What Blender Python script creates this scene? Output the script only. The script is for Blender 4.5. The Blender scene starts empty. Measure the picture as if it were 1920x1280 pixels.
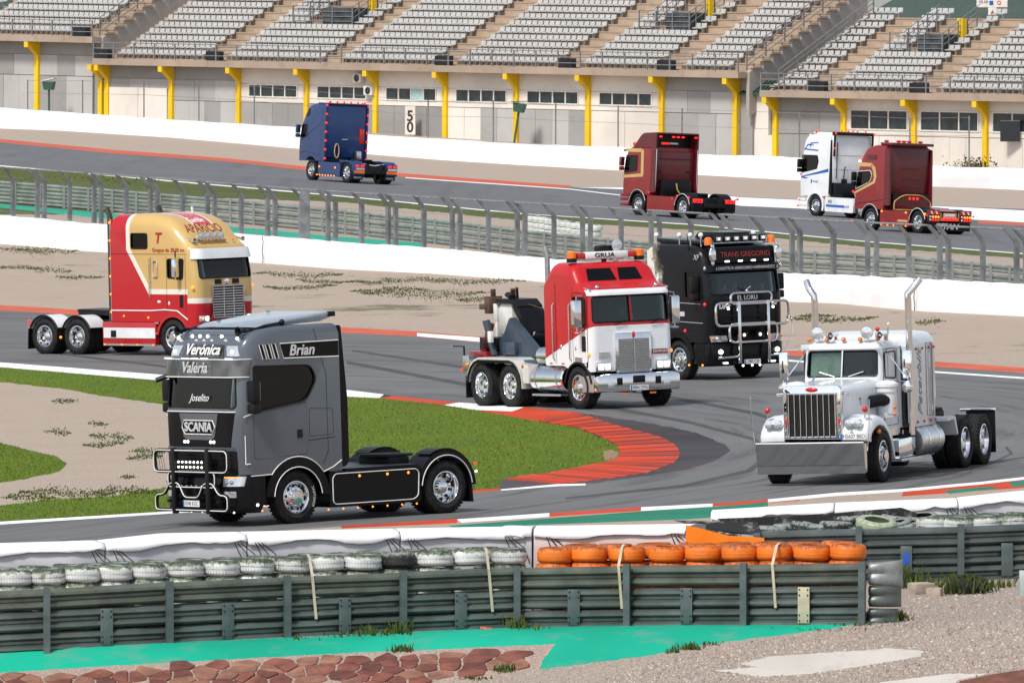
import bpy, bmesh, math, random
from mathutils import Vector, Matrix
from mathutils.geometry import delaunay_2d_cdt
random.seed(7)
R = math.radians
sc = bpy.context.scene
COL = sc.collection
# ------------------------------------------------------------ camera, sky, sun, exposure
F_PX, VH, CAM_H = 20000.0, -11.0, 10.26          # focal length in photo pixels, horizon row, eye height
PITCH = math.atan((640 - VH) / F_PX)
cam = bpy.data.cameras.new('camera')
cam.sensor_fit = 'HORIZONTAL'; cam.sensor_width = 36.0; cam.lens = 36.0 * F_PX / 1920
cam.clip_start = 1.0; cam.clip_end = 6000
camo = bpy.data.objects.new('camera', cam); COL.objects.link(camo)
camo.location = (0, 0, CAM_H); camo.rotation_euler = (math.pi / 2 - PITCH, 0, 0)
sc.camera = camo
SUN_EL, SUN_AZ = R(52), R(215)                    # azimuth measured clockwise from +y: behind the camera, to its left
world = bpy.data.worlds.new('World'); sc.world = world; world.use_nodes = True
wn = world.node_tree; wn.nodes.clear()
sky = wn.nodes.new('ShaderNodeTexSky'); sky.sky_type = 'NISHITA'; sky.sun_disc = False
sky.sun_elevation = SUN_EL; sky.sun_rotation = SUN_AZ
sky.air_density = 1.0; sky.dust_density = 1.2; sky.ozone_density = 1.0
bg = wn.nodes.new('ShaderNodeBackground'); bg.inputs['Strength'].default_value = 0.115
wo = wn.nodes.new('ShaderNodeOutputWorld')
hs = wn.nodes.new('ShaderNodeHueSaturation'); hs.inputs['Saturation'].default_value = 0.5
wn.links.new(sky.outputs[0], hs.inputs['Color']); wn.links.new(hs.outputs[0], bg.inputs[0]); wn.links.new(bg.outputs[0], wo.inputs[0])
sun = bpy.data.lights.new('sun', 'SUN'); sun.energy = 2.5; sun.angle = R(10); sun.color = (1.0, 0.96, 0.9)
suno = bpy.data.objects.new('sun', sun); COL.objects.link(suno)
_sd = Vector((math.sin(SUN_AZ) * math.cos(SUN_EL), math.cos(SUN_AZ) * math.cos(SUN_EL), math.sin(SUN_EL)))
suno.rotation_euler = _sd.to_track_quat('Z', 'Y').to_euler()
vs = sc.view_settings
vs.view_transform = 'Standard'; vs.look = 'None'; vs.gamma = 1.0; vs.use_curve_mapping = False
vs.exposure = 0.55
sc.cycles.max_bounces = 7; sc.cycles.transparent_max_bounces = 16
sc.cycles.use_denoising = True

# ------------------------------------------------------------ terrain and pixel-to-ground survey
def sstep(t):
    t = max(0.0, min(1.0, t)); return t * t * (3 - 2 * t)
RAIL_LINE = None                                  # (x0,y0,slope) of the near guard rail foot, set below
def terrain(x, y):
    k = 0.03 - 0.08 * sstep((y - 250) / 290.0)
    k *= 1 - sstep((y - 950) / 500.0)
    z = k * 60 * math.tanh(x / 60.0)
    if RAIL_LINE is not None:
        d = RAIL_LINE[1] + RAIL_LINE[2] * (x - RAIL_LINE[0]) - 0.25 - y
        if d > 0: z -= min(0.30 * d, 3.0)
    return z
CP, SP = math.cos(PITCH), math.sin(PITCH)
def ray(px, py):
    a, b = (px - 960) / F_PX, (640 - py) / F_PX
    return Vector((a, CP + b * SP, -SP + b * CP))
def G(px, py):
    """ground point seen at photo pixel (px,py)"""
    d = ray(px, py); lo, hi = 60.0, 2500.0
    for _ in range(60):
        m = (lo + hi) / 2
        if CAM_H + d.z * m > terrain(d.x * m, d.y * m): lo = m
        else: hi = m
    return Vector((d.x * lo, d.y * lo, terrain(d.x * lo, d.y * lo)))
def at_depth(px, py, y):
    d = ray(px, py); t = y / d.y
    return Vector((d.x * t, y, CAM_H + d.z * t))
def lerp_rows(tab, x):
    for (x0, y0), (x1, y1) in zip(tab, tab[1:]):
        if x <= x1: return y0 + (y1 - y0) * (x - x0) / (x1 - x0)
    (x0, y0), (x1, y1) = tab[-2:]
    return y0 + (y1 - y0) * (x - x0) / (x1 - x0)
_p0, _p1 = G(0, 1214), G(1620, 1168)
RAIL_LINE = (_p0.x, _p0.y, (_p1.y - _p0.y) / (_p1.x - _p0.x))

# ------------------------------------------------------------ object helpers
def tag(o, label=None, cat=None, group=None, kind=None):
    if label: o['label'] = label
    if cat: o['category'] = cat
    if group: o['group'] = group
    if kind: o['kind'] = kind
    return o
def empty(name, label=None, cat=None, group=None, loc=(0, 0, 0), rot=None):
    o = bpy.data.objects.new(name, None); COL.objects.link(o)
    o.empty_display_size = 0.3; o.location = loc
    if rot is not None: o.rotation_euler = rot
    return tag(o, label, cat, group)
def put(name, me, parent=None, loc=None, rotz=0.0):
    o = bpy.data.objects.new(name, me); COL.objects.link(o)
    if parent is not None: o.parent = parent
    if loc is not None: o.location = loc
    if rotz: o.rotation_euler = (0, 0, rotz)
    return o
def copy_tree(o, parent=None):
    c = o.copy(); COL.objects.link(c)
    if parent is not None: c.parent = parent
    for ch in o.children: copy_tree(ch, c)
    return c
class MB:
    def __init__(s): s.v = []; s.f = []; s.m = []; s.mi = 0
    def add(s, vs_, fs):
        b = len(s.v); s.v += [tuple(p) for p in vs_]
        for f in fs: s.f.append(tuple(i + b for i in f)); s.m.append(s.mi)
        return s
    def box(s, x0, x1, y0, y1, z0, z1):
        return s.add([(x0,y0,z0),(x1,y0,z0),(x1,y1,z0),(x0,y1,z0),(x0,y0,z1),(x1,y0,z1),(x1,y1,z1),(x0,y1,z1)],
                     [(0,3,2,1),(4,5,6,7),(0,1,5,4),(1,2,6,5),(2,3,7,6),(3,0,4,7)])
    def cbox(s, c, size):
        return s.box(c[0]-size[0]/2, c[0]+size[0]/2, c[1]-size[1]/2, c[1]+size[1]/2, c[2]-size[2]/2, c[2]+size[2]/2)
    def prism(s, poly, ax, a, b):
        """poly in the other two axes (x,z for ax 'y'; y,z for 'x'; x,y for 'z') swept from a to b"""
        def P(p, t): return (p[0], t, p[1]) if ax == 'y' else ((t, p[0], p[1]) if ax == 'x' else (p[0], p[1], t))
        ar = sum(p[0]*q[1]-q[0]*p[1] for p, q in zip(poly, poly[1:]+poly[:1]))
        pl = list(poly) if (ar > 0) != (ax == 'y') else list(reversed(poly))
        if a > b: a, b = b, a
        n = len(pl)
        vs_ = [P(p, a) for p in pl] + [P(p, b) for p in pl]
        fs = [tuple(reversed(range(n))), tuple(range(n, 2*n))] + [(i, (i+1) % n, n+(i+1) % n, n+i) for i in range(n)]
        return s.add(vs_, fs)
    def tube(s, pts, r, n=8, closed=False, r1=None):
        pts = [Vector(p) for p in pts]; m = len(pts); rings = []; up = None
        for i, p in enumerate(pts):
            if closed: t = (pts[(i+1) % m] - pts[i-1]).normalized()
            else: t = (pts[min(i+1, m-1)] - pts[max(i-1, 0)]).normalized()
            if up is None: up = Vector((0,0,1)) if abs(t.z) < .9 else Vector((1,0,0))
            a = t.cross(up)
            if a.length < 1e-4: a = t.cross(Vector((1, .3, .2)))
            a.normalize(); b = a.cross(t).normalized(); up = b
            k = 1.0
            if not closed and 0 < i < m-1:
                c = (pts[i]-pts[i-1]).normalized().dot((pts[i+1]-pts[i]).normalized()); k = 1/max(.5, math.sqrt((1+c)/2))
            rr = r if r1 is None else r + (r1-r)*i/(m-1)
            rings.append([p + (a*math.cos(q) + b*math.sin(q))*rr*(k if 0 else 1) for q in [2*math.pi*j/n for j in range(n)]])
        vs_ = [p for rg in rings for p in rg]; fs = []
        for i in range(m if closed else m-1):
            i2 = (i+1) % m
            for j in range(n):
                fs.append((i*n+j, i*n+(j+1) % n, i2*n+(j+1) % n, i2*n+j))
        if not closed: fs += [tuple(reversed(range(n))), tuple((m-1)*n+j for j in range(n))]
        return s.add(vs_, fs)
    def cyl(s, p0, p1, r, n=16, r1=None):
        return s.tube([p0, p1], r, n, r1=r1)
    def lathe(s, prof, c=(0,0,0), ax='y', n=24):
        """prof: list of (radius, height along axis)"""
        vs_ = []; fs = []
        for r, h in prof:
            for j in range(n):
                q = 2*math.pi*j/n; a, b = r*math.cos(q), r*math.sin(q)
                p = (a, h, b) if ax == 'y' else ((h, a, b) if ax == 'x' else (a, b, h))
                vs_.append((p[0]+c[0], p[1]+c[1], p[2]+c[2]))
        for i in range(len(prof)-1):
            for j in range(n):
                f = (i*n+j, i*n+(j+1) % n, (i+1)*n+(j+1) % n, (i+1)*n+j)
                fs.append(f if ax == 'y' else tuple(reversed(f)) if ax == 'x' else tuple(reversed(f)))
        return s.add(vs_, fs)
    def ball(s, c, r, n=10, sq=(1,1,1)):
        prof = [(max(1e-4, math.sin(math.pi*i/6)), -math.cos(math.pi*i/6)) for i in range(7)]
        b = len(s.v); s.lathe(prof, (0,0,0), 'z', n)
        s.v[b:] = [(c[0]+p[0]*r*sq[0], c[1]+p[1]*r*sq[1], c[2]+p[2]*r*sq[2]) for p in s.v[b:]]
        return s
    def arc(s, cx, cz, r, th, a0, a1, y0, y1, n=14):
        """curved sheet round the y axis (mudguard), thickness th outward, angles in degrees from +x"""
        pin = [(cx+r*math.cos(R(a0+(a1-a0)*i/n)), cz+r*math.sin(R(a0+(a1-a0)*i/n))) for i in range(n+1)]
        po = [(cx+(r+th)*math.cos(R(a0+(a1-a0)*i/n)), cz+(r+th)*math.sin(R(a0+(a1-a0)*i/n))) for i in range(n+1)]
        for i in range(n):
            s.prism([pin[i], po[i], po[i+1], pin[i+1]], 'y', y0, y1)
        return s
    def mesh(s, name, mats, smooth=35, bevel=0, seg=2, merge=False):
        me = bpy.data.meshes.new(name); me.from_pydata(s.v, [], s.f)
        for m in (mats if isinstance(mats, (list, tuple)) else [mats]): me.materials.append(m)
        if max(s.m, default=0) > 0: me.polygons.foreach_set('material_index', s.m)
        if bevel or merge:
            bm = bmesh.new(); bm.from_mesh(me)
            bmesh.ops.remove_doubles(bm, verts=bm.verts, dist=2e-4)
            if bevel:
                es = [e for e in bm.edges if len(e.link_faces) == 2 and e.calc_face_angle(0) > R(25)]
                bmesh.ops.bevel(bm, geom=es, offset=bevel, segments=seg, profile=.5, affect='EDGES', clamp_overlap=True)
            bm.to_mesh(me); bm.free()
        if smooth:
            me.shade_smooth(); me.set_sharp_from_angle(angle=R(smooth))
        return me
    def build(s, name, mats, parent=None, smooth=35, bevel=0, seg=2, merge=False):
        return put(name, s.mesh(name, mats, smooth, bevel, seg, merge), parent)

# ------------------------------------------------------------ materials
class NT:
    def __init__(s, name):
        s.mat = bpy.data.materials.new(name); s.mat.use_nodes = True
        s.t = s.mat.node_tree; s.bsdf = s.t.nodes['Principled BSDF']; s._tc = None
    def n(s, typ, **kw):
        nd = s.t.nodes.new(typ)
        for k, v in kw.items(): setattr(nd, k, v)
        return nd
    def link(s, a, b): s.t.links.new(a, b)
    def inp(s, nd, i, v):
        if v is None: return
        if hasattr(v, 'is_linked') or isinstance(v, bpy.types.NodeSocket): s.link(v, nd.inputs[i])
        else: nd.inputs[i].default_value = v
    def coord(s):
        if s._tc is None: s._tc = s.n('ShaderNodeTexCoord')
        return s._tc.outputs['Object']
    def xyz(s):
        sp = s.n('ShaderNodeSeparateXYZ'); s.link(s.coord(), sp.inputs[0]); return sp.outputs
    def m(s, op, a, b=None, c=None, clamp=False):
        nd = s.n('ShaderNodeMath', operation=op); nd.use_clamp = clamp
        s.inp(nd, 0, a); s.inp(nd, 1, b); s.inp(nd, 2, c); return nd.outputs[0]
    def ss(s, v, a, b):
        nd = s.n('ShaderNodeMapRange', interpolation_type='SMOOTHSTEP'); s.inp(nd, 0, v)
        nd.inputs[1].default_value = a; nd.inputs[2].default_value = b; return nd.outputs[0]
    def vec(s, x, y, z):
        nd = s.n('ShaderNodeCombineXYZ'); s.inp(nd, 0, x); s.inp(nd, 1, y); s.inp(nd, 2, z); return nd.outputs[0]
    def scale(s, v, sc_):
        nd = s.n('ShaderNodeVectorMath', operation='MULTIPLY'); s.link(v, nd.inputs[0]); nd.inputs[1].default_value = sc_; return nd.outputs[0]
    def noise(s, scale, vec=None, detail=4, rough=.55, color=False):
        nd = s.n('ShaderNodeTexNoise'); nd.inputs['Scale'].default_value = scale
        nd.inputs['Detail'].default_value = detail; nd.inputs['Roughness'].default_value = rough
        s.link(vec if vec is not None else s.coord(), nd.inputs['Vector']); return nd.outputs[1 if color else 0]
    def mix(s, fac, a, b):
        nd = s.n('ShaderNodeMix', data_type='RGBA'); s.inp(nd, 0, fac)
        for i, v in ((6, a), (7, b)):
            if isinstance(v, (tuple, list)): nd.inputs[i].default_value = (v[0], v[1], v[2], 1)
            else: s.link(v, nd.inputs[i])
        return nd.outputs[2]
    def base(s, v):
        if isinstance(v, (tuple, list)): s.bsdf.inputs['Base Color'].default_value = (v[0], v[1], v[2], 1)
        else: s.link(v, s.bsdf.inputs['Base Color'])
    def set(s, rough=None, metal=None, coat=None, spec=None):
        for k, v in (('Roughness', rough), ('Metallic', metal), ('Coat Weight', coat), ('Specular IOR Level', spec)):
            if v is not None: s.inp(s.bsdf, k, v)
        if coat: s.bsdf.inputs['Coat Roughness'].default_value = 0.06
    def bump(s, h, strength=.3, dist=.02):
        nd = s.n('ShaderNodeBump'); nd.inputs['Strength'].default_value = strength; nd.inputs['Distance'].default_value = dist
        s.link(h, nd.inputs['Height']); s.link(nd.outputs[0], s.bsdf.inputs['Normal'])
def mul(c, k): return tuple(min(1, x*k) for x in c[:3])
def simple(name, c, rough=.5, metal=0, coat=0, var=.12, scale=4, bump=0, bscale=40, dirt=None, dirt_amt=.5, spec=None):
    t = NT(name); nz = t.noise(scale, detail=5)
    col = t.mix(t.ss(nz, .3, .7), mul(c, 1-var), mul(c, 1+var))
    if dirt:
        d = t.noise(scale*.6, detail=6, rough=.7)
        col = t.mix(t.m('MULTIPLY', t.ss(d, .5, .72), dirt_amt), col, dirt)
    t.base(col); t.set(rough, metal, coat, spec)
    if bump: t.bump(t.noise(bscale, detail=3), bump)
    return t.mat
def paint(name, c, var=.06, dirt=(.16,.14,.12), dirt_amt=.12, rough=.28, coat=.35, spec=.4):
    t = NT(name); nz = t.noise(1.3, detail=4); col = t.mix(t.ss(nz, .3, .7), mul(c, 1-var), mul(c, 1+var))
    x = t.xyz(); low = t.ss(x[2], 1.5, .4)
    d = t.ss(t.noise(3, detail=3, rough=.55), .35, .75)
    col = t.mix(t.m('MULTIPLY', t.m('ADD', t.m('MULTIPLY', low, .5), .2), t.m('MULTIPLY', d, dirt_amt*2.2)), col, dirt)
    t.base(col); t.set(t.m('ADD', t.m('MULTIPLY', t.noise(9), .14), rough-.07), 0, coat, spec)
    return t.mat
def emit(name, c, strength, base=None):
    t = NT(name); t.base(base or c); t.set(.25)
    t.bsdf.inputs['Emission Color'].default_value = (c[0], c[1], c[2], 1); t.bsdf.inputs['Emission Strength'].default_value = strength
    return t.mat
def glassmat(name, tint, rough=.02):
    m = bpy.data.materials.new(name); m.use_nodes = True; t = m.node_tree; t.nodes.clear()
    o = t.nodes.new('ShaderNodeOutputMaterial'); tr = t.nodes.new('ShaderNodeBsdfTransparent'); gl = t.nodes.new('ShaderNodeBsdfGlossy')
    mx = t.nodes.new('ShaderNodeMixShader'); fr = t.nodes.new('ShaderNodeFresnel'); fr.inputs[0].default_value = 1.5
    tr.inputs[0].default_value = (*tint, 1); gl.inputs['Roughness'].default_value = rough
    t.links.new(fr.outputs[0], mx.inputs[0]); t.links.new(tr.outputs[0], mx.inputs[1]); t.links.new(gl.outputs[0], mx.inputs[2]); t.links.new(mx.outputs[0], o.inputs[0])
    return m
MT = {}
MT['chrome'] = simple('chrome', (.76,.77,.79), .05, 1, var=.05, scale=6)
MT['alu'] = simple('brushed_aluminium', (.6,.6,.61), .3, 1, var=.1, scale=10)
MT['steel'] = simple('galvanised_steel', (.25,.27,.27), .45, .4, var=.25, scale=5)
MT['darksteel'] = simple('dark_chassis_steel', (.012,.012,.013), .6, .0, var=.3, scale=8, spec=.2)
MT['black'] = simple('black_plastic', (.006,.006,.008), .42, var=.2, scale=6, spec=.25)
MT['glossblack'] = paint('gloss_black', (.004,.004,.006), dirt_amt=.006, rough=.2, coat=.06, spec=.16)
MT['seat'] = simple('cab_upholstery', (.02,.02,.023), .85, var=.2, scale=12, spec=.15)
t_ = NT('tyre_rubber'); nz_ = t_.noise(7, detail=6, rough=.7)
t_.base(t_.mix(t_.ss(nz_, .35, .75), (.011,.011,.012), (.030,.029,.028))); t_.set(.75, spec=.2); t_.bump(t_.noise(60), .25); MT['rubber'] = t_.mat
MT['white'] = paint('white_paint', (.72,.73,.74)); MT['plate'] = simple('number_plate', (.75,.75,.74), .4, var=.04)
MT['plateblue'] = simple('plate_blue', (.02,.12,.45), .4); MT['ink'] = simple('black_ink', (.01,.01,.012), .5, var=.05)
MT['silver'] = simple('silver_lettering', (.62,.63,.66), .25, .3, var=.03); MT['whiteline'] = simple('pale_piping', (.75,.74,.7), .4, var=.03)
MT['amber'] = emit('amber_lamp', (1,.27,.02), 1.1); MT['red'] = emit('red_lamp', (1,.02,.02), .9, (.5,.01,.01)); MT['redlens'] = simple('red_lens', (.5,.02,.015), .15)
MT['amberlens'] = simple('orange_lens', (.75,.17,.015), .15); MT['head'] = emit('lit_headlamp', (1,.97,.85), 3.0)
MT['lens'] = simple('clear_lamp_lens', (.6,.62,.64), .08, .6, var=.1, scale=20)
MT['glass'] = glassmat('cab_glass', (.66,.74,.73)); MT['darkglass'] = glassmat('tinted_glass', (.07,.08,.09))
MT['mirror'] = simple('mirror_glass', (.8,.82,.82), .03, 1, var=0)
MT['redpaint'] = paint('red_paint', (.215,.006,.009), dirt_amt=.02); MT['darkred'] = paint('dark_red_paint', (.10,.006,.011), dirt_amt=.02)
MT['gold'] = paint('gold_stripe', (.52,.34,.12)); MT['bluestripe'] = simple('blue_stripe', (.02,.09,.42), .35)
# ------------------------------------------------------------ ground: one survey of regions, cut into flush surfaces
def circ(a, b, c):
    ax, ay, bx, by, cx, cy = a.x, a.y, b.x, b.y, c.x, c.y
    d = 2*(ax*(by-cy)+bx*(cy-ay)+cx*(ay-by))
    ux = ((ax*ax+ay*ay)*(by-cy)+(bx*bx+by*by)*(cy-ay)+(cx*cx+cy*cy)*(ay-by))/d
    uy = ((ax*ax+ay*ay)*(cx-bx)+(bx*bx+by*by)*(ax-cx)+(cx*cx+cy*cy)*(bx-ax))/d
    return Vector((ux, uy, 0))
HC = circ(G(646, 744), G(1163, 846), G(936, 910))           # centre of the hairpin
def ground_mat_asphalt(name, c0, c1, polar=True, skid=.6):
    t = NT(name); x = t.xyz()
    if polar:
        dx, dy = t.m('SUBTRACT', x[0], HC.x), t.m('SUBTRACT', x[1], HC.y)
        rr = t.m('SQRT', t.m('ADD', t.m('MULTIPLY', dx, dx), t.m('MULTIPLY', dy, dy)))
        an = t.m('ARCTAN2', dy, dx)
        wob = t.m('MULTIPLY', t.noise(.06), 3.0)
        v = t.vec(t.m('ADD', rr, wob), t.m('MULTIPLY', an, 3.0), 0)
        st = t.noise(1.9, v, detail=6, rough=.7); st2 = t.noise(.35, v, detail=3)
    else:
        v = t.scale(t.coord(), (.9, .03, 1)); st = t.noise(1.2, v, detail=5, rough=.6); st2 = t.noise(.3, v, detail=3)
    f = t.noise(14, detail=6, rough=.75); patch = t.noise(.12, detail=3)
    col = t.mix(t.ss(f, .25, .75), c0, c1)
    col = t.mix(t.m('MULTIPLY', t.ss(st, .46, .72), skid), col, mul(c0, .38))
    col = t.mix(t.m('MULTIPLY', t.ss(st2, .5, .75), .5*skid), col, mul(c0, .5))
    col = t.mix(t.m('MULTIPLY', t.ss(patch, .45, .75), .35), col, mul(c1, 1.25))
    t.base(col); t.set(.72, spec=.35); t.bump(t.noise(40, detail=2), .3, .01); return t.mat
def gravel_mat(name, c, weeds=.0):
    t = NT(name); f = t.noise(26, detail=6, rough=.8); g = t.noise(.35, detail=4); p = t.noise(3.2, detail=5, rough=.7)
    col = t.mix(t.ss(f, .32, .68), mul(c, .48), mul(c, 1.38))
    col = t.mix(t.m('MULTIPLY', t.ss(g, .4, .7), .3), col, mul(c, .8))
    col = t.mix(t.m('MULTIPLY', t.ss(p, .55, .75), .35), col, mul(c, .62))
    if weeds:
        w = t.noise(1.0, t.scale(t.coord(), (.16, .09, 1)), detail=7, rough=.72)
        col = t.mix(t.m('MULTIPLY', t.ss(w, .615-weeds*.1, .70-weeds*.1), .75), col, (.07, .085, .03))
    t.base(col); t.set(.9); t.bump(f, .6, .05); return t.mat
def grass_mat(name, c, bare=.15):
    t = NT(name); f = t.noise(18, detail=6, rough=.8); g = t.noise(.5, t.scale(t.coord(), (1, .35, 1)), detail=5); h = t.noise(.13, detail=3)
    col = t.mix(t.ss(f, .25, .75), mul(c, .5), mul(c, 1.45))
    col = t.mix(t.m('MULTIPLY', t.ss(g, .4, .7), .6), col, (c[0]*1.5, c[1]*1.12, c[2]*.8))
    col = t.mix(t.m('MULTIPLY', t.ss(h, .45, .7), .35), col, mul(c, .7))
    sp = t.noise(3.0, detail=7, rough=.75); col = t.mix(t.m('MULTIPLY', t.ss(sp, .64, .74), bare*2), col, (.22, .17, .1))
    t.base(col); t.set(.9, spec=.15); t.bump(f, .8, .06); return t.mat
GC = (.42, .33, .262)
MT['asphalt'] = ground_mat_asphalt('hairpin_asphalt', (.100,.099,.099), (.158,.156,.155), skid=.9)
MT['far_asphalt'] = ground_mat_asphalt('far_asphalt', (.105,.106,.110), (.135,.136,.140), polar=False, skid=.25)
MT['gravel'] = gravel_mat('beige_gravel', GC); MT['gravel_weeds'] = gravel_mat('weedy_gravel', GC, .6)
MT['near_gravel'] = gravel_mat('foreground_gravel', (.36,.29,.24))
MT['grass'] = grass_mat('mown_grass', (.105,.172,.018)); MT['far_grass'] = grass_mat('verge_grass', (.085,.115,.03), .4)
def painted(name, c, worn, amt=.5, scale=2.5, var=.12, under=None):
    t = NT(name); a = t.noise(scale, detail=7, rough=.72); b = t.noise(scale*.2, detail=3)
    col = t.mix(t.ss(b, .3, .7), mul(c, 1-var), mul(c, 1+var))
    col = t.mix(t.m('MULTIPLY', t.ss(a, .5, .68), amt), col, worn); t.base(col); t.set(.7, spec=.15); t.bump(t.noise(30), .15, .01); return t.mat
MT['kerb_red'] = painted('kerb_red_paint', (.50,.048,.013), (.17,.075,.06), .5); MT['kerb_red2'] = painted('worn_kerb_red_paint', (.36,.040,.016), (.07,.045,.045), .65, 1.6); MT['kerb_white'] = painted('kerb_white_paint', (.75,.75,.76), (.25,.25,.26), .4)
MT['kerb_dark'] = painted('rubbered_kerb', (.048,.045,.049), (.14,.05,.042), .6, .55, .35); MT['line'] = painted('white_line_paint', (.80,.80,.79), (.4,.4,.4), .25)
MT['green_paint'] = painted('green_runoff_paint', (.012,.17,.10), (.10,.14,.12), .35); MT['turq'] = painted('turquoise_concrete', (.008,.33,.215), (.13,.26,.20), .5, 1.6)
MT['far_red'] = painted('far_kerb_red', (.50,.095,.045), (.42,.24,.18), .4); MT['patch'] = painted('grey_concrete', (.46,.43,.39), (.36,.31,.26), .5, 1.5)
MT['rubber_mark'] = painted('rubber_mark', (.060,.060,.061), (.098,.097,.096), .9, .9); MT['earth'] = gravel_mat('bare_earth', (.30,.19,.10)); MT['brown'] = simple('rusty_brown_strip', (.14,.05,.03), .8, var=.25)
MT['mortar'] = gravel_mat('stone_mortar', (.40,.30,.25))
# regions, lowest priority first: (object name, material, outline in photo pixels surveyed onto the ground)
INF_TOP = [(-60,672),(0,679),(315,703),(646,730),(736,742),(832,752),(982,763),(1082,773),(1215,792),(1307,811),(1357,832),(1367,844),(1348,861),(1290,880),(1202,894),(1098,907),(940,917),(877,923),(600,944),(315,962),(0,982),(-60,987)]
INF_GRASS = [(-60,683),(0,688),(315,715),(646,744),(711,746),(770,752),(832,759),(890,768),(945,778),(1010,790),(1082,802),(1136,823),(1157,836),(1163,848),(1157,861),(1132,867),(1082,877),(1027,888),(986,892),(940,900),(936,915),(877,920),(600,940),(315,958),(0,977),(-60,982)]
UP_KERB = [(-60,569),(0,572),(62,575),(400,598),(634,613),(786,621),(905,632),(1200,643),(1463,655),(1762,678),(1920,689),(2000,695)]
LOW_EDGE = [(2000,887),(1920,895),(1840,905),(1694,918),(1570,925),(1440,936),(1330,944),(1100,957),(900,970),(760,978),(500,996),(0,1028),(-60,1032)]
def off(tab, d): return [(x, y+d) for x, y in tab]
FAR_LO = [(-60,306),(0,311),(640,368),(967,400),(1293,421),(1623,453),(1847,470),(1920,475),(2000,482)]
FAR_UP = [(2000,398),(1920,392),(1831,389),(1500,374),(1390,369),(1169,352),(1070,350),(753,330),(560,317),(427,302),(213,287),(0,266),(-60,262)]
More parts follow.
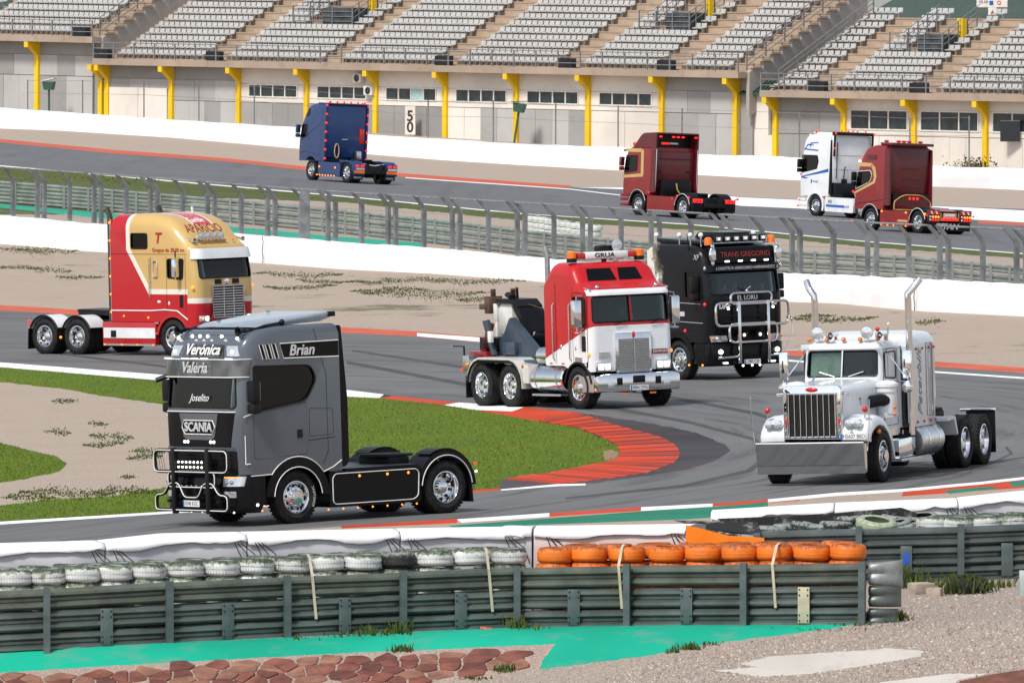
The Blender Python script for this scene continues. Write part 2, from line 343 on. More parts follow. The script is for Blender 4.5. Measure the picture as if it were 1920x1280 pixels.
REG = [
 ('near_gravel', 'near_gravel', [(-60,1175),(300,1170),(900,1160),(1330,1080),(1640,1020),(2000,1005),(2000,1300),(-60,1300)]),
 ('gravel_verge', 'gravel', [(873,986),(1100,972),(1330,955),(1600,930),(2000,900),(2000,1000),(1400,1050),(873,1060)]),
 ('weedy_gravel_trap', 'gravel_weeds', [(-60,452),(0,456),(640,505),(1035,530),(1467,565),(1920,593),(2000,600)] + off(UP_KERB, 2)[::-1]),
 ('far_grass', 'far_grass', [(-60,310),(0,312),(640,369),(967,400),(1293,421),(1623,453),(1920,475),(2000,482),(2000,492),(1920,485),(1623,463),(1293,431),(967,413),(640,379),(427,372),(200,402),(0,402),(-60,402)]),
 ('painted_runoff', 'turq', [(-60,377),(0,382),(195,399),(427,424),(640,444),(800,456),(800,466),(640,453),(427,435),(195,410),(0,389),(-60,384)]),
 ('asphalt_track', 'asphalt', off(UP_KERB, 10) + LOW_EDGE),
 ('far_track', 'far_asphalt', FAR_LO + FAR_UP),
 ('far_white_paint', 'line', [(1070,351),(1169,352),(1390,370),(1500,375),(1831,390),(2000,399),(2000,421),(1920,417),(1831,412),(1500,391),(1390,386),(1169,355)]),
 ('far_red_paint', 'far_red', [(1831,413),(1920,418),(2000,423),(2000,428),(1920,423),(1836,419)]),
 ('far_kerb', 'far_red', [(-60,257),(0,261),(213,281),(427,297),(560,311),(753,325),(1000,343),(1070,348),(1070,352),(1000,350),(753,332),(560,318),(427,303),(213,288),(0,267),(-60,263)]),
 ('track_line', 'line', [(-60,305),(0,310),(640,367),(967,399),(1293,420),(1623,452),(2000,481),(2000,482.5),(1623,453.5),(1293,421.5),(967,400.5),(640,368.5),(0,311.5),(-60,306.5)]),
 ('track_line', 'line', [(760,332.5),(1070,354),(1169,366),(1169,367.5),(1070,355.5),(760,334)]),
 ('white_kerb_edge', 'kerb_dark', INF_TOP),
 ('infield_grass', 'grass', INF_GRASS),
 ('infield_gravel', 'gravel', [(-60,708),(0,716),(119,729),(178,740),(315,759),(400,775),(470,800),(520,850),(480,900),(309,914),(208,930),(89,936),(0,948),(-60,952)]),
 ('grass_patch', 'grass', [(-60,815),(0,830),(47,842),(104,855),(125,868),(110,884),(45,898),(-60,912)]),
 ('bare_earth', 'earth', [(1130,846),(1145,842),(1161,848),(1157,858),(1134,862)]),
 ('white_edge_line', 'line', [(-60,672),(0,679),(315,703),(646,730),(720,739),(711,746),(646,743),(315,714),(0,688),(-60,683)]),
 ('kerb_red_block', 'kerb_red', [(736,742),(861,754),(832,759),(770,752),(711,746)]),
 ('kerb_white_block', 'line', [(861,754),(982,763),(960,771),(890,768),(832,759)]),
 ('kerb_red_block', 'kerb_red', [(982,763),(1082,773),(1075,790),(1010,790),(945,778),(890,768),(960,771)]),
 ('inner_track_line', 'line', [(936,917),(1044,907),(1098,906),(1098,909),(1044,911),(940,919)]),
 ('orange_edge_line', 'kerb_red', [(640,936),(877,919.5),(936,914),(940,918),(877,924),(640,941)]),
 ('white_edge_line', 'line', [(-60,982),(0,977.5),(315,958),(560,942),(560,945),(315,962.5),(0,982.5),(-60,987)]),
 ('upper_kerb', 'far_red', UP_KERB + off(UP_KERB, 10)[::-1]),
 ('upper_kerb_white', 'line', [(560,610),(634,616),(634,624),(560,619)]),
 ('upper_kerb_white', 'line', [(782,624),(905,633),(960,638),(960,645),(905,641),(782,630)]),
 ('upper_track_line', 'line', off(UP_KERB[7:], 18) + off(UP_KERB[7:], 21)[::-1]),
 ('outer_kerb_red', 'kerb_red', [(640,985),(700,982),(857,972),(857,980),(682,988),(640,990)]),
 ('outer_kerb_white', 'line', [(857,973),(900,970),(1030,961),(1030,968),(865,979)]),
 ('outer_kerb_red', 'kerb_red', [(1030,961),(1100,957),(1202,950),(1202,957),(1030,968)]),
 ('outer_kerb_white', 'line', [(1202,950),(1336,943.5),(1336,949),(1202,957)]),
 ('outer_kerb_red', 'kerb_red', [(1336,943.5),(1440,936),(1500,931),(1500,938),(1336,949)]),
 ('green_runoff', 'green_paint', [(840,985),(1015,972),(1202,958),(1330,950),(1440,941),(1440,948),(1330,970),(1286,973),(1015,983),(860,992)]),
 ('outer_white_line', 'line', [(1440,935.5),(1570,923),(1694,916),(1840,902.5),(2000,885),(2000,889),(1840,907.5),(1694,921),(1570,929),(1440,941)]),
 ('outer_kerb_red', 'kerb_red', [(1694,921),(1840,907.5),(2000,889),(2000,908),(1920,914),(1690,930)]),
 ('tyre_mark', 'rubber_mark', [(1650,903),(1760,890),(1850,869),(1893,850),(1884,838),(1888,836),(1901,850),(1858,871),(1762,893),(1650,906)]),
 ('tyre_mark', 'rubber_mark', [(1700,884),(1800,872),(1925,855),(1925,858),(1800,875),(1700,887)]),
 ('tyre_mark', 'rubber_mark', [(650,676),(900,722),(1100,752),(1300,790),(1420,822),(1440,850),(1433,851),(1410,825),(1295,795),(1095,757),(895,728),(650,682)]),
 ('tyre_mark', 'rubber_mark', [(660,655),(900,690),(1250,740),(1420,772),(1500,800),(1495,803),(1412,777),(1245,745),(895,695),(660,659)]),
 ('tyre_mark', 'rubber_mark', [(1440,850),(1400,880),(1280,908),(1060,932),(1060,936),(1285,913),(1410,884),(1446,852)]),
 ('tyre_mark', 'rubber_mark', [(100,660),(300,684),(640,722),(640,726),(300,688),(100,663)]),
 ('green_runoff', 'green_paint', [(1770,919),(1860,911),(1870,916),(1780,925)]),
 ('green_runoff', 'green_paint', [(1890,903),(1990,894),(2000,902),(1900,912)]),
 ('turquoise_strip', 'turq', [(-60,1219),(0,1216),(312,1204),(752,1185),(970,1174),(1182,1171),(1402,1170),(1620,1166),(1615,1168),(1548,1179),(1424,1195),(1329,1206),(1220,1228),(1013,1254),(1018,1235),(1039,1207),(900,1213),(767,1219.5),(700,1221),(437,1235),(233,1246),(0,1261),(-60,1264)]),
 ('stone_mortar_bed', 'mortar', [(-60,1264),(0,1261),(233,1246),(437,1235),(700,1221),(767,1219.5),(900,1213),(1039,1207),(1018,1235),(1013,1254),(880,1274),(800,1295),(-60,1300)]),
 ('concrete_patch', 'patch', [(1336,1256),(1420,1250),(1385,1243),(1450,1229),(1560,1222),(1670,1214),(1730,1219),(1722,1230),(1640,1245),(1520,1262),(1430,1268)]),
 ('concrete_patch', 'patch', [(1650,1278),(1780,1262),(1850,1262),(1800,1274),(1760,1300),(1640,1300)]),
 ('brown_strip', 'brown', [(1800,1276),(1860,1263),(1920,1254),(2000,1245),(2000,1310),(1780,1310)]),
]
def dens(pl, step=24):
    out = []
    for (x0, y0), (x1, y1) in zip(pl, pl[1:] + pl[:1]):
        k = max(1, int(max(abs(x1-x0)/step, abs(y1-y0)/8)))
        out += [(x0+(x1-x0)*i/k, y0+(y1-y0)*i/k) for i in range(k)]
    return out
RAG = {'white_kerb_edge', 'infield_grass', 'infield_gravel', 'grass_patch', 'far_grass', 'turquoise_strip', 'concrete_patch', 'bare_earth', 'stone_mortar_bed'}
def build_ground():
    V, F, seen = [], [], {}
    def addv(p):
        k = (round(p[0], 3), round(p[1], 3))
        if k not in seen: seen[k] = len(V); V.append(Vector(k))
        return seen[k]
    big = [(-900,-40),(900,-40),(900,3200),(-900,3200)]
    F.append([addv(p) for p in big])
    rnd = random.Random(3)
    for nm, mt, pl in REG:
        dp = dens(pl, 24 if nm not in RAG else 9)
        if nm in RAG: dp = [(x+rnd.uniform(-3,3), y+rnd.uniform(-.8,.8)) for x, y in dp]
        ids = []
        for p in dp:
            g = G(*p); i = addv((g.x, g.y))
            if i not in ids: ids.append(i)
        ar = sum(V[a].x*V[b].y-V[b].x*V[a].y for a, b in zip(ids, ids[1:]+ids[:1]))
        F.append(ids if ar > 0 else ids[::-1])
    n0 = len(V)
    for py in list(range(245, 660, 12)) + list(range(660, 1300, 14)):
        for px in range(-110, 2060, 48):
            g = G(px + (24 if (py//12) % 2 else 0), py); addv((g.x, g.y))
    for y in (-20, 30, 80, 110, 130, 145, 155):
        for x in range(-80, 81, 10): addv((x + .01, y))
    # embankment crest, so that the bank has a crisp top
    for x in range(-16, 17):
        yl = RAIL_LINE[1] + RAIL_LINE[2]*(x-RAIL_LINE[0]); addv((x, yl-.25)); addv((x, yl-10.25))
    for y in list(range(160, 1000, 40)) + [1100, 1250, 1500, 2000]:
        for x in list(range(-300, -60, 40)) + list(range(60, 301, 40)): addv((x+.02, y+.02))
    vo, eo, fo, ov, oe, of = delaunay_2d_cdt(V, [], F, 0, 1e-4, True)
    co = [(v.x, v.y, terrain(v.x, v.y)) for v in vo]
    per = {}
    for f, src in zip(fo, of):
        if not src: continue
        per.setdefault(max(src), []).append(tuple(f))
    for k in sorted(per):
        nm, mt = ('ground', 'gravel') if k == 0 else REG[k-1][:2]
        used = {}; vv = []; ff = []
        for f in per[k]:
            g = []
            for i in f:
                if i not in used: used[i] = len(vv); vv.append(co[i])
                g.append(used[i])
            a, b, c = (Vector(vv[i]) for i in g[:3])
            ff.append(tuple(g) if (b-a).cross(c-a).z > 0 else tuple(reversed(g)))
        me = bpy.data.meshes.new(nm); me.from_pydata(vv, [], ff); me.materials.append(MT[mt]); me.shade_smooth()
        tag(put(nm, me), kind='structure')
build_ground()

def blades(name, pts, h, w, mat, seed=1, lean=.5):
    """a mass of single grass blades at the given ground points"""
    rnd = random.Random(seed); vv = []; ff = []
    for p in pts:
        a = rnd.uniform(0, math.pi); hh = h*rnd.uniform(.4, 1.15); ww = w*rnd.uniform(.6, 1.2)
        c, s_ = math.cos(a)*ww, math.sin(a)*ww; lx, ly = rnd.uniform(-lean, lean)*hh, rnd.uniform(-lean, lean)*hh
        b = len(vv)
        vv += [(p[0]-c, p[1]-s_, p[2]-.01), (p[0]+c, p[1]+s_, p[2]-.01), (p[0]+lx, p[1]+ly, p[2]+hh)]; ff.append((b, b+1, b+2))
    me = bpy.data.meshes.new(name); me.from_pydata(vv, [], ff); me.materials.append(mat)
    return tag(put(name, me), kind='stuff')
def leafmat(name, c):
    t = NT(name); inf = t.n('ShaderNodeNewGeometry'); r = inf.outputs['Random Per Island']
    t.base(t.mix(r, mul(c, .55), (c[0]*1.7, c[1]*1.35, c[2]*1.1))); t.set(.7, spec=.25); return t.mat
MT['blade'] = leafmat('grass_blade', (.112,.182,.018)); MT['weed'] = leafmat('weed_leaf', (.05,.085,.018)); MT['dryblade'] = leafmat('verge_blade', (.09,.12,.03))
def inside(p, pl):
    x, y = p; c = False
    for (x0, y0), (x1, y1) in zip(pl, pl[1:]+pl[:1]):
        if (y0 > y) != (y1 > y) and x < (x1-x0)*(y-y0)/(y1-y0)+x0: c = not c
    return c
def scatter_px(pls, n, seed, holes=()):
    rnd = random.Random(seed); out = []
    xs = [p[0] for pl in pls for p in pl]; ys = [p[1] for pl in pls for p in pl]
    while len(out) < n:
        p = (rnd.uniform(max(-20, min(xs)), min(1940, max(xs))), rnd.uniform(min(ys), max(ys)))
        if any(inside(p, pl) for pl in pls) and not any(inside(p, h) for h in holes): out.append(G(*p))
    return out
_ig = [r[2] for r in REG if r[0] == 'infield_gravel'][0]; _gp = [r[2] for r in REG if r[0] == 'grass_patch'][0]; _be = [r[2] for r in REG if r[0] == 'bare_earth'][0]
GRASS_JOBS = [([INF_GRASS], 42000, (_ig, _be)), ([_gp], 3500, ())]
_pts = []
for _i, (a_, n_, h_) in enumerate(GRASS_JOBS): _pts += scatter_px(a_, n_, 11+_i, h_)
blades('grass_blades', _pts, .045, .014, MT['blade'], 4)
# weeds creeping over the gravel traps
def streaks(name, rows, n, h, w, mat, seed):
    rnd = random.Random(seed); pts = []
    for (x0, x1, y, th) in rows:
        for _ in range(int(n*(x1-x0))):
            u = rnd.random(); x = x0+(x1-x0)*u; e = min(1, 4*min(u, 1-u))
            pts.append(G(x + rnd.gauss(0, 5), y + rnd.gauss(0, th*e*.75+.4) + 2.5*math.sin(x*.031+x0) + 1.2*math.sin(x*.11)))
    blades(name, pts, h, w, mat, seed)
streaks('weed_cover', [(640,1035,527,3),(680,910,552,5),(660,800,545,3),(0,110,466,5),(30,150,470,3),(60,130,506,4),(0,75,500,2),(110,190,518,2),(1480,1640,598,3),(1500,1560,590,2),
    (1720,1765,602,4),(480,640,515,3),(500,630,538,2),(860,940,560,3),(560,640,527,2)], 4.5, .045, .035, MT['weed'], 21)
streaks('weed_cover', [(90,130,812,4),(160,230,833,3),(170,250,818,5),(40,210,925,6),(10,100,934,5),(180,300,922,5),(250,305,845,4),(100,140,752,3),(170,200,795,3),(240,300,857,3),(230,250,896,2)], 3.5, .045, .03, MT['weed'], 22)
streaks('verge_blades', [(0,300,338,5)], .8, .12, .04, MT['dryblade'], 23)
# ribbed kerb blocks round the apex
KIN = [(1010,790),(1082,802),(1136,823),(1157,836),(1163,848),(1157,861),(1132,867),(1082,877),(1027,888),(986,892),(940,900)]
KOUT = [(1085,774),(1152,796),(1240,819),(1269,836),(1276,852),(1265,867),(1215,886),(1170,893),(1132,898),(1085,904),(1044,908)]
def polyat(pl, u):
    L = [0]
    for a, b in zip(pl, pl[1:]): L.append(L[-1]+math.hypot(b[0]-a[0], (b[1]-a[1])*3))
    d = u*L[-1]
    for i in range(len(pl)-1):
        if d <= L[i+1] or i == len(pl)-2:
            k = (d-L[i])/(L[i+1]-L[i]); return (pl[i][0]+(pl[i+1][0]-pl[i][0])*k, pl[i][1]+(pl[i+1][1]-pl[i][1])*k)
kb = empty('apex_kerb', 'ribbed red kerb curving round the tip of the infield grass', 'kerb')
NK = 25
for i in range(NK):
    u0, u1 = i/NK, (i+.66)/NK
    a, b, c, d = (G(*polyat(q, u)) for q, u in ((KIN, u0), (KOUT, u0), (KOUT, u1), (KIN, u1)))
    m = MB(); hz = Vector((0,0,.034)); lz = Vector((0,0,.006))
    m.add([a, b, c, d, a+hz, b+lz*2, c+lz*.6, d+lz*2.4], [(4,7,6,5),(0,1,5,4),(1,2,6,5),(2,3,7,6),(3,0,4,7)])
    m.build('kerb_rib', MT['kerb_red'] if i % 3 else MT['kerb_red2'], kb, smooth=0)
# ------------------------------------------------------------ lettering (flat print and badges)
def text_mesh(s, mat, size=1.0, extrude=.003, shear=0, bold=0, spacing=1.0, sx=1.0):
    cu = bpy.data.curves.new('lettering', 'FONT'); cu.body = s; cu.size = size; cu.align_x = 'CENTER'; cu.align_y = 'CENTER'
    cu.extrude = extrude; cu.shear = shear; cu.offset = bold; cu.space_character = spacing; cu.resolution_u = 3
    o = bpy.data.objects.new('lettering', cu); me = bpy.data.meshes.new_from_object(o)
    bpy.data.objects.remove(o); me.name = 'lettering'
    me.materials.clear(); me.materials.append(mat)
    if sx != 1.0: me.transform(Matrix.Diagonal((sx, 1, 1, 1)))
    return me
def text(s, mat, parent, pos, right, up, size, name='lettering', **kw):
    """lettering whose reading direction is `right` and whose top is `up` (parent space)"""
    me = text_mesh(s, mat, size, **kw)
    r = Vector(right).normalized(); u = Vector(up); u = (u - r*u.dot(r)).normalized(); n = r.cross(u)
    m = Matrix(((r.x,u.x,n.x,pos[0]),(r.y,u.y,n.y,pos[1]),(r.z,u.z,n.z,pos[2]),(0,0,0,1)))
    o = put(name, me, parent); o.matrix_local = m; return o

def wrap_text(cab, s, mat, parent, yc, zc, size, th=.012, **kw):
    """lettering laid onto the curved front of a cab"""
    me = text_mesh(s, mat, size, extrude=.5, **kw)
    bm = bmesh.new(); bm.from_mesh(me); bmesh.ops.subdivide_edges(bm, edges=[e for e in bm.edges if e.calc_length() > .12 and abs(e.verts[0].co.z-e.verts[1].co.z) < .1], cuts=2); bm.to_mesh(me); bm.free()
    for v in me.vertices:
        y, z = yc + v.co.x, zc + v.co.y; v.co = (cab.fx(y, z) + (th if v.co.z > 0 else -.02), y, z)
    return put('lettering', me, parent)
# ------------------------------------------------------------ structures
MT['tarp'] = simple('white_plastic_sheet', (.86,.86,.86), .5, var=.03, scale=.8, bump=.25, bscale=2.5, dirt=(.62,.6,.58), dirt_amt=.3)
MT['concrete'] = painted('stand_concrete', (.34,.31,.28), (.22,.2,.18), .5, .7, under=None)
MT['terrace'] = painted('brown_terrace', (.35,.275,.215), (.23,.18,.14), .6, .9)
MT['terrace2'] = painted('brown_terrace_worn', (.38,.285,.205), (.27,.21,.165), .6, 1.4)
MT['seatplastic'] = simple('white_seat_plastic', (.42,.415,.40), .45, var=.07, scale=.9)
MT['cream'] = painted('cream_render', (.66,.61,.55), (.50,.45,.40), .35, .8)
GREYS = [painted('grey_panel%s' % k, mul((.33,.325,.315), f), mul((.28,.25,.22), f), .4, .6) for k, f in (('', 1.0), ('_pale', 1.22), ('_dull', .86))]
MT['yellow'] = painted('yellow_paint', (.72,.47,.02), (.45,.32,.06), .25, 1.0); MT['winglass'] = simple('dark_window_glass', (.02,.035,.04), .06, .0, .3, var=.4, scale=1.5)
MT['paleglass'] = simple('pale_window_glass', (.35,.5,.52), .1); MT['frame'] = simple('cream_window_frame', (.68,.65,.6), .5)
MT['rail'] = simple('grey_railing', (.20,.20,.20), .5, .2, var=.2); MT['darkbox'] = simple('dark_screen_box', (.012,.014,.02), .35, var=.2)
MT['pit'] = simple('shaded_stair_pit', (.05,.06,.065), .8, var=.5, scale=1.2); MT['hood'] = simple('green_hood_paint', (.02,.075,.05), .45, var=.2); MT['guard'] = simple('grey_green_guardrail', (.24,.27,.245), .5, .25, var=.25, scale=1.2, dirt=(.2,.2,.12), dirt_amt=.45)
MT['post'] = simple('galvanised_post', (.18,.195,.20), .5, .3, var=.3, scale=2, dirt=(.1,.11,.1))
MT['wire'] = simple('fence_wire', (.22,.23,.24), .5, .3)

TH = R(47); BU = Vector((math.cos(TH), -math.sin(TH), 0)); BN = Vector((math.sin(TH), math.cos(TH), 0))
B0 = Vector((ray(780, 130).x/ray(780, 130).y*746, 746, 0))
def bx(px, Y=0.0):
    """distance along the stand front (set back by Y) at photo column px"""
    d = ray(px, 150); o = B0 + BN*Y
    # o + t*BU parallel to d
    t = (o.y*d.x - o.x*d.y) / (BU.x*d.y - BU.y*d.x); return t
def bz(px, row, Y=0.0):
    p = B0 + BN*Y + BU*bx(px, Y); return at_depth(px, row, p.y).z
class Section:
    def __init__(s, p0, r0, p1, r1, label):
        s.t0, s.t1 = bx(p0), bx(p1); z0, z1 = bz(p0, r0), bz(p1, r1)
        s.L = s.t1 - s.t0; o = B0 + BU*s.t0; b = math.atan2(z0-z1, s.L)
        s.o = empty('grandstand', label, 'grandstand', 'grandstand blocks', (o.x, o.y, z0), (0, b, -TH))
    def X(s, px, Y=0.0): return bx(px, Y) - s.t0
S1 = Section(-90, 74.5, 173, 81, 'grandstand block with grey panelled base, raised a step and cut by the picture edge')
S2 = Section(173, 121.5, 1384, 147, 'long middle grandstand block with a row of small windows and the black 50 board below')
S3 = Section(1424, 182, 2010, 193, 'grandstand block with wide three-pane windows behind the white and the dark red trucks')
TR, RI = .90, .485
def zrow(k): return .50 + k*RI
def yrow(k): return 1.35 + k*TR
seat_m = MB(); seat_m.prism([(-.22,.30),(.20,.34),(.24,.38),(.27,.66),(.22,.68),(.17,.41),(-.22,.36)], 'x', -.235, .235); seat_m.box(-.03,.03,-.02,.1,0,.32)
SEAT = seat_m.mesh('seat', MT['seatplastic'], 40)
def panel(par, x0, x1, z0, z1, y, m, name='panel'):
    b = MB(); g = .012; b.box(x0+g, x1-g, y, y+.12, z0+g, z1-g); return b.build(name, m, par, 0)
rs = random.Random(5)
def build_section(S, rows, blocks, aisles_px, vom, pill, bays, left_end, right_end, boxes, rails_from):
    o, L = S.o, S.L
    b = MB(); b.prism([(0,0),(1.5,0),(1.5,.38),(.12,.38),(.12,.46),(0,.46)], 'x', 0, L); b.build('slab', MT['terrace'], o, 0)
    back = MB(); back.box(.03, L-.03, 1.42, 1.6, -6, 0.0); back.build('back_wall', GREYS[2], o, 0)
    yb = yrow(rows)
    bb = MB(); bb.prism([(1.6, -6), (yb, -6), (yb, zrow(rows)-.8), (1.6, .1)], 'x', .03, L-.03); bb.build('understructure', MT['concrete'], o, 0)
    for k in range(rows):
        st = MB(); st.box(0, L, yrow(k)+.004, yrow(k+1), zrow(k)-RI-.03, zrow(k)-.09); st.mi = 1; st.box(0, L, yrow(k)-.03, yrow(k+1)-.034, zrow(k)-.088, zrow(k))
        st.build('terrace_step', [MT['terrace2'], MT['terrace']], o, 0)
    # seats
    spots = []
    for bi, (p0, p1) in enumerate(blocks):
        y0 = yrow(0)+.45; x0, x1 = S.X(p0, y0), S.X(p1, y0); n = max(1, round((x1-x0)/.575)); w = (x1-x0)/n
        for k in range(rows):
            for j in range(n):
                fr = (j+.5)/n
                if bi in vom and k >= vom[bi] and .34 < fr < .86: continue
                spots.append((k, x0+(j+.5)*w))
    xc = L/2; spots.sort(key=lambda q: (q[0], -q[1]))
    first = None
    for i, (k, x) in enumerate(spots[:300]):
        put('seat', SEAT, o, (x, yrow(k)+.48, zrow(k)), rs.uniform(-.04, .04))
    rest = MB()
    for k, x in spots[300:]:
        rest.add([(v.co.x+x, v.co.y+yrow(k)+.48, v.co.z+zrow(k)) for v in SEAT.vertices], [tuple(p.vertices) for p in SEAT.polygons])
    if rest.v: tag(rest.build('seats', MT['seatplastic'], o, 40), kind='stuff')
    # aisle steps
    stm = MB(); stm.box(-.55, .55, -.42, -.034, -.26, -.24+.0); stm.box(-.55, .55, -.42, -.035, -RI-.0, -.262); am = stm.mesh('aisle_step', MT['terrace2'], 0)
    for p in aisles_px:
        xa = S.X(p, yrow(0))
        for k in range(1, rows): put('aisle_step', am, o, (xa, yrow(k), zrow(k)))
    # front railing
    pm = MB(); pm.box(-.045,.045,.02,.10,.40,1.62); pmesh = pm.mesh('railing_post', MT['rail'], 0)
    n = round(L/2.25)
    for i in range(n+1): put('railing_post', pmesh, o, (.08+(L-.16)*i/n, 0, 0))
    for z in (1.6, 1.2, .8):
        r = MB(); r.tube([(0,.06,z),(L,.06,z)], .035, 6); r.build('rail', MT['rail'], o)
    # openings in the terrace
    for bi, k0 in vom.items():
        p0, p1 = blocks[bi]; y0 = yrow(0)+.45; xa, xb = S.X(p0, y0), S.X(p1, y0); x0, x1 = xa+(xb-xa)*.36, xa+(xb-xa)*.84
        m = MB(); m.box(x0+ (x1-x0)*.35, x1, yrow(k0)+.1, yrow(k0+2)-.06, zrow(k0)-.05, zrow(k0)+1.35); m.build('stair_opening_shade', MT['pit'], o, 0)  # solid box whose dark colour stands for the shade inside the opening
        m = MB(); m.box(x0-1.5, x1+.2, yrow(k0)-.1, yrow(k0)+.2, zrow(k0)-.28, zrow(k0)+.03); m.build('landing_edge', MT['terrace2'], o, 0)
        for i in range(4):
            m = MB(); x = x0-1.4+(x1-x0+1.5)*i/3; m.box(x-.04, x+.04, yrow(k0)+.0, yrow(k0)+.08, zrow(k0)+.03, zrow(k0)+1.5); m.build('railing_post', MT['rail'], o, 0)
        for z in (1.48, 1.1, .75, .4):
            m = MB(); m.tube([(x0-1.45, yrow(k0)+.04, zrow(k0)+z), (x1+.15, yrow(k0)+.04, zrow(k0)+z)], .03, 6); m.build('rail', MT['rail'], o)
        for xx in (x0-.2, x1+.1):
            for z in (1.45, 1.05, .65):
                m = MB(); m.tube([(xx, yrow(k0)+.1, zrow(k0)+z), (xx, yrow(k0+4), zrow(k0+4)+z)], .03, 6); m.build('rail', MT['rail'], o)
            for kk in (1, 2, 3, 4):
                m = MB(); m.box(xx-.03, xx+.03, yrow(k0+kk)-.3, yrow(k0+kk)-.22, zrow(k0+kk)-.5, zrow(k0+kk)+1.3); m.build('railing_post', MT['rail'], o, 0)
        m = MB(); m.box(x1-.25, x1+.25, yrow(k0+2), yrow(k0+2)+.4, zrow(k0)-.3, zrow(k0+3)+1.0); m.build('stair_column', MT['yellow'], o, 0)
    # pillars and brackets
    for p in pill:
        x = S.X(p, 1.0)
        m = MB(); m.box(x-.21, x+.21, 1.0, 1.4, -6, -.46); m.build('pillar', MT['yellow'], o, 0)
        m = MB(); m.prism([(.0,-.02),(.0,-.42),(.35,-.46),(1.0,-1.0),(1.4,-1.0),(1.4,-.02)], 'x', x-.205, x+.205); m.build('bracket', MT['yellow'], o, 0)
    # wall bays
    for (p0, p1, kind, lower, npane, wz0, wz1, f0, f1) in bays:
        x0, x1 = S.X(p0, 1.1), S.X(p1, 1.1); y = 1.2
        def split(a, b_, n, z0, z1, mats):
            for i in range(n):
                panel(o, a+(b_-a)*i/n, a+(b_-a)*(i+1)/n, z0, z1, y+rs.uniform(0, .03), mats[i % len(mats)])
        if kind == 'grey':
            gg = [GREYS[rs.randrange(3)] for _ in range(3)]
            split(x0, x1, 1, -.95, 0, [GREYS[2]]); split(x0, x1, 3, -2.45, -.95, gg); split(x0, x1, 4, -6, -2.47, [GREYS[rs.randrange(3)] for _ in range(4)])
        else:
            wx0, wx1 = x0+(x1-x0)*f0, x0+(x1-x0)*f1
            panel(o, x0, x1, wz1, 0, y, MT['cream']); panel(o, x0, wx0, wz0, wz1, y, MT['cream']); panel(o, wx1, x1, wz0, wz1, y, MT['cream']); panel(o, x0, x1, -2.45, wz0, y, MT['cream'])
            wf = MB(); n = npane; fw = .09
            wf.box(wx0, wx1, y-.04, y+.1, wz1-fw, wz1); wf.box(wx0, wx1, y-.05, y+.1, wz0, wz0+fw)
            for i in range(n+1):
                c = wx0+fw/2+(wx1-wx0-fw)*i/n; wf.box(c-fw/2, c+fw/2, y-.041, y+.1, wz0+fw, wz1-fw)
            w = wf.build('window', MT['frame'], o, 0)
            for i in range(n):
                a = wx0+fw+(wx1-wx0-fw)*i/n; e = wx0+(wx1-wx0-fw)*(i+1)/n
                g = MB(); g.box(a+.004, e-.004, y+.03, y+.05, wz0+fw, wz1-fw); g.build('pane', MT['paleglass' if (p0 == 707 and i == 2) else 'winglass'], w, 0)
            ms = {'g': GREYS, 'c': [MT['cream']], 'cg': [MT['cream'], MT['cream'], GREYS[0], GREYS[1]]}[lower]
            split(x0, x1, 4, -6, -2.47, [ms[i % len(ms)] for i in range(4)] if lower != 'g' else [ms[rs.randrange(3)] for _ in range(4)])
    # end walls
    for side, x in ((left_end, 0.0), (right_end, L)):
        if not side: continue
        pl = [(.9, -2.6), (yrow(rows), zrow(rows)-4.2)]
        for k in range(rows-1, -1, -1): pl += [(yrow(k+1), zrow(k)+.16), (yrow(k)-.05, zrow(k)+.16)]
        pl += [(.9, .4)]
        m = MB(); m.prism(pl, 'x', x-.12 if side > 0 else x-.05, x+.18); m.build('end_wall', MT['concrete'], o, 0)
        for k in range(rows):
            m = MB(); m.box(x-.14, x+.30, yrow(k)-.25, yrow(k+1)-.29, zrow(k)+.162, zrow(k)+.30); m.build('coping', MT['terrace2'], o, 0)
    # sloping railings at the ends
    for x in rails_from:
        for kk in range(0, rows, 2):
            m = MB(); m.box(x-.04, x+.04, yrow(kk)+.1, yrow(kk)+.18, zrow(kk), zrow(kk)+1.35); m.build('railing_post', MT['rail'], o, 0)
        for z in (1.35, 1.0, .65, .3):
            m = MB(); m.tube([(x, yrow(0)+.14, zrow(0)+z), (x, yrow(rows-1)+.14, zrow(rows-1)+z)], .035, 6); m.build('rail', MT['rail'], o)
    for p in boxes:
        x = S.X(p, .6); m = MB(); m.box(x-.72, x+.72, .55, 1.0, .42, 1.12); m.build('barrier_box', MT['darkbox'], o, 0)
W_ = (-2.1, -1.15, .12, .9)
build_section(S1, 12, [(-90,-60),(-42,165)], [-50], {}, [-58, 68], [(-90,-62,'grey',0,0,0,0,0,0),(-53,63,'grey',0,0,0,0,0,0),(73,172,'grey',0,0,0,0,0,0)], 0, 1, [149], [S1.L-.9])
build_section(S2, 12, [(222,383),(430,607),(643,815),(861,1045),(1094,1232),(1283,1372)], [200,406,625,838,1069,1258], {1: 5, 4: 5},
    [187,199,319,445.5,573,702.5,833,966,1101,1239,1377.5],
    [(203,315,'grey',0,0,0,0,0,0),(323,441,'grey',0,0,0,0,0,0),(450,568,'win','g',4,*W_),(578,698,'win','g',4,*W_),(707,829,'win','g',4,*W_),(838,961,'win','cg',4,*W_),
     (971,1096,'win','g',4,*W_),(1106,1234,'win','c',4,*W_),(1244,1373,'grey',0,0,0,0,0,0)], 0, 1, [190,399,829,1059,1246], [S2.L-.7])
W3 = (-2.1, -.72, .06, .94)
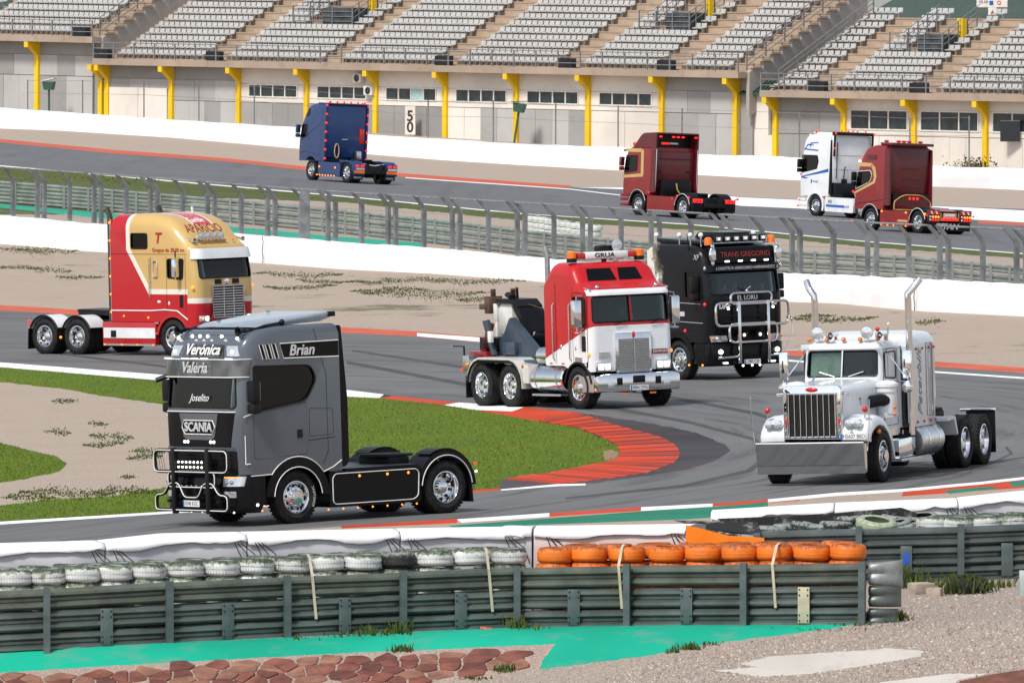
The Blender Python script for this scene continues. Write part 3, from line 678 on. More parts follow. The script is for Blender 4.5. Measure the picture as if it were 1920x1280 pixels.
build_section(S3, 11, [(1453,1512),(1563,1707),(1763,2000)], [1535,1735], {1: 5}, [1452,1580,1712,1846,1985],
    [(1456,1575,'grey',0,0,0,0,0,0),(1585,1708,'win','c',3,*W3),(1716,1841,'win','c',3,*W3),(1851,1980,'win','c',3,*W3)], -1, 0, [1531,1720], [.35])
# white doors and the link building between the two blocks
def wall_thing(S, name, x0, x1, y0, y1, z0, z1, mat): m = MB(); m.box(x0, x1, y0, y1, z0, z1); return m.build(name, mat, S.o, 0)
a_, b_ = S2.X(205, 1.1), S2.X(313, 1.1); wall_thing(S2, 'door', a_, (a_+b_)/2-.02, 1.1, 1.19, -6, -1.6, MT['cream']); wall_thing(S2, 'door', (a_+b_)/2+.02, b_, 1.1, 1.19, -6, -1.6, MT['cream'])
lk = empty('link_building', 'small cream wall with a dark tiled lean-to roof between two grandstand blocks', 'building', loc=S2.o.location, rot=S2.o.rotation_euler)
m = MB(); x0, x1 = S2.X(1383, 1.6), S2.X(1447, 1.6); m.box(x0, x1+.6, 1.6, 1.9, -7, -1.0); m.build('wall', MT['cream'], lk, 0)
m = MB(); m.prism([(1.2,-1.0),(1.2,-1.12),(2.6,-.35),(2.6,-.2)], 'x', x0, x1-.2); rf = m.build('roof', MT['hood'], lk, 0)
for i in range(9):
    m = MB(); xx = x0+.1+(x1-x0-.4)*i/8; m.tube([(xx,1.22,-.97),(xx,2.58,-.19)], .05, 6); m.build('roof_rib', MT['darksteel'], rf)
# small things on the stand front
for (px, row, n) in ((665,147,0),(686,170,1)):
    x = S2.X(px, .6); z = -(row-(121.5+(px-173)*.0211))/26.2
    e = empty('air_conditioner', ['grey air conditioner fan unit hung under the slab above the blue truck','white air conditioner unit below another beside a yellow pillar'][n], 'air conditioner', 'air conditioners by the yellow pillar')
    e.matrix_world = S2.o.matrix_basis @ Matrix.Translation((x, .95, z))
    m = MB(); m.box(-.45,.45,-.17,.2,-.32,.32); m.build('casing', MT['frame'], e, bevel=.02)
    m = MB(); m.lathe([(.26,-.19),(.26,-.172),(.02,-.172)], n=16); m.build('fan_grille', MT['darkbox'], e)
def from_stand(S, px, Y, row):
    """world point in front of the stand at photo pixel (px,row)"""
    p = B0 + BN*Y + BU*bx(px, Y); return at_depth(px, row, p.y)
p = from_stand(S2, 769, .3, 226)
sg = empty('distance_board', 'white upright board with a black 5 over a black 0', 'sign', loc=p, rot=(0, 0, -R(25)))
m = MB(); m.box(-.4,.4,0,.05,-1.0,1.0); m.build('panel', MT['cream'], sg, 0); m = MB(); m.box(-.04,.04,.06,.12,-2.6,-.0); m.build('post', MT['post'], sg, 0)
text('5', MT['ink'], sg, (0,-.01,.28), (1,0,0), (0,0,1), 1.05, bold=.02); text('0', MT['ink'], sg, (0,-.01,-.5), (1,0,0), (0,0,1), 1.05, bold=.02)
p = from_stand(S3, 1893, .6, 246)
e = empty('video_screen', 'dark square screen hung in front of a cream window', 'screen', loc=p, rot=(0,0,-R(20)))
m = MB(); m.box(-.65,.65,0,.1,-.66,.66); m.build('display', MT['darkbox'], e, 0); m = MB(); m.box(-.68,.68,.101,.16,-.7,.7); m.build('housing', MT['rail'], e, 0)
def hooded(px, row_top, row_base, Y, lean, lab):
    p = from_stand(S2, px, Y, row_top); q = from_stand(S2, px, Y, row_base); h = p.z-q.z
    e = empty('loudspeaker_post', lab, 'speaker', 'hooded green boxes on poles', q, (0, lean, R(-20)))
    m = MB(); m.box(-.06,.06,-.06,.06,0,h-.5); m.build('pole', MT['hood'], e, 0)
    m = MB(); m.prism([(-.42,.15),(.42,.15),(.3,-.45),(-.3,-.45)], 'y', -.3, .3); b = m.build('box', MT['hood'], e, 0); b.location = (0,0,h-.2)
    m = MB(); m.prism([(-.52,.16),(.5,.36),(.5,.42),(-.52,.22)], 'y', -.4, .4); b = m.build('hood', MT['frame'] if lean == 0 else MT['hood'], e, 0); b.location = (0,0,h-.2)
hooded(92, 152, 215, -1.0, 0, 'green box with a pale slanted hood on a pole, upright by the grey panels')
hooded(963, 192, 275, -1.0, R(9), 'green hooded box on a leaning pole beside a yellow pillar')

# far barrier under the stand, covered in white plastic
def wall_run(name, base_tab, top_tab, x0, x1, step, thick, mat, label, cat, seed, parent=None):
    rnd = random.Random(seed); P = []
    x = x0
    while x <= x1: P.append((x, G(x, lerp_rows(base_tab, x)))); x += step
    e = empty(name, label, cat, loc=P[len(P)//2][1]) if parent is None else parent
    o = e.location.copy(); tops = []
    seg = 8
    for s0 in range(0, len(P)-1, seg):
        Q = P[s0:s0+seg+1]; vv = []; ff = []; n = len(Q)
        for i, (x, g) in enumerate(Q):
            a = P[max(0, min(len(P)-2, s0+i-1))][1]; b = P[min(len(P)-1, s0+i+1)][1]; d = (b-a); d.z = 0; d.normalize(); nr = Vector((-d.y, d.x, 0))
            if nr.y < 0: nr = -nr
            zt = at_depth(x, lerp_rows(top_tab, x), g.y).z - g.z
            w = rnd.uniform(-.05, .05)
            for (f, zz) in ((0+w*.5, -.15), (.0+w, zt*.35), (w*1.6, zt*.7), (.06, zt-.04+w*.3), (thick*.5, zt+w*.4), (thick, zt-.04), (thick+.02, -.15)):
                q = g + nr*f - o; vv.append((q.x, q.y, q.z+zz))
            if s0+i not in tops: tops.append(s0+i)
        for i in range(n-1):
            for j in range(6): ff.append((i*7+j, (i+1)*7+j, (i+1)*7+j+1, i*7+j+1))
        ff += [tuple(range(7)), tuple((n-1)*7+j for j in reversed(range(7)))]
        me = bpy.data.meshes.new('sheeting'); me.from_pydata(vv, [], ff); me.materials.append(mat); me.shade_smooth(); me.set_sharp_from_angle(angle=R(50))
        put('sheeting', me, e)
    return e
FB = [(-60,235),(0,238),(320,258),(560,279),(826,300),(984,310),(1169,320),(1470,337),(1750,350),(1860,354),(1920,356.5),(2000,360)]
FT = [(-60,199),(0,202.5),(320,225),(450,233),(560,240),(691,253),(965,270),(1180,277),(1311,290),(1446,293),(1774,312),(1920,316),(2000,319)]
wall_run('far_barrier', FB, FT, -60, 1990, 20, .7, MT['tarp'], 'long white plastic-covered barrier at the foot of the grandstand', 'barrier', 31)
cf = empty('wire_fence', 'thin dark fence posts with wires behind the far white barrier', 'fence', loc=G(960, 300))
cfp = []
for px, rt in ((52,150),(155,150),(270,150),(373,155),(477,160),(803,188),(925,188),(1042,194),(1159,198),(1279,203),(1387,206),(1499,210),(1706,220),(1817,218)):
    g = G(px, lerp_rows(FB, px)-5); zt = at_depth(px, rt, g.y).z; cfp.append((g, zt))
    m = MB(); m.box(-.045,.045,-.045,.045,-.1,zt-g.z); b = m.build('post', MT['post'], cf, 0); b.location = g - cf.location
for k in (.98, .72):
    m = MB(); m.tube([tuple(Vector((g.x, g.y, g.z+(zt-g.z)*k))-cf.location) for g, zt in cfp], .012, 4); m.build('wire', MT['wire'], cf)

# middle wall with the debris fence on it
MBT = [(-60,453),(0,457),(140,469),(473,492),(640,504.5),(812,513),(1035,530),(1240,548),(1467,565),(1563,568),(1720,583),(1920,593),(2000,598)]
MTT = [(-60,399),(0,404),(195,422),(437,438),(640,454),(846,468),(1035,487),(1240,497),(1463,512),(1603,517),(1920,533),(2000,537)]
wall_run('trap_barrier', MBT, MTT, -60, 1990, 14, .45, MT['tarp'], 'white sheeted wall under the tall mesh fence beyond the gravel trap', 'barrier', 32)
FTOP = [(-60,307),(0,312),(213,327),(427,343),(640,359),(832,370),(1066,384),(1340,400),(1472,408),(1613,415),(1893,428),(2000,433)]
ST = [-48,58,165,270,377,490,603,717,836,956,1078,1207,1340,1472,1613,1748,1893,2010]
df = empty('debris_fence', 'tall grey debris fence with cranked posts and wire mesh above the white wall', 'fence', loc=G(960, 520))
def fence_post(x, thick=.05):
    g = G(x, lerp_rows(MBT, x)); d = G(x+10, lerp_rows(MBT, x+10)) - G(x-10, lerp_rows(MBT, x-10)); d.z = 0; d.normalize()
    nr = Vector((-d.y, d.x, 0)); nr = -nr if nr.y > 0 else nr              # towards the camera side
    zt = at_depth(x, lerp_rows(FTOP, x), g.y).z - g.z
    return g - nr*.3, d, nr, zt
for a, b in zip(ST, ST[1:]):
    e = b - 13*(b-a)/115; tops = []; necks = []; cols = []
    for x in (a+1, (a+e)/2+1, e):
        g, d, nr, zt = fence_post(x+16*(.8 if x > 900 else .7)); l = g - df.location
        m = MB(); kz = zt-.42
        def at(f, z, s=0): return tuple(l + nr*f + d*s + Vector((0,0,z)))
        def bar(f0, z0, f1, z1, w, dp):
            m.add([at(f0-dp,z0,-w),at(f0-dp,z0,w),at(f0+dp,z0,w),at(f0+dp,z0,-w),at(f1-dp,z1,-w),at(f1-dp,z1,w),at(f1+dp,z1,w),at(f1+dp,z1,-w)],[(0,3,2,1),(4,5,6,7),(0,1,5,4),(1,2,6,5),(2,3,7,6),(3,0,4,7)])
        bar(0, .3, 0, kz, .075, .075); bar(0, kz-.02, .40, zt, .07, .07)
        m.build('post', MT['post'], df, 0)
        tops.append(at(.40, zt-.02)); necks.append(at(.06, kz)); cols.append((l, nr, kz))
    m = MB(); m.tube(tops, .035, 6); m.build('top_rail', MT['steel'], df)
    m = MB(); (l0, n0, k0), (l1, n1, k1) = cols[0], cols[-1]
    for z in (.15, .38, .61, .84, 1.0):
        m.tube([tuple(l+nr*.09+Vector((0,0,1.05+(k-1.05)*z))) for l, nr, k in cols], .007, 3)
    for i in range(0, 41):
        u = i/40; j = 0 if u < .5 else 1; v = u*2-j; p = cols[j][0].lerp(cols[j+1][0], v) + cols[0][1]*.09; kk = cols[j][2]
        m.tube([tuple(p+Vector((0,0,1.05))), tuple(p+Vector((0,0,kk)))], .0022, 3)
    tag(m.build('wire_mesh', MT['wire'], df, 0), kind='stuff')
g, d, nr, zt = fence_post(553)
m = MB(); m.box(-.19,.19,-.19,.19,.2,zt-.05); cb = m.build('box_post', MT['post'], df, 0, bevel=.015); cb.location = g - df.location - nr*.1

for px in (497, 1720, 1100, 300):                             # seams in the sheeting
    g, d, nr, zt = fence_post(px); l = G(px, lerp_rows(MBT, px)); e_ = bpy.data.objects['trap_barrier']; h = at_depth(px, lerp_rows(MTT, px), l.y).z - l.z
    m = MB(); m.tube([tuple(l - e_.location + nr*.10 + Vector((.02*math.sin(q*2.1), 0, h*q/5))) for q in range(6)], .016, 5); m.build('seam', MT['darkbox'] if px > 400 else MT['rail'], e_)
# guard rail behind that fence
def w_beam(m, P, z, h, dirs, dep=.07):
    """corrugated beam along points P (each with outward normal), centred at height z"""
    prof = [(0,-.5),(dep*.5,-.46),(dep,-.33),(dep,-.2),(.01,-.06),(.01,.06),(dep,.2),(dep,.33),(dep*.5,.46),(0,.5)]
    n = len(prof); vv = []; ff = []
    for p, nr in zip(P, dirs):
        for f, k in prof:
            q = Vector(p) + nr*f; vv.append((q.x, q.y, q.z+z+k*h))
        for f, k in reversed(prof):
            q = Vector(p) + nr*(f-.012); vv.append((q.x, q.y, q.z+z+k*h))
    N = 2*n
    for i in range(len(P)-1):
        for j in range(N): ff.append((i*N+j, (i+1)*N+j, (i+1)*N+(j+1) % N, i*N+(j+1) % N))
    ff += [tuple(range(N)), tuple((len(P)-1)*N+j for j in reversed(range(N)))]
    m.add(vv, ff)
GR = [(-60,376),(0,381),(213,398),(427,417),(640,438),(832,459),(963,476),(1100,492),(1240,505),(1463,520),(1720,534),(1920,556),(2000,566)]
gr = empty('guard_rail', 'triple guard rail of weathered grey beams beyond the mesh fence', 'guard rail', loc=G(640, 438))
xs = [-60]
while xs[-1] < 2000: xs.append(xs[-1] + 46*(1-.00012*xs[-1]))
for i, x in enumerate(xs[:-1]):
    a, b = G(x, lerp_rows(GR, x))-gr.location, G(xs[i+1], lerp_rows(GR, xs[i+1]))-gr.location
    d = (b-a); d.z = 0; nr = Vector((d.y, -d.x, 0)).normalized()
    for z in (.18, .52, .86):
        m = MB(); w_beam(m, [a, b], z, .29, [nr, nr]); m.build('beam', MT['guard'], gr, 30)
    m = MB(); m.box(-.05,.05,-.05,.05,-.2,1.02); o_ = m.build('post', MT['guard'], gr, 0); o_.location = a + nr*.1
# pale tyre bundle behind it
tb = empty('tyre_barrier', 'row of pale strapped tyre bundles behind the guard rail', 'tyre barrier', loc=G(1060, 447))
rt = random.Random(9); pal = simple('pale_tyre_sheet', (.58,.62,.58), .6, var=.15, scale=2, dirt=(.2,.3,.22), dirt_amt=.6)
for i in range(12):
    g = G(1002+10.2*i, 447+1.75*i) - tb.location; m = MB()
    m.lathe([(.14,0),(.30,.02),(.33,.12),(.30,.22),(.14,.24)], ax='z', n=14)
    for lay in range(3):
        o_ = put('tyre', m.mesh('tyre', pal, 50), tb); o_.location = g + Vector((rt.uniform(-.03,.03), 0, .25+lay*.23)); o_.rotation_euler = (rt.uniform(-.06,.06)+.06, 0, 0)
# shrub by the last yellow pillar
g = G(1822, 334); g = from_stand(S3, 1822, -1.2, 318); rnd = random.Random(12)
tr = empty('shrub', 'low dry green shrub at the foot of a yellow pillar', 'shrub', loc=g)
m = MB()
for i in range(420):
    p = Vector((rnd.gauss(0,.75), rnd.gauss(0,.3), abs(rnd.gauss(0,.34)))); q = Vector((rnd.uniform(-1,1), rnd.uniform(-1,1), rnd.uniform(.1,1)))*.16; r_ = q.cross(Vector((rnd.random(), rnd.random(), .3)))*.5
    m.add([p-r_, p+r_, p+q], [(0,1,2)])
m.build('foliage', leafmat('shrub_leaf', (.09,.095,.03)), tr, 0)
m = MB()
for i in range(7): m.tube([(rnd.gauss(0,.4), rnd.gauss(0,.15), -.3), (rnd.gauss(0,.6), rnd.gauss(0,.2), .5)], .015, 4)
m.build('stem', MT['brown'], tr)

# beyond the stand: a wooded rise, parked vans, a white sign
MT['hill'] = grass_mat('hazy_wooded_rise', (.055,.085,.075), .1)  # bluish distance haze is mixed into the colour
hm = MB(); N_ = 60; pts = []
for i in range(N_+1):
    x = -260 + 560*i/N_; h = 9 + 5*math.sin(i*.37) + 3*math.sin(i*1.1+1)
    for (y, k) in ((1150, 0), (1190, .55), (1240, .9), (1300, 1.0), (1500, 1.1)): pts.append((x, y+8*math.sin(i*.5), terrain(x, y)-.3+h*k))
hm.add(pts, [(i*5+j, (i+1)*5+j, (i+1)*5+j+1, i*5+j+1) for i in range(N_) for j in range(4)])
tag(hm.build('hill', MT['hill'], None), kind='structure')
pts = []; rnd = random.Random(14)
m = MB()
for i in range(9000):
    x = rnd.uniform(-60, 110); y = rnd.uniform(1090, 1200); z = terrain(x, y) + abs(rnd.gauss(0, 1.0))*4*(.6+.4*math.sin(x*.23)) ; s_ = rnd.uniform(.35, .9)
    a = Vector((rnd.uniform(-1,1), rnd.uniform(-1,1), rnd.uniform(-1,1)))*s_; b = Vector((rnd.uniform(-1,1), rnd.uniform(-1,1), rnd.uniform(-1,1)))*s_
    p = Vector((x, y, z)); m.add([p, p+a, p+b], [(0,1,2)])
tag(m.build('far_wood', leafmat('hazy_wood_leaf', (.055,.085,.070)), None, 0), kind='stuff')  # leaf colour carries the same painted-in haze as the hill
def van(px, row, y, lab, rot, col):
    p = at_depth(px, row, y); e = empty('parked_van', lab, 'van', 'vans parked beyond the stand', p, (0, 0, rot))
    m = MB(); m.prism([(-2.6,.35),(2.4,.35),(2.55,.9),(1.9,1.25),(1.2,2.1),(-2.6,2.15)], 'y', -.95, .95); b = m.build('body', col, e, bevel=.08)
    for s_ in (-.965, .955):
        m = MB(); m.prism([(.3,1.2),(1.6,1.2),(1.1,1.95),(.3,1.95)], 'y', s_, s_+.01); m.build('window', MT['winglass'], e, 0)
    for x in (-1.6, 1.55):
        for s_ in (-.85, .85): m = MB(); m.lathe([(.05,-.1),(.33,-.1),(.33,.1),(.05,.1)], c=(x,s_,.33), n=14); m.build('wheel', MT['rubber'], e)
    m = MB(); m.prism([(1.98,1.22),(2.0,1.25),(1.27,2.05),(1.25,2.0)], 'y', -.8, .8); m.build('windscreen', MT['winglass'], e, 0)
van(1478, 150, 800, 'white van parked beyond the gap, lower of the two by the steps', .5, MT['white'])
van(1530, 118, 860, 'white van parked beyond the gap, farther up behind the sloping railing', .3, MT['white'])
p = at_depth(1545, 70, 900)
e = empty('advert_hoarding', 'red over white hoarding beyond the gap between the stands', 'hoarding', loc=p)
m = MB(); m.box(-6,3,0,.15,-.1,1.1); m.build('red_panel', MT['far_red'], e, 0); m = MB(); m.box(-6,3,0,.15,-1.3,-.12); m.build('white_panel', MT['frame'], e, 0)
for q in (-5.5, 2.5): m = MB(); m.box(q-.1, q+.1, .16, .3, -6, 1); m.build('post', MT['post'], e, 0)
p = at_depth(1860, 8, 830)
e = empty('white_sign', 'white sign with red and blue marks on top of the stand', 'sign', loc=p)
m = MB(); m.box(-1.2,1.2,0,.08,-.25,.6); m.build('panel', MT['frame'], e, 0); m = MB(); m.box(-.3,.35,0,.08,-.85,-.26); m.build('panel', MT['frame'], e, 0)
m = MB(); m.lathe([(.16,-.02),(.1,-.02)], c=(.55,0,.1), n=14); m.build('red_ring', MT['redlens'], e, 0); m = MB(); m.box(-.2,.1,-.012,-.003,-.1,.25); m.build('blue_mark', MT['bluestripe'], e, 0)
m = MB(); m.prism([(-.12,-.8),(.2,-.8),(.04,-.45)], 'y', -.02, -.005); m.build('red_triangle', MT['redlens'], e, 0); m = MB(); m.box(-.08,.08,.1,.2,-6,.3); m.build('post', MT['post'], e, 0)
text('50,00', MT['ink'], e, (-.65,-.012,.15), (1,0,0), (0,0,1), .32)
# ------------------------------------------------------------ tractor-unit kit: +x forward, +y left, z up, origin under the front axle
def place(root, anchor, px, row, heading, scale=1.0):
    g = G(px, row); h = R(heading); e = .5
    n = Vector((-(terrain(g.x+e, g.y)-terrain(g.x-e, g.y))/(2*e), -(terrain(g.x, g.y+e)-terrain(g.x, g.y-e))/(2*e), 1)).normalized()
    f = Vector((math.cos(h), math.sin(h), 0)); f = (f - n*f.dot(n)).normalized(); l = n.cross(f)
    M3 = Matrix((f, l, n)).transposed()
    o = g - M3 @ Vector((anchor[0], anchor[1], 0))*scale
    root.matrix_world = Matrix.Translation(o) @ M3.to_4x4() @ Matrix.Scale(scale, 4)
def fillet(pts, rad, n=4):
    """round the corners of a closed polygon; rad = one radius or a list"""
    out = []; N = len(pts)
    for i, p in enumerate(pts):
        r = rad[i] if isinstance(rad, (list, tuple)) else rad
        if r <= 0: out.append(p); continue
        a, b = pts[i-1], pts[(i+1) % N]; k = len(p)
        va = [a[j]-p[j] for j in range(2)]; vb = [b[j]-p[j] for j in range(2)]
        la, lb = math.hypot(*va), math.hypot(*vb); t = min(r, la*.48, lb*.48)
        A = [p[j]+(a[j]-p[j])*t/la for j in range(k)]; B = [p[j]+(b[j]-p[j])*t/lb for j in range(k)]
        for q in range(n+1):
            u = q/n; out.append(tuple((1-u)**2*A[j]+2*u*(1-u)*p[j]+u*u*B[j] for j in range(k)))
    return out
class Cab:
    """prof: closed (x,z,front weight,top weight) outline; fr/tr radii of front corners / roof edges"""
    def __init__(s, prof, W, fr, tr): s.p, s.W, s.fr, s.tr = prof, W, fr, tr
    def setb(s, y, r, W=None):
        h = (W or s.W)/2
        if r <= 0: return 0
        u = min(1, max(0, (abs(y)-(h-r))/r)); return r*(1-math.sqrt(max(0, 1-u*u)))
    def mesh(s, mat, shrink=0):
        W = s.W-2*shrink; ys = {0.0, W/4}
        for r in (s.fr, s.tr):
            for q in (0, 18, 36, 54, 72, 90):
                ys.add(round(W/2-r+r*math.sin(R(q)), 4))
        ys = sorted(y for y in ys if y >= 0); ys = [-y for y in reversed(ys) if y > 0] + ys
        p = s.p
        if shrink:
            cx = sum(q[0] for q in p)/len(p); x0, x1 = min(q[0] for q in p), max(q[0] for q in p); z0, z1 = min(q[1] for q in p), max(q[1] for q in p)
            mx, mz = (x0+x1)/2, (z0+z1)/2; kx, kz = 1-2*shrink/(x1-x0), 1-2*shrink/(z1-z0)
            p = [(mx+(q[0]-mx)*kx, mz+(q[1]-mz)*kz, q[2], q[3]) for q in p]
        n = len(p); vv = []; ff = []
        for y in ys:
            a, b = s.setb(y, s.fr, W), s.setb(y, s.tr, W)
            vv += [(q[0]-q[2]*a, y, q[1]-q[3]*b) for q in p]
        for i in range(len(ys)-1):
            for j in range(n): ff.append((i*n+j, i*n+(j+1) % n, (i+1)*n+(j+1) % n, (i+1)*n+j))
        ff += [tuple(reversed(range(n))), tuple((len(ys)-1)*n+j for j in range(n))]
        me = bpy.data.meshes.new('cab'); me.from_pydata(vv, [], ff); me.materials.append(mat)
        bm = bmesh.new(); bm.from_mesh(me); bmesh.ops.recalc_face_normals(bm, faces=bm.faces); bm.to_mesh(me); bm.free()
        return me
    def fx(s, y, z):
        """x of the front surface"""
        best = None; N = len(s.p); a0 = s.setb(y, s.fr); b0 = s.setb(y, s.tr)
        for i in range(N):
            p, q = s.p[i], s.p[(i+1) % N]
            z0, z1 = p[1]-p[3]*b0, q[1]-q[3]*b0
            if min(z0, z1)-1e-6 <= z <= max(z0, z1)+1e-6 and abs(z1-z0) > 1e-6:
                u = (z-z0)/(z1-z0); x = p[0]+(q[0]-p[0])*u - a0*(p[2]+(q[2]-p[2])*u)
                if best is None or x > best: best = x
        return best if best is not None else max(q[0] for q in s.p)
    def patch(s, name, yb0, yb1, yt0, yt1, z0, z1, off, th, mat, parent, ny=14, nz=5, skew=0):
        """sheet that follows the front of the cab"""
        vv = []; ff = []
        for t in (0, 1):
            for i in range(nz+1):
                v = i/nz; z = z0+(z1-z0)*v; a, b = yb0+(yt0-yb0)*v, yb1+(yt1-yb1)*v
                for j in range(ny+1):
                    y = a+(b-a)*j/ny; zz = z+skew*y
                    vv.append((s.fx(max(-s.W/2+.002, min(s.W/2-.002, y)), zz)+off+th*t, y, zz))
        n1 = (ny+1); half = n1*(nz+1)
        for i in range(nz):
            for j in range(ny):
                q = (i*n1+j, i*n1+j+1, (i+1)*n1+j+1, (i+1)*n1+j); ff.append(tuple(reversed(q))); ff.append(tuple(k+half for k in q))
        for j in range(ny): ff.append((j, j+1, j+1+half, j+half)); k = nz*n1; ff.append((k+j+1, k+j, k+j+half, k+j+1+half))
        for i in range(nz): ff.append(((i+1)*n1, i*n1, i*n1+half, (i+1)*n1+half)); e = ny; ff.append((i*n1+e, (i+1)*n1+e, (i+1)*n1+e+half, i*n1+e+half))
        m = MB(); m.add(vv, ff); return m.build(name, mat, parent, 40)
def carve(me, cutters):
    """body minus cutter meshes"""
    n0 = len(me.polygons)
    for tr_ in range(3):
        o = put('carve', me.copy()); cs = []
        for c in cutters:
            co = put('carve', c); cs.append(co); md = o.modifiers.new('b', 'BOOLEAN'); md.operation = 'DIFFERENCE'; md.object = co
            md.solver = 'EXACT' if tr_ < 2 else 'FAST'
            if tr_ < 2: md.material_mode = 'TRANSFER'; md.use_self = tr_ == 1
        dg = bpy.context.evaluated_depsgraph_get(); out = bpy.data.meshes.new_from_object(o.evaluated_get(dg))
        for q in cs + [o]: bpy.data.objects.remove(q)
        if len(out.polygons) > n0*.5: break
    out.shade_smooth(); out.set_sharp_from_angle(angle=R(32)); return out
def pr(poly, ax, a, b, mat): m = MB(); m.prism(poly, ax, a, b); return m.mesh('cutter', mat, 0)
def cab_body(root, cab, mat, windows, screen, glass='glass', sglass=None, name='cab', seal=.018, extra=()):
    """windows: (x,z) polygons cut through both sides; screen: (y,z) polygon cut through the front"""
    cut = [cab.mesh(MT['seat'], .07)]
    for w in windows: cut.append(pr(w, 'y', -3, 3, MT['black']))
    xm = max(q[0] for q in cab.p)
    if screen: cut.append(pr(screen, 'x', xm-1.0, xm+1, MT['black']))
    me = carve(cab.mesh(mat), cut + list(extra)); me.name = name; o = put(name, me, root)
    h = cab.W/2
    for w in windows:
        for sd in (1, -1):
            wn_ = MB(); wn_.prism(w, 'y', sd*(h-.035), sd*(h-.023)); g = wn_.build('side_window', MT[sglass or glass], root, 0)
            sl = MB(); sl.tube([(x, sd*(h+.002), z) for x, z in w], seal, 6, closed=True); sl.build('seal', MT['black'], g)
    if screen:
        ys = [q[0] for q in screen]; zs = [q[1] for q in screen]; z0, z1 = min(zs)-.03, max(zs)+.03
        yb = max(q[0] for q in screen if q[1] < (z0+z1)/2)+.03; yt = max(q[0] for q in screen if q[1] > (z0+z1)/2)+.03
        g = cab.patch('windscreen', -yb, yb, -yt, yt, z0, z1, -.045, .012, MT[glass], root)
        sl = MB(); sl.tube([(cab.fx(y, z)+.002, y, z) for y, z in screen], seal, 6, closed=True); sl.build('seal', MT['black'], g)
    return o
def interior(root, xf, zd, W, left=True):
    m = MB(); m.box(xf-.62, xf-.22, -W/2+.13, W/2-.13, zd-.5, zd-.05); m.build('dashboard', MT['seat'], root, bevel=.04)
    for sd in (1, -1):
        y = sd*.58; x = xf-1.25
        m = MB(); m.box(x-.05, x+.42, y-.25, y+.25, zd-.62, zd-.45); m.prism([(x-.1,zd-.55),(x+.03,zd-.55),(x-.06,zd+.35),(x-.18,zd+.35)], 'y', y-.24, y+.24); m.box(x-.2, x-.08, y-.13, y+.13, zd+.36, zd+.55)
        m.build('driver_seat' if sd == 1 else 'passenger_seat', MT['seat'], root, bevel=.03)
    c = Vector((xf-.66, .58, zd-.02)); m = MB()
    m.tube([c+Vector((-.09*math.sin(q), .22*math.cos(q), .2*math.sin(q))) for q in [2*math.pi*i/20 for i in range(20)]], .018, 6, closed=True); m.tube([c+Vector((0,-.2,0)), c+Vector((0,.2,0))], .015, 5); m.build('steering_wheel', MT['black'], root)
WM = {}
def wheel_meshes(kind, R_, rimmat):
    key = (kind, R_, rimmat)
    if key in WM: return WM[key]
    ty = MB(); w = .30
    def tyre(h0):
        pts = [(.60*R_,-.10),(.60*R_,-.13),(.78*R_,-.150),(.93*R_,-.145),(.985*R_,-.115)]
        for k in (-.07, 0, .07): pts += [(R_,k-.03),(R_,k-.006),(R_-.014,k-.004),(R_-.014,k+.004),(R_,k+.006)]
        pts += [(R_,.10),(.985*R_,.115),(.95*R_,.140),(.93*R_,.145),(.80*R_,.150),(.79*R_,.154),(.77*R_,.154),(.76*R_,.149),(.63*R_,.13),(.60*R_,.10)]
        ty.lathe([(r, h+h0) for r, h in pts], n=40)
        for i in range(40):                                             # shoulder lugs
            q = 2*math.pi*i/40; c, s_ = math.cos(q), math.sin(q); t = Vector((-s_, 0, c)); rd = Vector((c, 0, s_))
            for hh in (-.118, .118):
                p = rd*(R_*.985); a = t*.022; b = Vector((0, .03, 0)); d = rd*.016
                o = Vector((0, hh+h0, 0)) + p
                ty.add([o-a-b, o+a-b, o+a+b, o-a+b, o-a-b*.8+d, o+a-b*.8+d, o+a+b*.8+d, o-a+b*.8+d], [(4,5,6,7),(0,1,5,4),(1,2,6,5),(2,3,7,6),(3,0,4,7)])
    rr = .605*R_
    rm = MB()
    if kind == 'steer':
        tyre(0)
        rm.lathe([(rr+.012,.10),(rr+.006,.132),(rr-.01,.135),(rr-.025,.12),(rr-.035,.05),(rr-.06,.055),(rr*.66,.105),(rr*.58,.112),(rr*.5,.112),(rr*.44,.118),(rr*.42,.19),(rr*.36,.205),(.001,.207)], n=36)
        hr, hz, br, bz_ = rr*.75, .093, rr*.52, .12
    else:
        tyre(0); tyre(-.34)
        rm.lathe([(rr+.012,.10),(rr+.006,.132),(rr-.01,.135),(rr-.022,.12),(rr-.03,.02),(rr-.05,-.05),(rr*.68,-.075),(rr*.55,-.08),(rr*.46,-.08),(rr*.44,-.02),(rr*.40,.045),(rr*.33,.06),(.001,.062)], n=36)
        hr, hz, br, bz_ = rr*.74, -.064, rr*.56, -.072
    for i in range(10):
        q = 2*math.pi*(i+.5)/10; c = (hr*math.cos(q), hz+.004, hr*math.sin(q)); rm.mi = 1
        rm.lathe([(.034,.012),(.001,.013)], c=c, n=10); rm.mi = 0
        q = 2*math.pi*i/10; c = (br*math.cos(q), bz_, br*math.sin(q)); rm.lathe([(.016,0),(.015,.028),(.001,.03)], c=c, n=6)
    WM[key] = (ty.mesh('wheel', MT['rubber'], 40), rm.mesh('rim', [MT[rimmat], MT['black']], 35))
    return WM[key]
def wheel(root, x, sd, kind, R_=.52, rim='chrome', yo=None):
    tm, rm = wheel_meshes(kind, R_, rim); y = (1.06 if kind == 'steer' else 1.06) if yo is None else yo
    w = put('wheel', tm, root, (x, sd*y, R_), 0 if sd > 0 else math.pi); w.rotation_euler.y = random.uniform(0, .6); put('rim', rm, w); return w
LM = {}
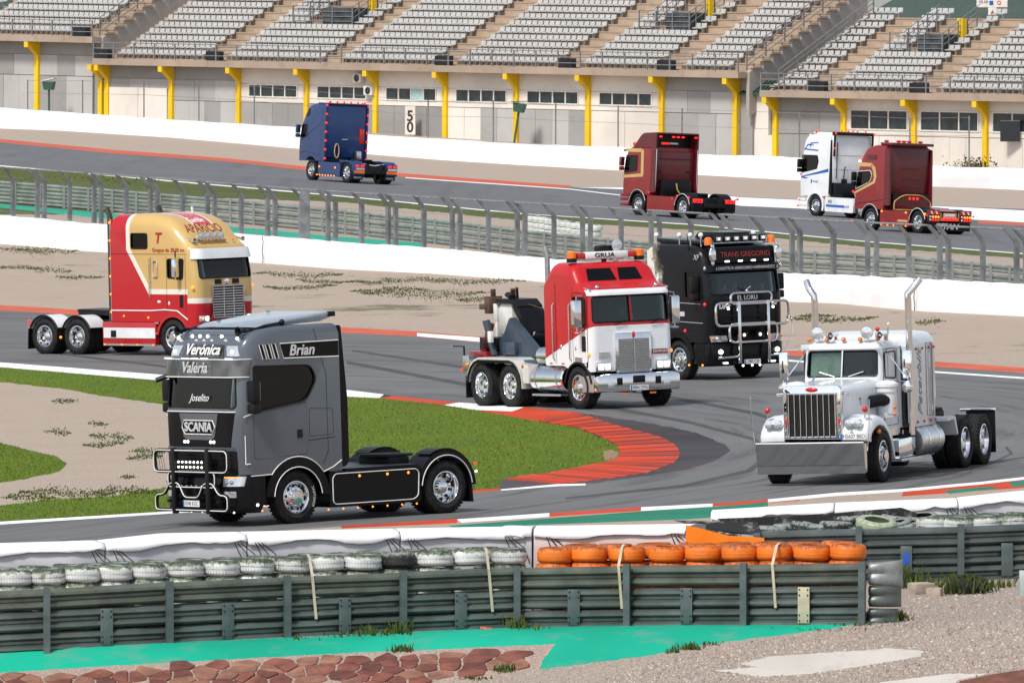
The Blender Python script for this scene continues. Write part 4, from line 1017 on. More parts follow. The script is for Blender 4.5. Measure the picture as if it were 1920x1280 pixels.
def lamp(root, pos, mat, r=.03, name='marker_light', sq=(1,1,1)):
    k = (mat, r, sq)
    if k not in LM: m = MB(); m.ball((0,0,0), r, 8, sq); LM[k] = m.mesh(name, MT[mat], 60)
    o = put(name, LM[k], root, pos); return o
def bar(root, pts, r, mat, name, n=8, closed=False):
    m = MB(); m.tube(pts, r, n, closed=closed); return m.build(name, MT[mat], root)
def bx_(root, name, mat, x0, x1, y0, y1, z0, z1, bevel=.012):
    m = MB(); m.box(x0, x1, y0, y1, z0, z1); return m.build(name, MT[mat], root, bevel=bevel)
def side_plate(root, name, poly, mat, h, sides=(1,-1), th=.008, off=.0):
    for sd in sides:
        m = MB(); m.prism(poly, 'y', sd*(h+off), sd*(h+off+th)); m.build(name, MT[mat] if isinstance(mat, str) else mat, root, 0)
def side_line(root, pts, h, mat='whiteline', r=.011, sides=(1,-1), name='piping', closed=False):
    for sd in sides: bar(root, [(x, sd*(h+.004), z) for x, z in pts], r, mat, name, 5, closed)
def chassis(root, x0, x1, z0=.72, z1=1.0, mat='darksteel'):
    for sd in (1, -1): bx_(root, 'chassis_rail', mat, x0, x1, sd*.43-.05, sd*.43+.05, z0, z1, 0)
    m = MB()
    x = x0+.3
    while x < x1: m.box(x-.06, x+.06, -.38, .38, z0+.02, z1-.02); x += .9
    m.build('cross_member', MT[mat], root, 0)
def axle(root, x, R_=.52): bar(root, [(x,-.9,R_),(x,.9,R_)], .09, 'darksteel', 'axle', 10); m = MB(); m.ball((x,0,R_), .24, 12, (1,1,1)); m.build('differential', MT['darksteel'], root)
def fifth(root, x, z=1.2):
    m = MB(); pl = [(x-.45,-.3),(x-.5,-.12),(x-.12,-.06),(x-.12,.06),(x-.5,.12),(x-.45,.3),(x-.1,.5),(x+.3,.5),(x+.42,.3),(x+.42,-.3),(x+.3,-.5),(x-.1,-.5)]
    m.prism(pl, 'z', z-.06, z); m.build('fifth_wheel', MT['darksteel'], root, bevel=.01); bx_(root, 'fifth_wheel_mount', 'darksteel', x-.2, x+.3, -.5, .5, .98, z-.062)
def plate(root, x, y, z, s, blue=True):
    p = MB(); p.box(x, x+.012, y-.26, y+.26, z-.06, z+.06); o = p.build('number_plate', MT['plate'], root, 0)
    if blue: q = MB(); q.box(x+.0125, x+.0135, y-.26, y-.215, z-.058, z+.058); q.build('blue_band', MT['plateblue'], o, 0)
    text(s, MT['ink'], o, (x+.0145, y+.02, z), (0,1,0), (0,0,1), .115, extrude=.001, sx=.86); return o
def eu_mirror(root, x, h, z, mat='black'):
    for sd in (1, -1):
        m = MB(); m.box(x-.09, x+.10, sd*(h+.13)-.11, sd*(h+.13)+.11, z-.05, z+.38); b = m.build('mirror', MT[mat], root, bevel=.04)
        m = MB(); m.box(x-.094, x-.091, sd*(h+.13)-.085, sd*(h+.13)+.085, z-.02, z+.35); m.build('glass', MT['mirror'], b, 0)
        m = MB(); m.box(x-.09, x+.10, sd*(h+.13)-.11, sd*(h+.13)+.11, z-.27, z-.07); m.build('mirror', MT[mat], root, bevel=.04)
        bar(root, [(x+.02, sd*(h-.05), z+.33),(x+.02, sd*(h+.12), z+.33)], .025, mat, 'mirror_arm'); bar(root, [(x+.02, sd*(h-.05), z-.2),(x+.02, sd*(h+.12), z-.2)], .025, mat, 'mirror_arm')
def arch_pts(cx, cz, r, zb):
    a = math.degrees(math.asin((zb-cz)/r)); return [(cx+r*math.cos(R(q)), cz+r*math.sin(R(q))) for q in [a+(180-2*a)*i/10 for i in range(11)]]
def euro_profile(front, top, rear, zb=1.0, arch=.76, zc=.52):
    """front: (x,z) up the face; top: roof points front to back; rear x"""
    p = [(x, z, 1, 0) for x, z in front] + [(x, z, max(0, min(1, (x-.2)/.8)) if i < 2 else 0, 1) for i, (x, z) in enumerate(top)]
    p += [(rear, top[-1][1], 0, 1), (rear, zb, 0, 0)]
    p += [(x, z, 0, 0) for x, z in reversed(arch_pts(0, zc, arch, zb))]
    n = len(p); r = [0]*n
    for i in range(1, len(front)+len(top)): r[i] = .16
    r[len(front)+len(top)] = .08
    return fillet(p, r, 3)
def euro_rear(root, wb, fender, flapmat='black', rim='chrome', txt=None, skirt=None, skirt_piping=None, tail=True):
    chassis(root, -wb-.85, .9); axle(root, -wb); fifth(root, -wb+.55)
    for sd in (1, -1):
        wheel(root, 0, sd, 'steer', rim=rim, yo=1.05); wheel(root, -wb, sd, 'dual', rim=rim, yo=1.07)
        m = MB(); ya, yb = sorted((sd*.62, sd*1.25)); m.arc(-wb, .52, .60, .03, 8, 172, ya, yb, 16); f = m.build('mudguard', MT[fender], root, 40)
        m = MB(); m.prism([(-wb-.60,.6),(-wb-.63,.6),(-wb-.66,.2),(-wb-.63,.2)], 'y', ya, yb); fl = m.build('mud_flap', MT['black'], root, 0)
        if txt: text(txt, MT['silver'], fl, (-wb-.675, (ya+yb)/2, .3), (0,-1,0), (0,0,1), .13, bold=.006)
        if tail:
            m = MB(); m.box(-wb-.93, -wb-.80, ya+.08, yb-.02, .78, .96); tl = m.build('tail_light', MT['red'], root, bevel=.012)
            for q in (.3, .62): m = MB(); yy = ya+.08+(yb-ya-.1)*q; m.box(-wb-.945, -wb-.931, yy-.05, yy+.05, .82, .92); m.build('lens', MT['redlens'], tl, 0)
        if skirt:
            ya, yb = sorted((sd*.62, sd*1.235)); m = MB(); m.prism(fillet([(-.80,.27),(-.80,.98),(-wb+.66,.98),(-wb+.66,.27)], .06, 3), 'y', ya, yb); m.build('side_skirt', MT[skirt], root, 30)
    if tail: bx_(root, 'rear_bumper', 'darksteel', -wb-.92, -wb-.80, -.6, .6, .55, .75)
    bx_(root, 'battery_box', 'darksteel', -wb+.7, -.95, -.6, .6, .5, .72); bx_(root, 'engine', 'darksteel', -.9, .8, -.5, .5, .45, 1.05)
    bar(root, [(0,-.9,.52),(0,.9,.52)], .07, 'darksteel', 'axle')
GRP = 'tractor units circling the track'
def truck(label): return empty('tractor_unit', label, 'truck', GRP)
# ------------------------------------------------------------ grey cab with black skirts (nearest)
MT['greypaint'] = paint('grey_paint', (.078,.093,.113), dirt_amt=.05, rough=.2, coat=.7); MT['curtain'] = simple('beige_curtain', (.38,.31,.22), .9); MT['visor'] = simple('smoked_steel_visor', (.16,.15,.14), .16, .9, var=.35, scale=3)
t = truck('dark grey high-roof truck with black bull bar and side skirts, nearest the tyre wall')
pf = euro_profile([(1.40,1.0),(1.43,1.6),(1.42,2.25),(1.35,2.95),(1.30,3.28)], [(1.20,3.62),(.9,3.83),(.3,3.89),(-.6,3.90)], -1.12)
c = Cab(pf, 2.5, .34, .16); W2 = [fillet([(1.02,2.24),(1.02,3.13),(-.40,3.10),(-.53,2.82),(-.28,2.42)], [.05,.05,.14,.12,.16], 4)]
SCR = fillet([(-1.10,2.32),(1.10,2.32),(1.05,3.0),(-1.05,3.0)], .10)
cab_body(t, c, MT['greypaint'], W2, SCR, sglass='darkglass'); interior(t, 1.30, 2.30, 2.5)
side_line(t, W2[0]+[(1.02,2.24)], 1.25); side_line(t, [(1.0,2.22),(1.30,2.15)], 1.245)
c.patch('sun_visor', -1.25, 1.25, -1.25, 1.25, 2.94, 3.27, .08, .03, MT['visor'], t, 18); c.patch('piping', -1.25, 1.25, -1.25, 1.25, 2.925, 2.942, .075, .045, MT['whiteline'], t, 18, 1); c.patch('piping', -1.25, 1.25, -1.25, 1.25, 3.272, 3.285, .06, .055, MT['whiteline'], t, 18, 1)
text('Valeria', MT['silver'], t, (c.fx(0,3.1)+.125, -.1, 3.11), (0,1,0), (.02,0,1), .30, shear=.35, bold=.006, extrude=.006)
for y in (-1.05,-.45,-.15,.15,.95): bx_(t, 'marker_light', 'head', c.fx(y,3.27)+.08, c.fx(y,3.27)+.11, y-.10, y+.10, 3.286, 3.30, 0)
c.patch('roof_sign', -.66, .66, -.60, .60, 3.31, 3.56, .0, .02, MT['visor'], t)
text('Verónica', MT['plate'], t, (c.fx(0,3.43)+.045, 0, 3.46), (0,1,0), (-.25,0,1), .31, shear=.3, bold=.004, extrude=.006)
for sd in (1,-1): c.patch('roof_lamp', *sorted((sd*.78, sd*1.10)), *sorted((sd*.70, sd*1.02)), 3.34, 3.54, .0, .02, MT['lens'], t, 6, 3); lamp(t, (c.fx(sd*.95,3.42)+.02, sd*.92, 3.42), 'head', .035, 'lamp')
c.patch('front_mask', -.98, .98, -1.08, 1.08, 1.56, 2.24, .0, .015, MT['glossblack'], t, 16); c.patch('piping', -1.1, 1.1, -1.1, 1.1, 2.245, 2.262, .0, .03, MT['whiteline'], t, 16, 1)
m = MB(); m.prism([(-.62,2.22),(.62,2.22),(.50,1.76),(.38,1.70),(-.38,1.70),(-.50,1.76)], 'x', c.fx(0,2)+.012, c.fx(0,2)+.026); m.build('badge_panel', MT['greypaint'], t, 0)
m = MB(); m.prism([(-.46,2.08),(.46,2.08),(.53,1.95),(.43,1.81),(-.43,1.81),(-.53,1.95)], 'x', c.fx(0,2)+.0, c.fx(0,2)+.038); b = m.build('badge', MT['glossblack'], t, 0); bar(t, [(c.fx(0,2)+.038,y,z) for y,z in ((-.46,2.08),(.46,2.08),(.53,1.95),(.43,1.81),(-.43,1.81),(-.53,1.95))], .011, 'whiteline', 'piping', 5, True)
text('SCANIA', MT['silver'], b, (c.fx(0,2)+.044, 0, 1.945), (0,1,0), (0,0,1), .25, bold=.006, extrude=.008)
for y in (-.42,.42):
    for q in (-.05,.05): lamp(t, (c.fx(0,1.66)+.02, y+q, 1.66), 'head', .03, 'lamp')
c.patch('front_strip', -1.05, 1.05, -1.05, 1.05, 1.49, 1.56, .0, .03, MT['greypaint'], t, 14, 2); c.patch('piping', -.8, .8, -.8, .8, 1.485, 1.498, .0, .04, MT['whiteline'], t, 14, 1)
c.patch('grille', -1.1, 1.1, -1.1, 1.1, 1.02, 1.48, .0, .02, MT['black'], t, 14)
for z in (1.12,1.22,1.32,1.41): c.patch('grille_bar', -1.0, 1.0, -1.0, 1.0, z-.012, z+.012, .02, .02, MT['glossblack'], t, 12, 1)
bp = Cab(fillet([(1.40,.27,1,0),(1.47,.34,1,0),(1.49,.8,1,0),(1.45,1.02,1,0),(.80,1.02,0,0),(.80,.50,0,0),(.95,.27,0,0)], [.05,.05,.05,.02,0,0,0], 3), 2.5, .36, .02)
me = bp.mesh(MT['glossblack']); me.shade_smooth(); me.set_sharp_from_angle(angle=R(35)); put('bumper', me, t)
for sd in (1,-1):
    bp.patch('headlight', *sorted((sd*.80,sd*1.21)), *sorted((sd*.80,sd*1.22)), .80, .99, .0, .02, MT['lens'], t, 8, 4); bp.patch('indicator', *sorted((sd*.82,sd*1.16)), *sorted((sd*.82,sd*1.16)), .965, .985, .02, .012, MT['amber'], t, 8, 1)
    for y in (.9,1.03): lamp(t, (bp.fx(sd*y,.88)+.015, sd*y, .88), 'lens', .05, 'reflector')
    bp.patch('fog_light', *sorted((sd*.82,sd*1.1)), *sorted((sd*.82,sd*1.1)), .58, .70, .0, .015, MT['lens'], t, 5, 2); lamp(t, (1.02, sd*1.26, .42), 'head', .028, 'lamp'); lamp(t, (.9, sd*1.25, .30), 'amber', .02)
for y in (-1.0,-.35,0,.3,1.0): lamp(t, (bp.fx(y,.29)+.01, y, .285), 'head', .018, 'lamp')
XB = 1.66
def bull(root, pts, x, mat, r=.036, line=None):
    bar(root, [(x,y,z) for y,z in pts], r, mat, 'bull_bar_tube', 8, True)
    if line: bar(root, [(x+r*.9,y,z) for y,z in pts], .011, line, 'piping', 5, True)
bull(t, fillet([(-1.18,1.08),(1.18,1.08),(1.18,1.50),(-1.18,1.50)], .13), XB, 'black', line='whiteline')
bull(t, fillet([(-1.16,.33),(1.16,.33),(1.16,.62),(.88,.64),(.70,.86),(.40,.86),(.22,.58),(-.22,.58),(-.40,.86),(-.70,.86),(-.88,.64),(-1.16,.62)], .10), XB, 'black', line='whiteline')
bull(t, fillet([(-.75,.78),(.75,.78),(.75,1.07),(-.75,1.07)], .1), XB-.01, 'black', .03, 'whiteline')
for y in (-.55,.55): m = MB(); m.box(XB-.05, XB+.06, y-.055, y+.055, .26, 1.55); m.build('bull_bar_upright', MT['black'], t, bevel=.02)
for y in (-1,1):
    for q in range(4): bar(t, [(XB,y*(.85+.08*q),1.12),(XB,y*(.95+.07*q),1.46)], .006, 'black', 'mesh_wire', 4)
for y in (-.8,.8): bar(t, [(1.42,y,.5),(XB,y,.5)], .03, 'black', 'bracket')
m = MB(); m.box(XB-.09, XB-.03, -.62, .36, 1.12, 1.32); lb = m.build('light_bar', MT['black'], t, bevel=.01)
for z in (1.17,1.27):
    for q in range(8): lamp(lb, (XB-.02, -.57+.125*q, z), 'head', .021, 'lamp')
plate(t, XB+.01, -.02, .46, '0548 KGC')
for q in range(6): lamp(t, (XB, -.5+.16*q, .80), 'lens', .02, 'lamp')
text('Joselito', MT['plate'], t, (c.fx(0,2.5)+.01, -.02, 2.52), (0,1,0), (-.1,0,1), .2, shear=.4, extrude=.002)
bx_(t, 'cab_curtain', 'curtain', .95, 1.0, -1.0, 1.0, 2.62, 2.98, .02)
m = MB(); m.prism([(-1.0,2.86),(-.35,2.86),(-.35,2.96),(-1.0,2.96)], 'x', c.fx(0,2.9)-.08, c.fx(0,2.9)-.07); m.build('sun_strip', MT['paleglass'], t, 0)
for y in (-.25,.28): lamp(t, (c.fx(0,2.4)-.16, y, 2.47), 'gold', .045, 'ornament', (1,1,1.7))
# roof
m = MB(); pl = [(.72,3.88),(.5,3.95),(-1.15,4.12),(-1.22,4.10),(-1.22,4.03),(-.9,3.94),(.6,3.87)]; m.prism(pl, 'y', -.98, .98); m.build('roof_spoiler', simple('pale_spoiler', (.26,.30,.34), .25, .1, .4), t, 30, bevel=.03)
for sd in (1,-1): bx_(t, 'spoiler_end', 'black', -1.24, -1.08, *sorted((sd*.93, sd*1.02)), 4.02, 4.12); bar(t, [(1.05,sd*1.0,3.80),(.55,sd*1.02,3.90),(.1,sd*1.02,3.95)], .022, 'black', 'air_horn_pipe'); m = MB(); m.lathe([(.03,-.1),(.035,0),(.10,.12),(.08,.11)], c=(1.05,sd*.98,3.82), ax='x', n=14); m.build('air_horn', MT['black'], t); lamp(t, (.1,sd*1.02,3.96), 'black', .06, 'aerial_base')
bar(t, [(.98,-.98,3.86),(.98,.98,3.86)], .02, 'black', 'roof_bar')
for y in (-.95,-.5,-.25,0,.45,.95)[:6]: lamp(t, (1.16, y, 3.72 if abs(y) < .9 else 3.68), 'head', .032, 'lamp')
# sides
H = 1.25
side_plate(t, 'black_band', [(.27,3.26),(.36,3.55),(-1.10,3.56),(-1.10,3.24)], 'glossblack', H); side_line(t, [(-1.10,3.56),(.36,3.55),(.27,3.26),(-1.10,3.24)], H+.006)
for q in range(3):
    x = .78-.155*q; pl = [(x,3.26),(x-.09,3.26),(x-.0,3.55),(x+.09,3.55)]; side_plate(t, 'slash', pl, 'glossblack', H); side_line(t, pl, H+.004, closed=True, r=.009)
text('Brian', MT['silver'], t, (-.18, H+.014, 3.40), (-1,0,0), (0,0,1), .30, shear=.25, bold=.006); text('Brian', MT['silver'], t, (-.18, -H-.014, 3.40), (1,0,0), (0,0,1), .30, shear=.25, bold=.006)
for sd in (1,-1):
    m = MB(); m.prism(fillet([(-1.10,1.06),(-1.10,3.86),(-1.18,3.84),(-1.30,2.4),(-1.30,1.15),(-1.2,1.06)], .05), 'y', sd*1.08, sd*1.246); m.build('cab_extender', MT['glossblack'], t, 30)
    ya, yb = sorted((sd*.72, sd*1.262)); m = MB(); m.arc(0,.52,.60,.19,3,178,ya,yb,18); m.build('wheel_arch', MT['glossblack'], t, 40)
side_line(t, [(.80*math.cos(R(a)), .52+.80*math.sin(R(a))) for a in range(36,146,9)] + [(-.9,1.08),(-1.1,1.20)], H+.006); side_line(t, [(.595*math.cos(R(a)), .52+.595*math.sin(R(a))) for a in range(4,178,9)], H+.012); side_line(t, [(.65,1.0),(1.15,.99)], H)
side_plate(t, 'door', fillet([(1.05,1.32),(1.05,2.2),(.1,2.22),(-.27,2.38),(-.27,1.36),(.0,1.36),(.5,1.33)], .05), 'greypaint', H, th=.004); side_line(t, fillet([(1.05,1.32),(1.05,2.2),(-.27,2.38),(-.27,1.36)], .05), H-.008, 'black', .008, closed=True, name='door_gap')
side_line(t, [(-.29,1.62),(-.95,1.66)], H-.006, 'black', .007, name='door_gap'); side_line(t, fillet([(-.33,1.70),(-.33,2.25),(-.92,2.22),(-.92,1.72)], .04), H-.006, 'black', .006, closed=True, name='locker_gap'); side_plate(t, 'door_handle', [(-.02,1.68),(-.02,1.84),(-.14,1.85),(-.14,1.69)], 'black', H, th=.02); side_line(t, [(-.65,1.15),(-.78,1.4),(-.78,2.9),(-.5,3.8)], H-.006, 'black', .007, name='panel_gap')
side_line(t, [(1.24,1.22),(1.24,1.78),(1.06,1.80)], H-.045); side_line(t, [(1.24,1.22),(1.06,1.24)], H-.02)
eu_mirror(t, 1.12, H, 2.48); bar(t, [(1.35,-1.05,2.95),(1.55,-1.22,2.86)], .05, 'black', 'kerb_mirror')
euro_rear(t, 3.75, 'glossblack', skirt='glossblack', tail=False)
bx_(t, 'rear_beam', 'darksteel', -4.55, -4.4, -.62, .62, .5, .85)
for sd in (1,-1):
    k = sd*1.239; bar(t, [(x,k,z) for x,z in fillet([(-.88,.38),(-.88,.86),(-.96,.93),(-2.98,.93),(-3.05,.86),(-3.02,.40),(-2.9,.33),(-.95,.33)], .05)], .010, 'whiteline', 'piping', 5, True)
    for x in (-1.55,-2.25,-2.78): lamp(t, (x,sd*1.24,.86), 'amber', .028)
    for q in range(7): lamp(t, (-.75-.37*q,sd*1.24,.235), 'amber', .02)
    bar(t, [(-3.75+.64*math.cos(R(a)),sd*1.252,.52+.64*math.sin(R(a))) for a in range(6,176,8)], .010, 'whiteline', 'piping', 5)
    m = MB(); m.arc(-3.75,.52,.60,.14,20,178,*sorted((sd*.66,sd*1.245)),16); m.build('rear_wing', MT['glossblack'], t, 40)
    m = MB(); m.arc(-3.75,.52,.76,.02,60,150,*sorted((sd*.75,sd*1.2)),9); m.build('tread_plate', MT['black'], t, 0)
    lamp(t, (-4.48,sd*1.24,.95), 'red', .03, 'lamp'); lamp(t, (-4.50,sd*1.24,.80), 'head', .025, 'lamp')
m = MB(); m.box(-3.1,-1.25,-1.2,1.2,.985,1.02); m.build('deck', MT['black'], t, 0)
for sd in (1,-1):
    for xw, a0 in ((0,205),(-3.75,325)):
        for i, ch in enumerate('BRIDGESTONE'[:8] if 0 else 'ROADTRAC'):
            a = R(a0-7*i if sd > 0 else a0-7*i); r_ = .43; u = Vector((math.cos(a),0,math.sin(a)))
            text(ch, MT['plate'], t, (xw+r_*u.x, sd*1.213, .52+r_*u.z), (-u.z*1,0,u.x) if sd < 0 else (u.z,0,-u.x), u, .075, extrude=.001, name='tyre_lettering')
place(t, (0,1.2), 558, 981, 180+39)
T1 = t

# ------------------------------------------------------------ red and gold cab-over
t = truck('red and gold sleeper truck with chrome grille on the inner curve behind the grey truck')
def split_paint(name):
    n = NT(name); x = n.xyz()
    f = n.m('MAXIMUM', n.m('SUBTRACT', 1.78, x[2]), n.m('SUBTRACT', -1.85, x[0]))
    f = n.m('MAXIMUM', f, n.m('MULTIPLY', n.m('SUBTRACT', n.m('MULTIPLY_ADD', x[0], -1.45, .38), x[2]), .568))
    # roof stripe
    g = n.m('MULTIPLY', n.m('SUBTRACT', .42, n.m('ABSOLUTE', x[1])), n.m('GREATER_THAN', x[2], 3.78)); g = n.m('SUBTRACT', g, .0)
    fr = n.m('GREATER_THAN', x[0], .62); f = n.m('SUBTRACT', f, n.m('MULTIPLY', fr, .26))
    nz = n.noise(1.5); gold = n.mix(nz, (.50,.325,.115), (.57,.38,.145)); red = n.mix(nz, (.40,.008,.014), (.46,.010,.017))
    col = n.mix(n.m('GREATER_THAN', f, -.15), gold, (.72,.66,.58)); col = n.mix(n.m('GREATER_THAN', f, 0), col, red)
    col = n.mix(n.m('GREATER_THAN', g, 0.0), col, (.72,.66,.6)); col = n.mix(n.m('GREATER_THAN', g, .07), col, (.52,.05,.07))
    n.base(col); n.set(.28, 0, .3, .3); return n.mat
MT['stackbrown'] = simple('heat_browned_stack', (.07,.055,.045), .4, .5, var=.3); MT['gold_red'] = split_paint('red_and_gold_paint'); MT['bright_red'] = paint('bright_red_paint', (.42,.008,.014))
pf = [(.98,.78,1,0),(1.04,1.5,1,0),(1.02,2.25,1,0),(.90,2.85,1,0),(.80,3.16,1,.2),(.60,3.30,.8,.5),(.36,3.55,.5,1),(.05,3.84,.2,1),(-.40,4.04,0,1),(-1.1,4.12,0,1),(-2.5,4.08,0,1),(-2.5,.98,0,0),(-.76,.98,0,0)] + [(x,z,0,0) for x,z in reversed(arch_pts(0,.52,.68,.98))] + [(.64,.80,0,0)]
pf = fillet(pf, [0,.2,.2,.1,.12,.15,.2,.25,.25,.3,.10,0]+[0]*20, 4); c = Cab(pf, 2.42, .30, .42)
SW = [fillet([(-.18,2.26),(.44,2.22),(.48,2.80),(-.18,2.80)], .06), fillet([(-1.65,3.10),(-.98,3.10),(-.98,3.54),(-1.65,3.54)], .07)]
SCR = fillet([(-1.06,2.24),(1.06,2.24),(1.04,2.88),(-1.04,2.88)], .09)
cab_body(t, c, MT['gold_red'], SW, SCR); interior(t, .9, 2.2, 2.42)
m = MB(); vz = [(.98,2.86),(1.18,2.78),(1.20,2.80),(.86,3.18),(.80,3.16)]
c.patch('sun_visor', -1.21, 1.21, -1.18, 1.18, 2.80, 3.10, .10, .02, MT['white'], t, 18); 
bar(t, [(c.fx(0,2.9)-.02,0,2.2),(c.fx(0,2.9)-.05,0,2.9)], .02, 'gold', 'screen_pillar')
gr_ = MB(); gr_.box(1.02,1.07,-.62,.62,1.12,1.98); g = gr_.build('grille', MT['darksteel'], t, 0)
bar(t, [(1.09,y,z) for y,z in ((-.64,1.10),(.64,1.10),(.64,2.0),(-.64,2.0))], .035, 'chrome', 'grille_frame', 8, True)
for i in range(11): bx_(g, 'slat', 'silver', 1.07, 1.10, -.6, .6, 1.16+.075*i, 1.185+.075*i, 0)
for y in (-.2,.2): bx_(g, 'grille_strut', 'chrome', 1.10, 1.115, y-.012, y+.012, 1.12, 1.98, 0)
for y in (-.36,.36): bx_(t, 'vent', 'black', 1.025, 1.055, y-.13, y+.13, 2.06, 2.20, .005)
m = MB(); m.lathe([(.001,0.03),(.08,.02),(.1,0)], c=(1.03,0,2.13), ax='x', n=14); m.build('emblem', MT['chrome'], t)
for sd in (1,-1):
    bx_(t, 'headlight', 'chrome', .98, 1.06, *sorted((sd*.76,sd*1.12)), .98, 1.16, .01); lamp(t, (1.06,sd*.86,1.07), 'head', .07, 'lamp', (.4,1,1)); lamp(t, (1.05,sd*1.04,1.07), 'amber', .04, 'lamp'); lamp(t, (.86,sd*1.23,1.98), 'amber', .05, 'lamp')
    bx_(t, 'mirror', 'chrome', .28, .42, *sorted((sd*1.32,sd*1.52)), 2.28, 2.82, .03); bx_(t, 'mirror_face', 'mirror', .274, .279, *sorted((sd*1.34,sd*1.50)), 2.32, 2.78, 0); bar(t, [(.35,sd*1.2,2.86),(.35,sd*1.42,2.86),(.35,sd*1.42,2.2),(.35,sd*1.2,2.2)], .014, 'chrome', 'mirror_arm'); bar(t, [(.36,sd*1.42,2.85),(.36,sd*1.42,3.05)], .02, 'black', 'aerial')
    bar(t, [(.66,sd*1.0,3.34),(.25,sd*1.02,3.42)], .03, 'chrome', 'air_horn'); m = MB(); m.lathe([(.03,-.1),(.07,.06)], c=(.7,sd*1.0,3.33), ax='x', n=12); m.build('air_horn', MT['chrome'], t)
    bar(t, [(-.86,sd*1.235,1.7),(-.86,sd*1.29,1.75),(-.86,sd*1.29,2.8),(-.86,sd*1.235,2.85)], .018, 'chrome', 'grab_handle'); bar(t, [(x,sd*1.235,z) for x,z in fillet([(-.74,2.28),(-.58,2.28),(-.58,2.74),(-.74,2.74)], .04)], .02, 'chrome', 'handle_loop', 6, True)
    bx_(t, 'sill_panel', 'bright_red', -2.9, -.72, *sorted((sd*.75,sd*1.205)), .30, .97, .02); bx_(t, 'sill_band', 'white', -2.85, -.74, *sorted((sd*1.206,sd*1.214)), .50, .80, 0); bx_(t, 'step_recess', 'black', -2.55, -2.33, *sorted((sd*1.215,sd*1.222)), .52, .72, .01); bx_(t, 'sill_trim', 'chrome', -2.85, -.74, *sorted((sd*1.206,sd*1.23)), .28, .33, 0)
    for x in (-2.8,-2.1,-1.45,-.8): lamp(t, (x,sd*1.23,.31), 'amber', .025)
    for z in (.62,.92,): bx_(t, 'step', 'chrome', -.76, -.60, *sorted((sd*.95,sd*1.2)), z, z+.05, 0)
    for q in range(6): lamp(t, (-2.53,sd*1.2,1.25+.52*q), 'amber', .035)
    bx_(t, 'corner_trim', 'chrome', -2.54, -2.50, *sorted((sd*1.12,sd*1.19)), 1.0, 3.95, 0)
    bar(t, [(-2.64,sd*1.06,.9),(-2.64,sd*1.06,4.02),(-2.76,sd*1.06,4.26)], .085, 'stackbrown', 'exhaust_stack', 10)
    side_line(t, [(-2.5,1.30),(-.9,1.30),(-.3,1.33),(.2,1.30),(.62,1.05)], 1.212, 'plate', .02, (sd,), 'white_line'); side_line(t, [(-2.5,2.94),(.6,2.94)], 1.205, 'black', .008, (sd,), 'panel_gap'); side_line(t, [(-.22,1.35),(-.22,2.88)], 1.205, 'black', .007, (sd,), 'door_gap'); side_line(t, [(.55,1.2),(.55,2.88)], 1.205, 'black', .007, (sd,), 'door_gap')
    side_plate(t, 'vent', [(.30,1.40),(.44,1.40),(.44,1.76),(.30,1.76)], 'black', 1.211, (sd,)); lamp(t, (-.55,sd*1.21,1.56), 'white', .06, 'emblem', (1.2,.3,.7)); lamp(t, (-.14,sd*1.21,1.52), 'white', .05, 'emblem', (.8,.3,1.2)); lamp(t, (-2.0,sd*1.21,1.14), 'amber', .03); lamp(t, (-1.0,sd*1.21,1.10), 'amber', .035)
    m = MB(); ya, yb = sorted((sd*.66,sd*1.215)); m.arc(0,.52,.60,.08,8,172,ya,yb,16); m.build('wheel_arch', MT['bright_red'], t, 40)
    wheel(t, 0, sd, 'steer'); 
    for x in (-3.98,-5.33): wheel(t, x, sd, 'dual'); m = MB(); ya, yb = sorted((sd*.55,sd*1.22)); m.arc(x,.52,.60,.03,25,155,ya,yb,14); m.build('mudguard', MT['white'], t, 40); bar(t, [(x+.61*math.cos(R(a)),sd*1.225,.52+.61*math.sin(R(a))) for a in range(20,165,10)], .03, 'black', 'mudguard_edge', 6)
    m = MB(); m.prism([(-5.33-.62,.75),(-5.98,.75),(-6.02,.15),(-5.98,.15)], 'y', sd*.6, sd*1.22); m.build('mud_flap', MT['black'], t, 0); lamp(t, (-6.05,sd*1.1,.95), 'red', .05, 'lamp'); lamp(t, (-6.05,sd*1.1,.75), 'red', .05, 'lamp'); lamp(t, (-4.65,sd*1.2,.5), 'amber', .04)
    b_ = Matrix
    sgn = -1 if sd > 0 else 1
    text('Grupos de 28.00 tm', MT['bright_red'], t, (-.12, sd*1.222, 3.06), (sgn,0,0), (0,0,1), .16)
    text('T', MT['bright_red'], t, (-.55, sd*1.225, 3.40), (sgn,0,0), (0,0,1), .42, bold=.01, shear=.2)
def roof_pt(y, x): 
    return None
yy = 0
wrap_text(c, 'APARICIO', MT['redpaint'], t, -.12, 3.66, .33); wrap_text(c, 'Gamble', MT['plate'], t, -.12, 3.90, .2, shear=.35)
for q in range(4): m = MB(); y = -.72+.28*q; m.lathe([(.02,-.10),(.10,-.05),(.12,.05),(.11,.06)], c=(.68,y,3.45), ax='x', n=14); l_ = m.build('roof_spotlight', MT['chrome'], t); m = MB(); m.lathe([(.11,.055),(.001,.065)], c=(.68,y,3.45), ax='x', n=14); m.build('lens', MT['lens'], l_)
bar(t, [(.66,-.95,3.24),(.66,-.9,3.33),(.66,.3,3.33),(.66,.35,3.24)], .022, 'chrome', 'lamp_bar')
bar(t, [(-.6,.3,4.1),(-.62,.3,4.28)], .03, 'plate', 'roof_aerial')
for y in (-.6,-.3,0,.3,.6): lamp(t, (.72,y,3.32), 'amberlens', .035)
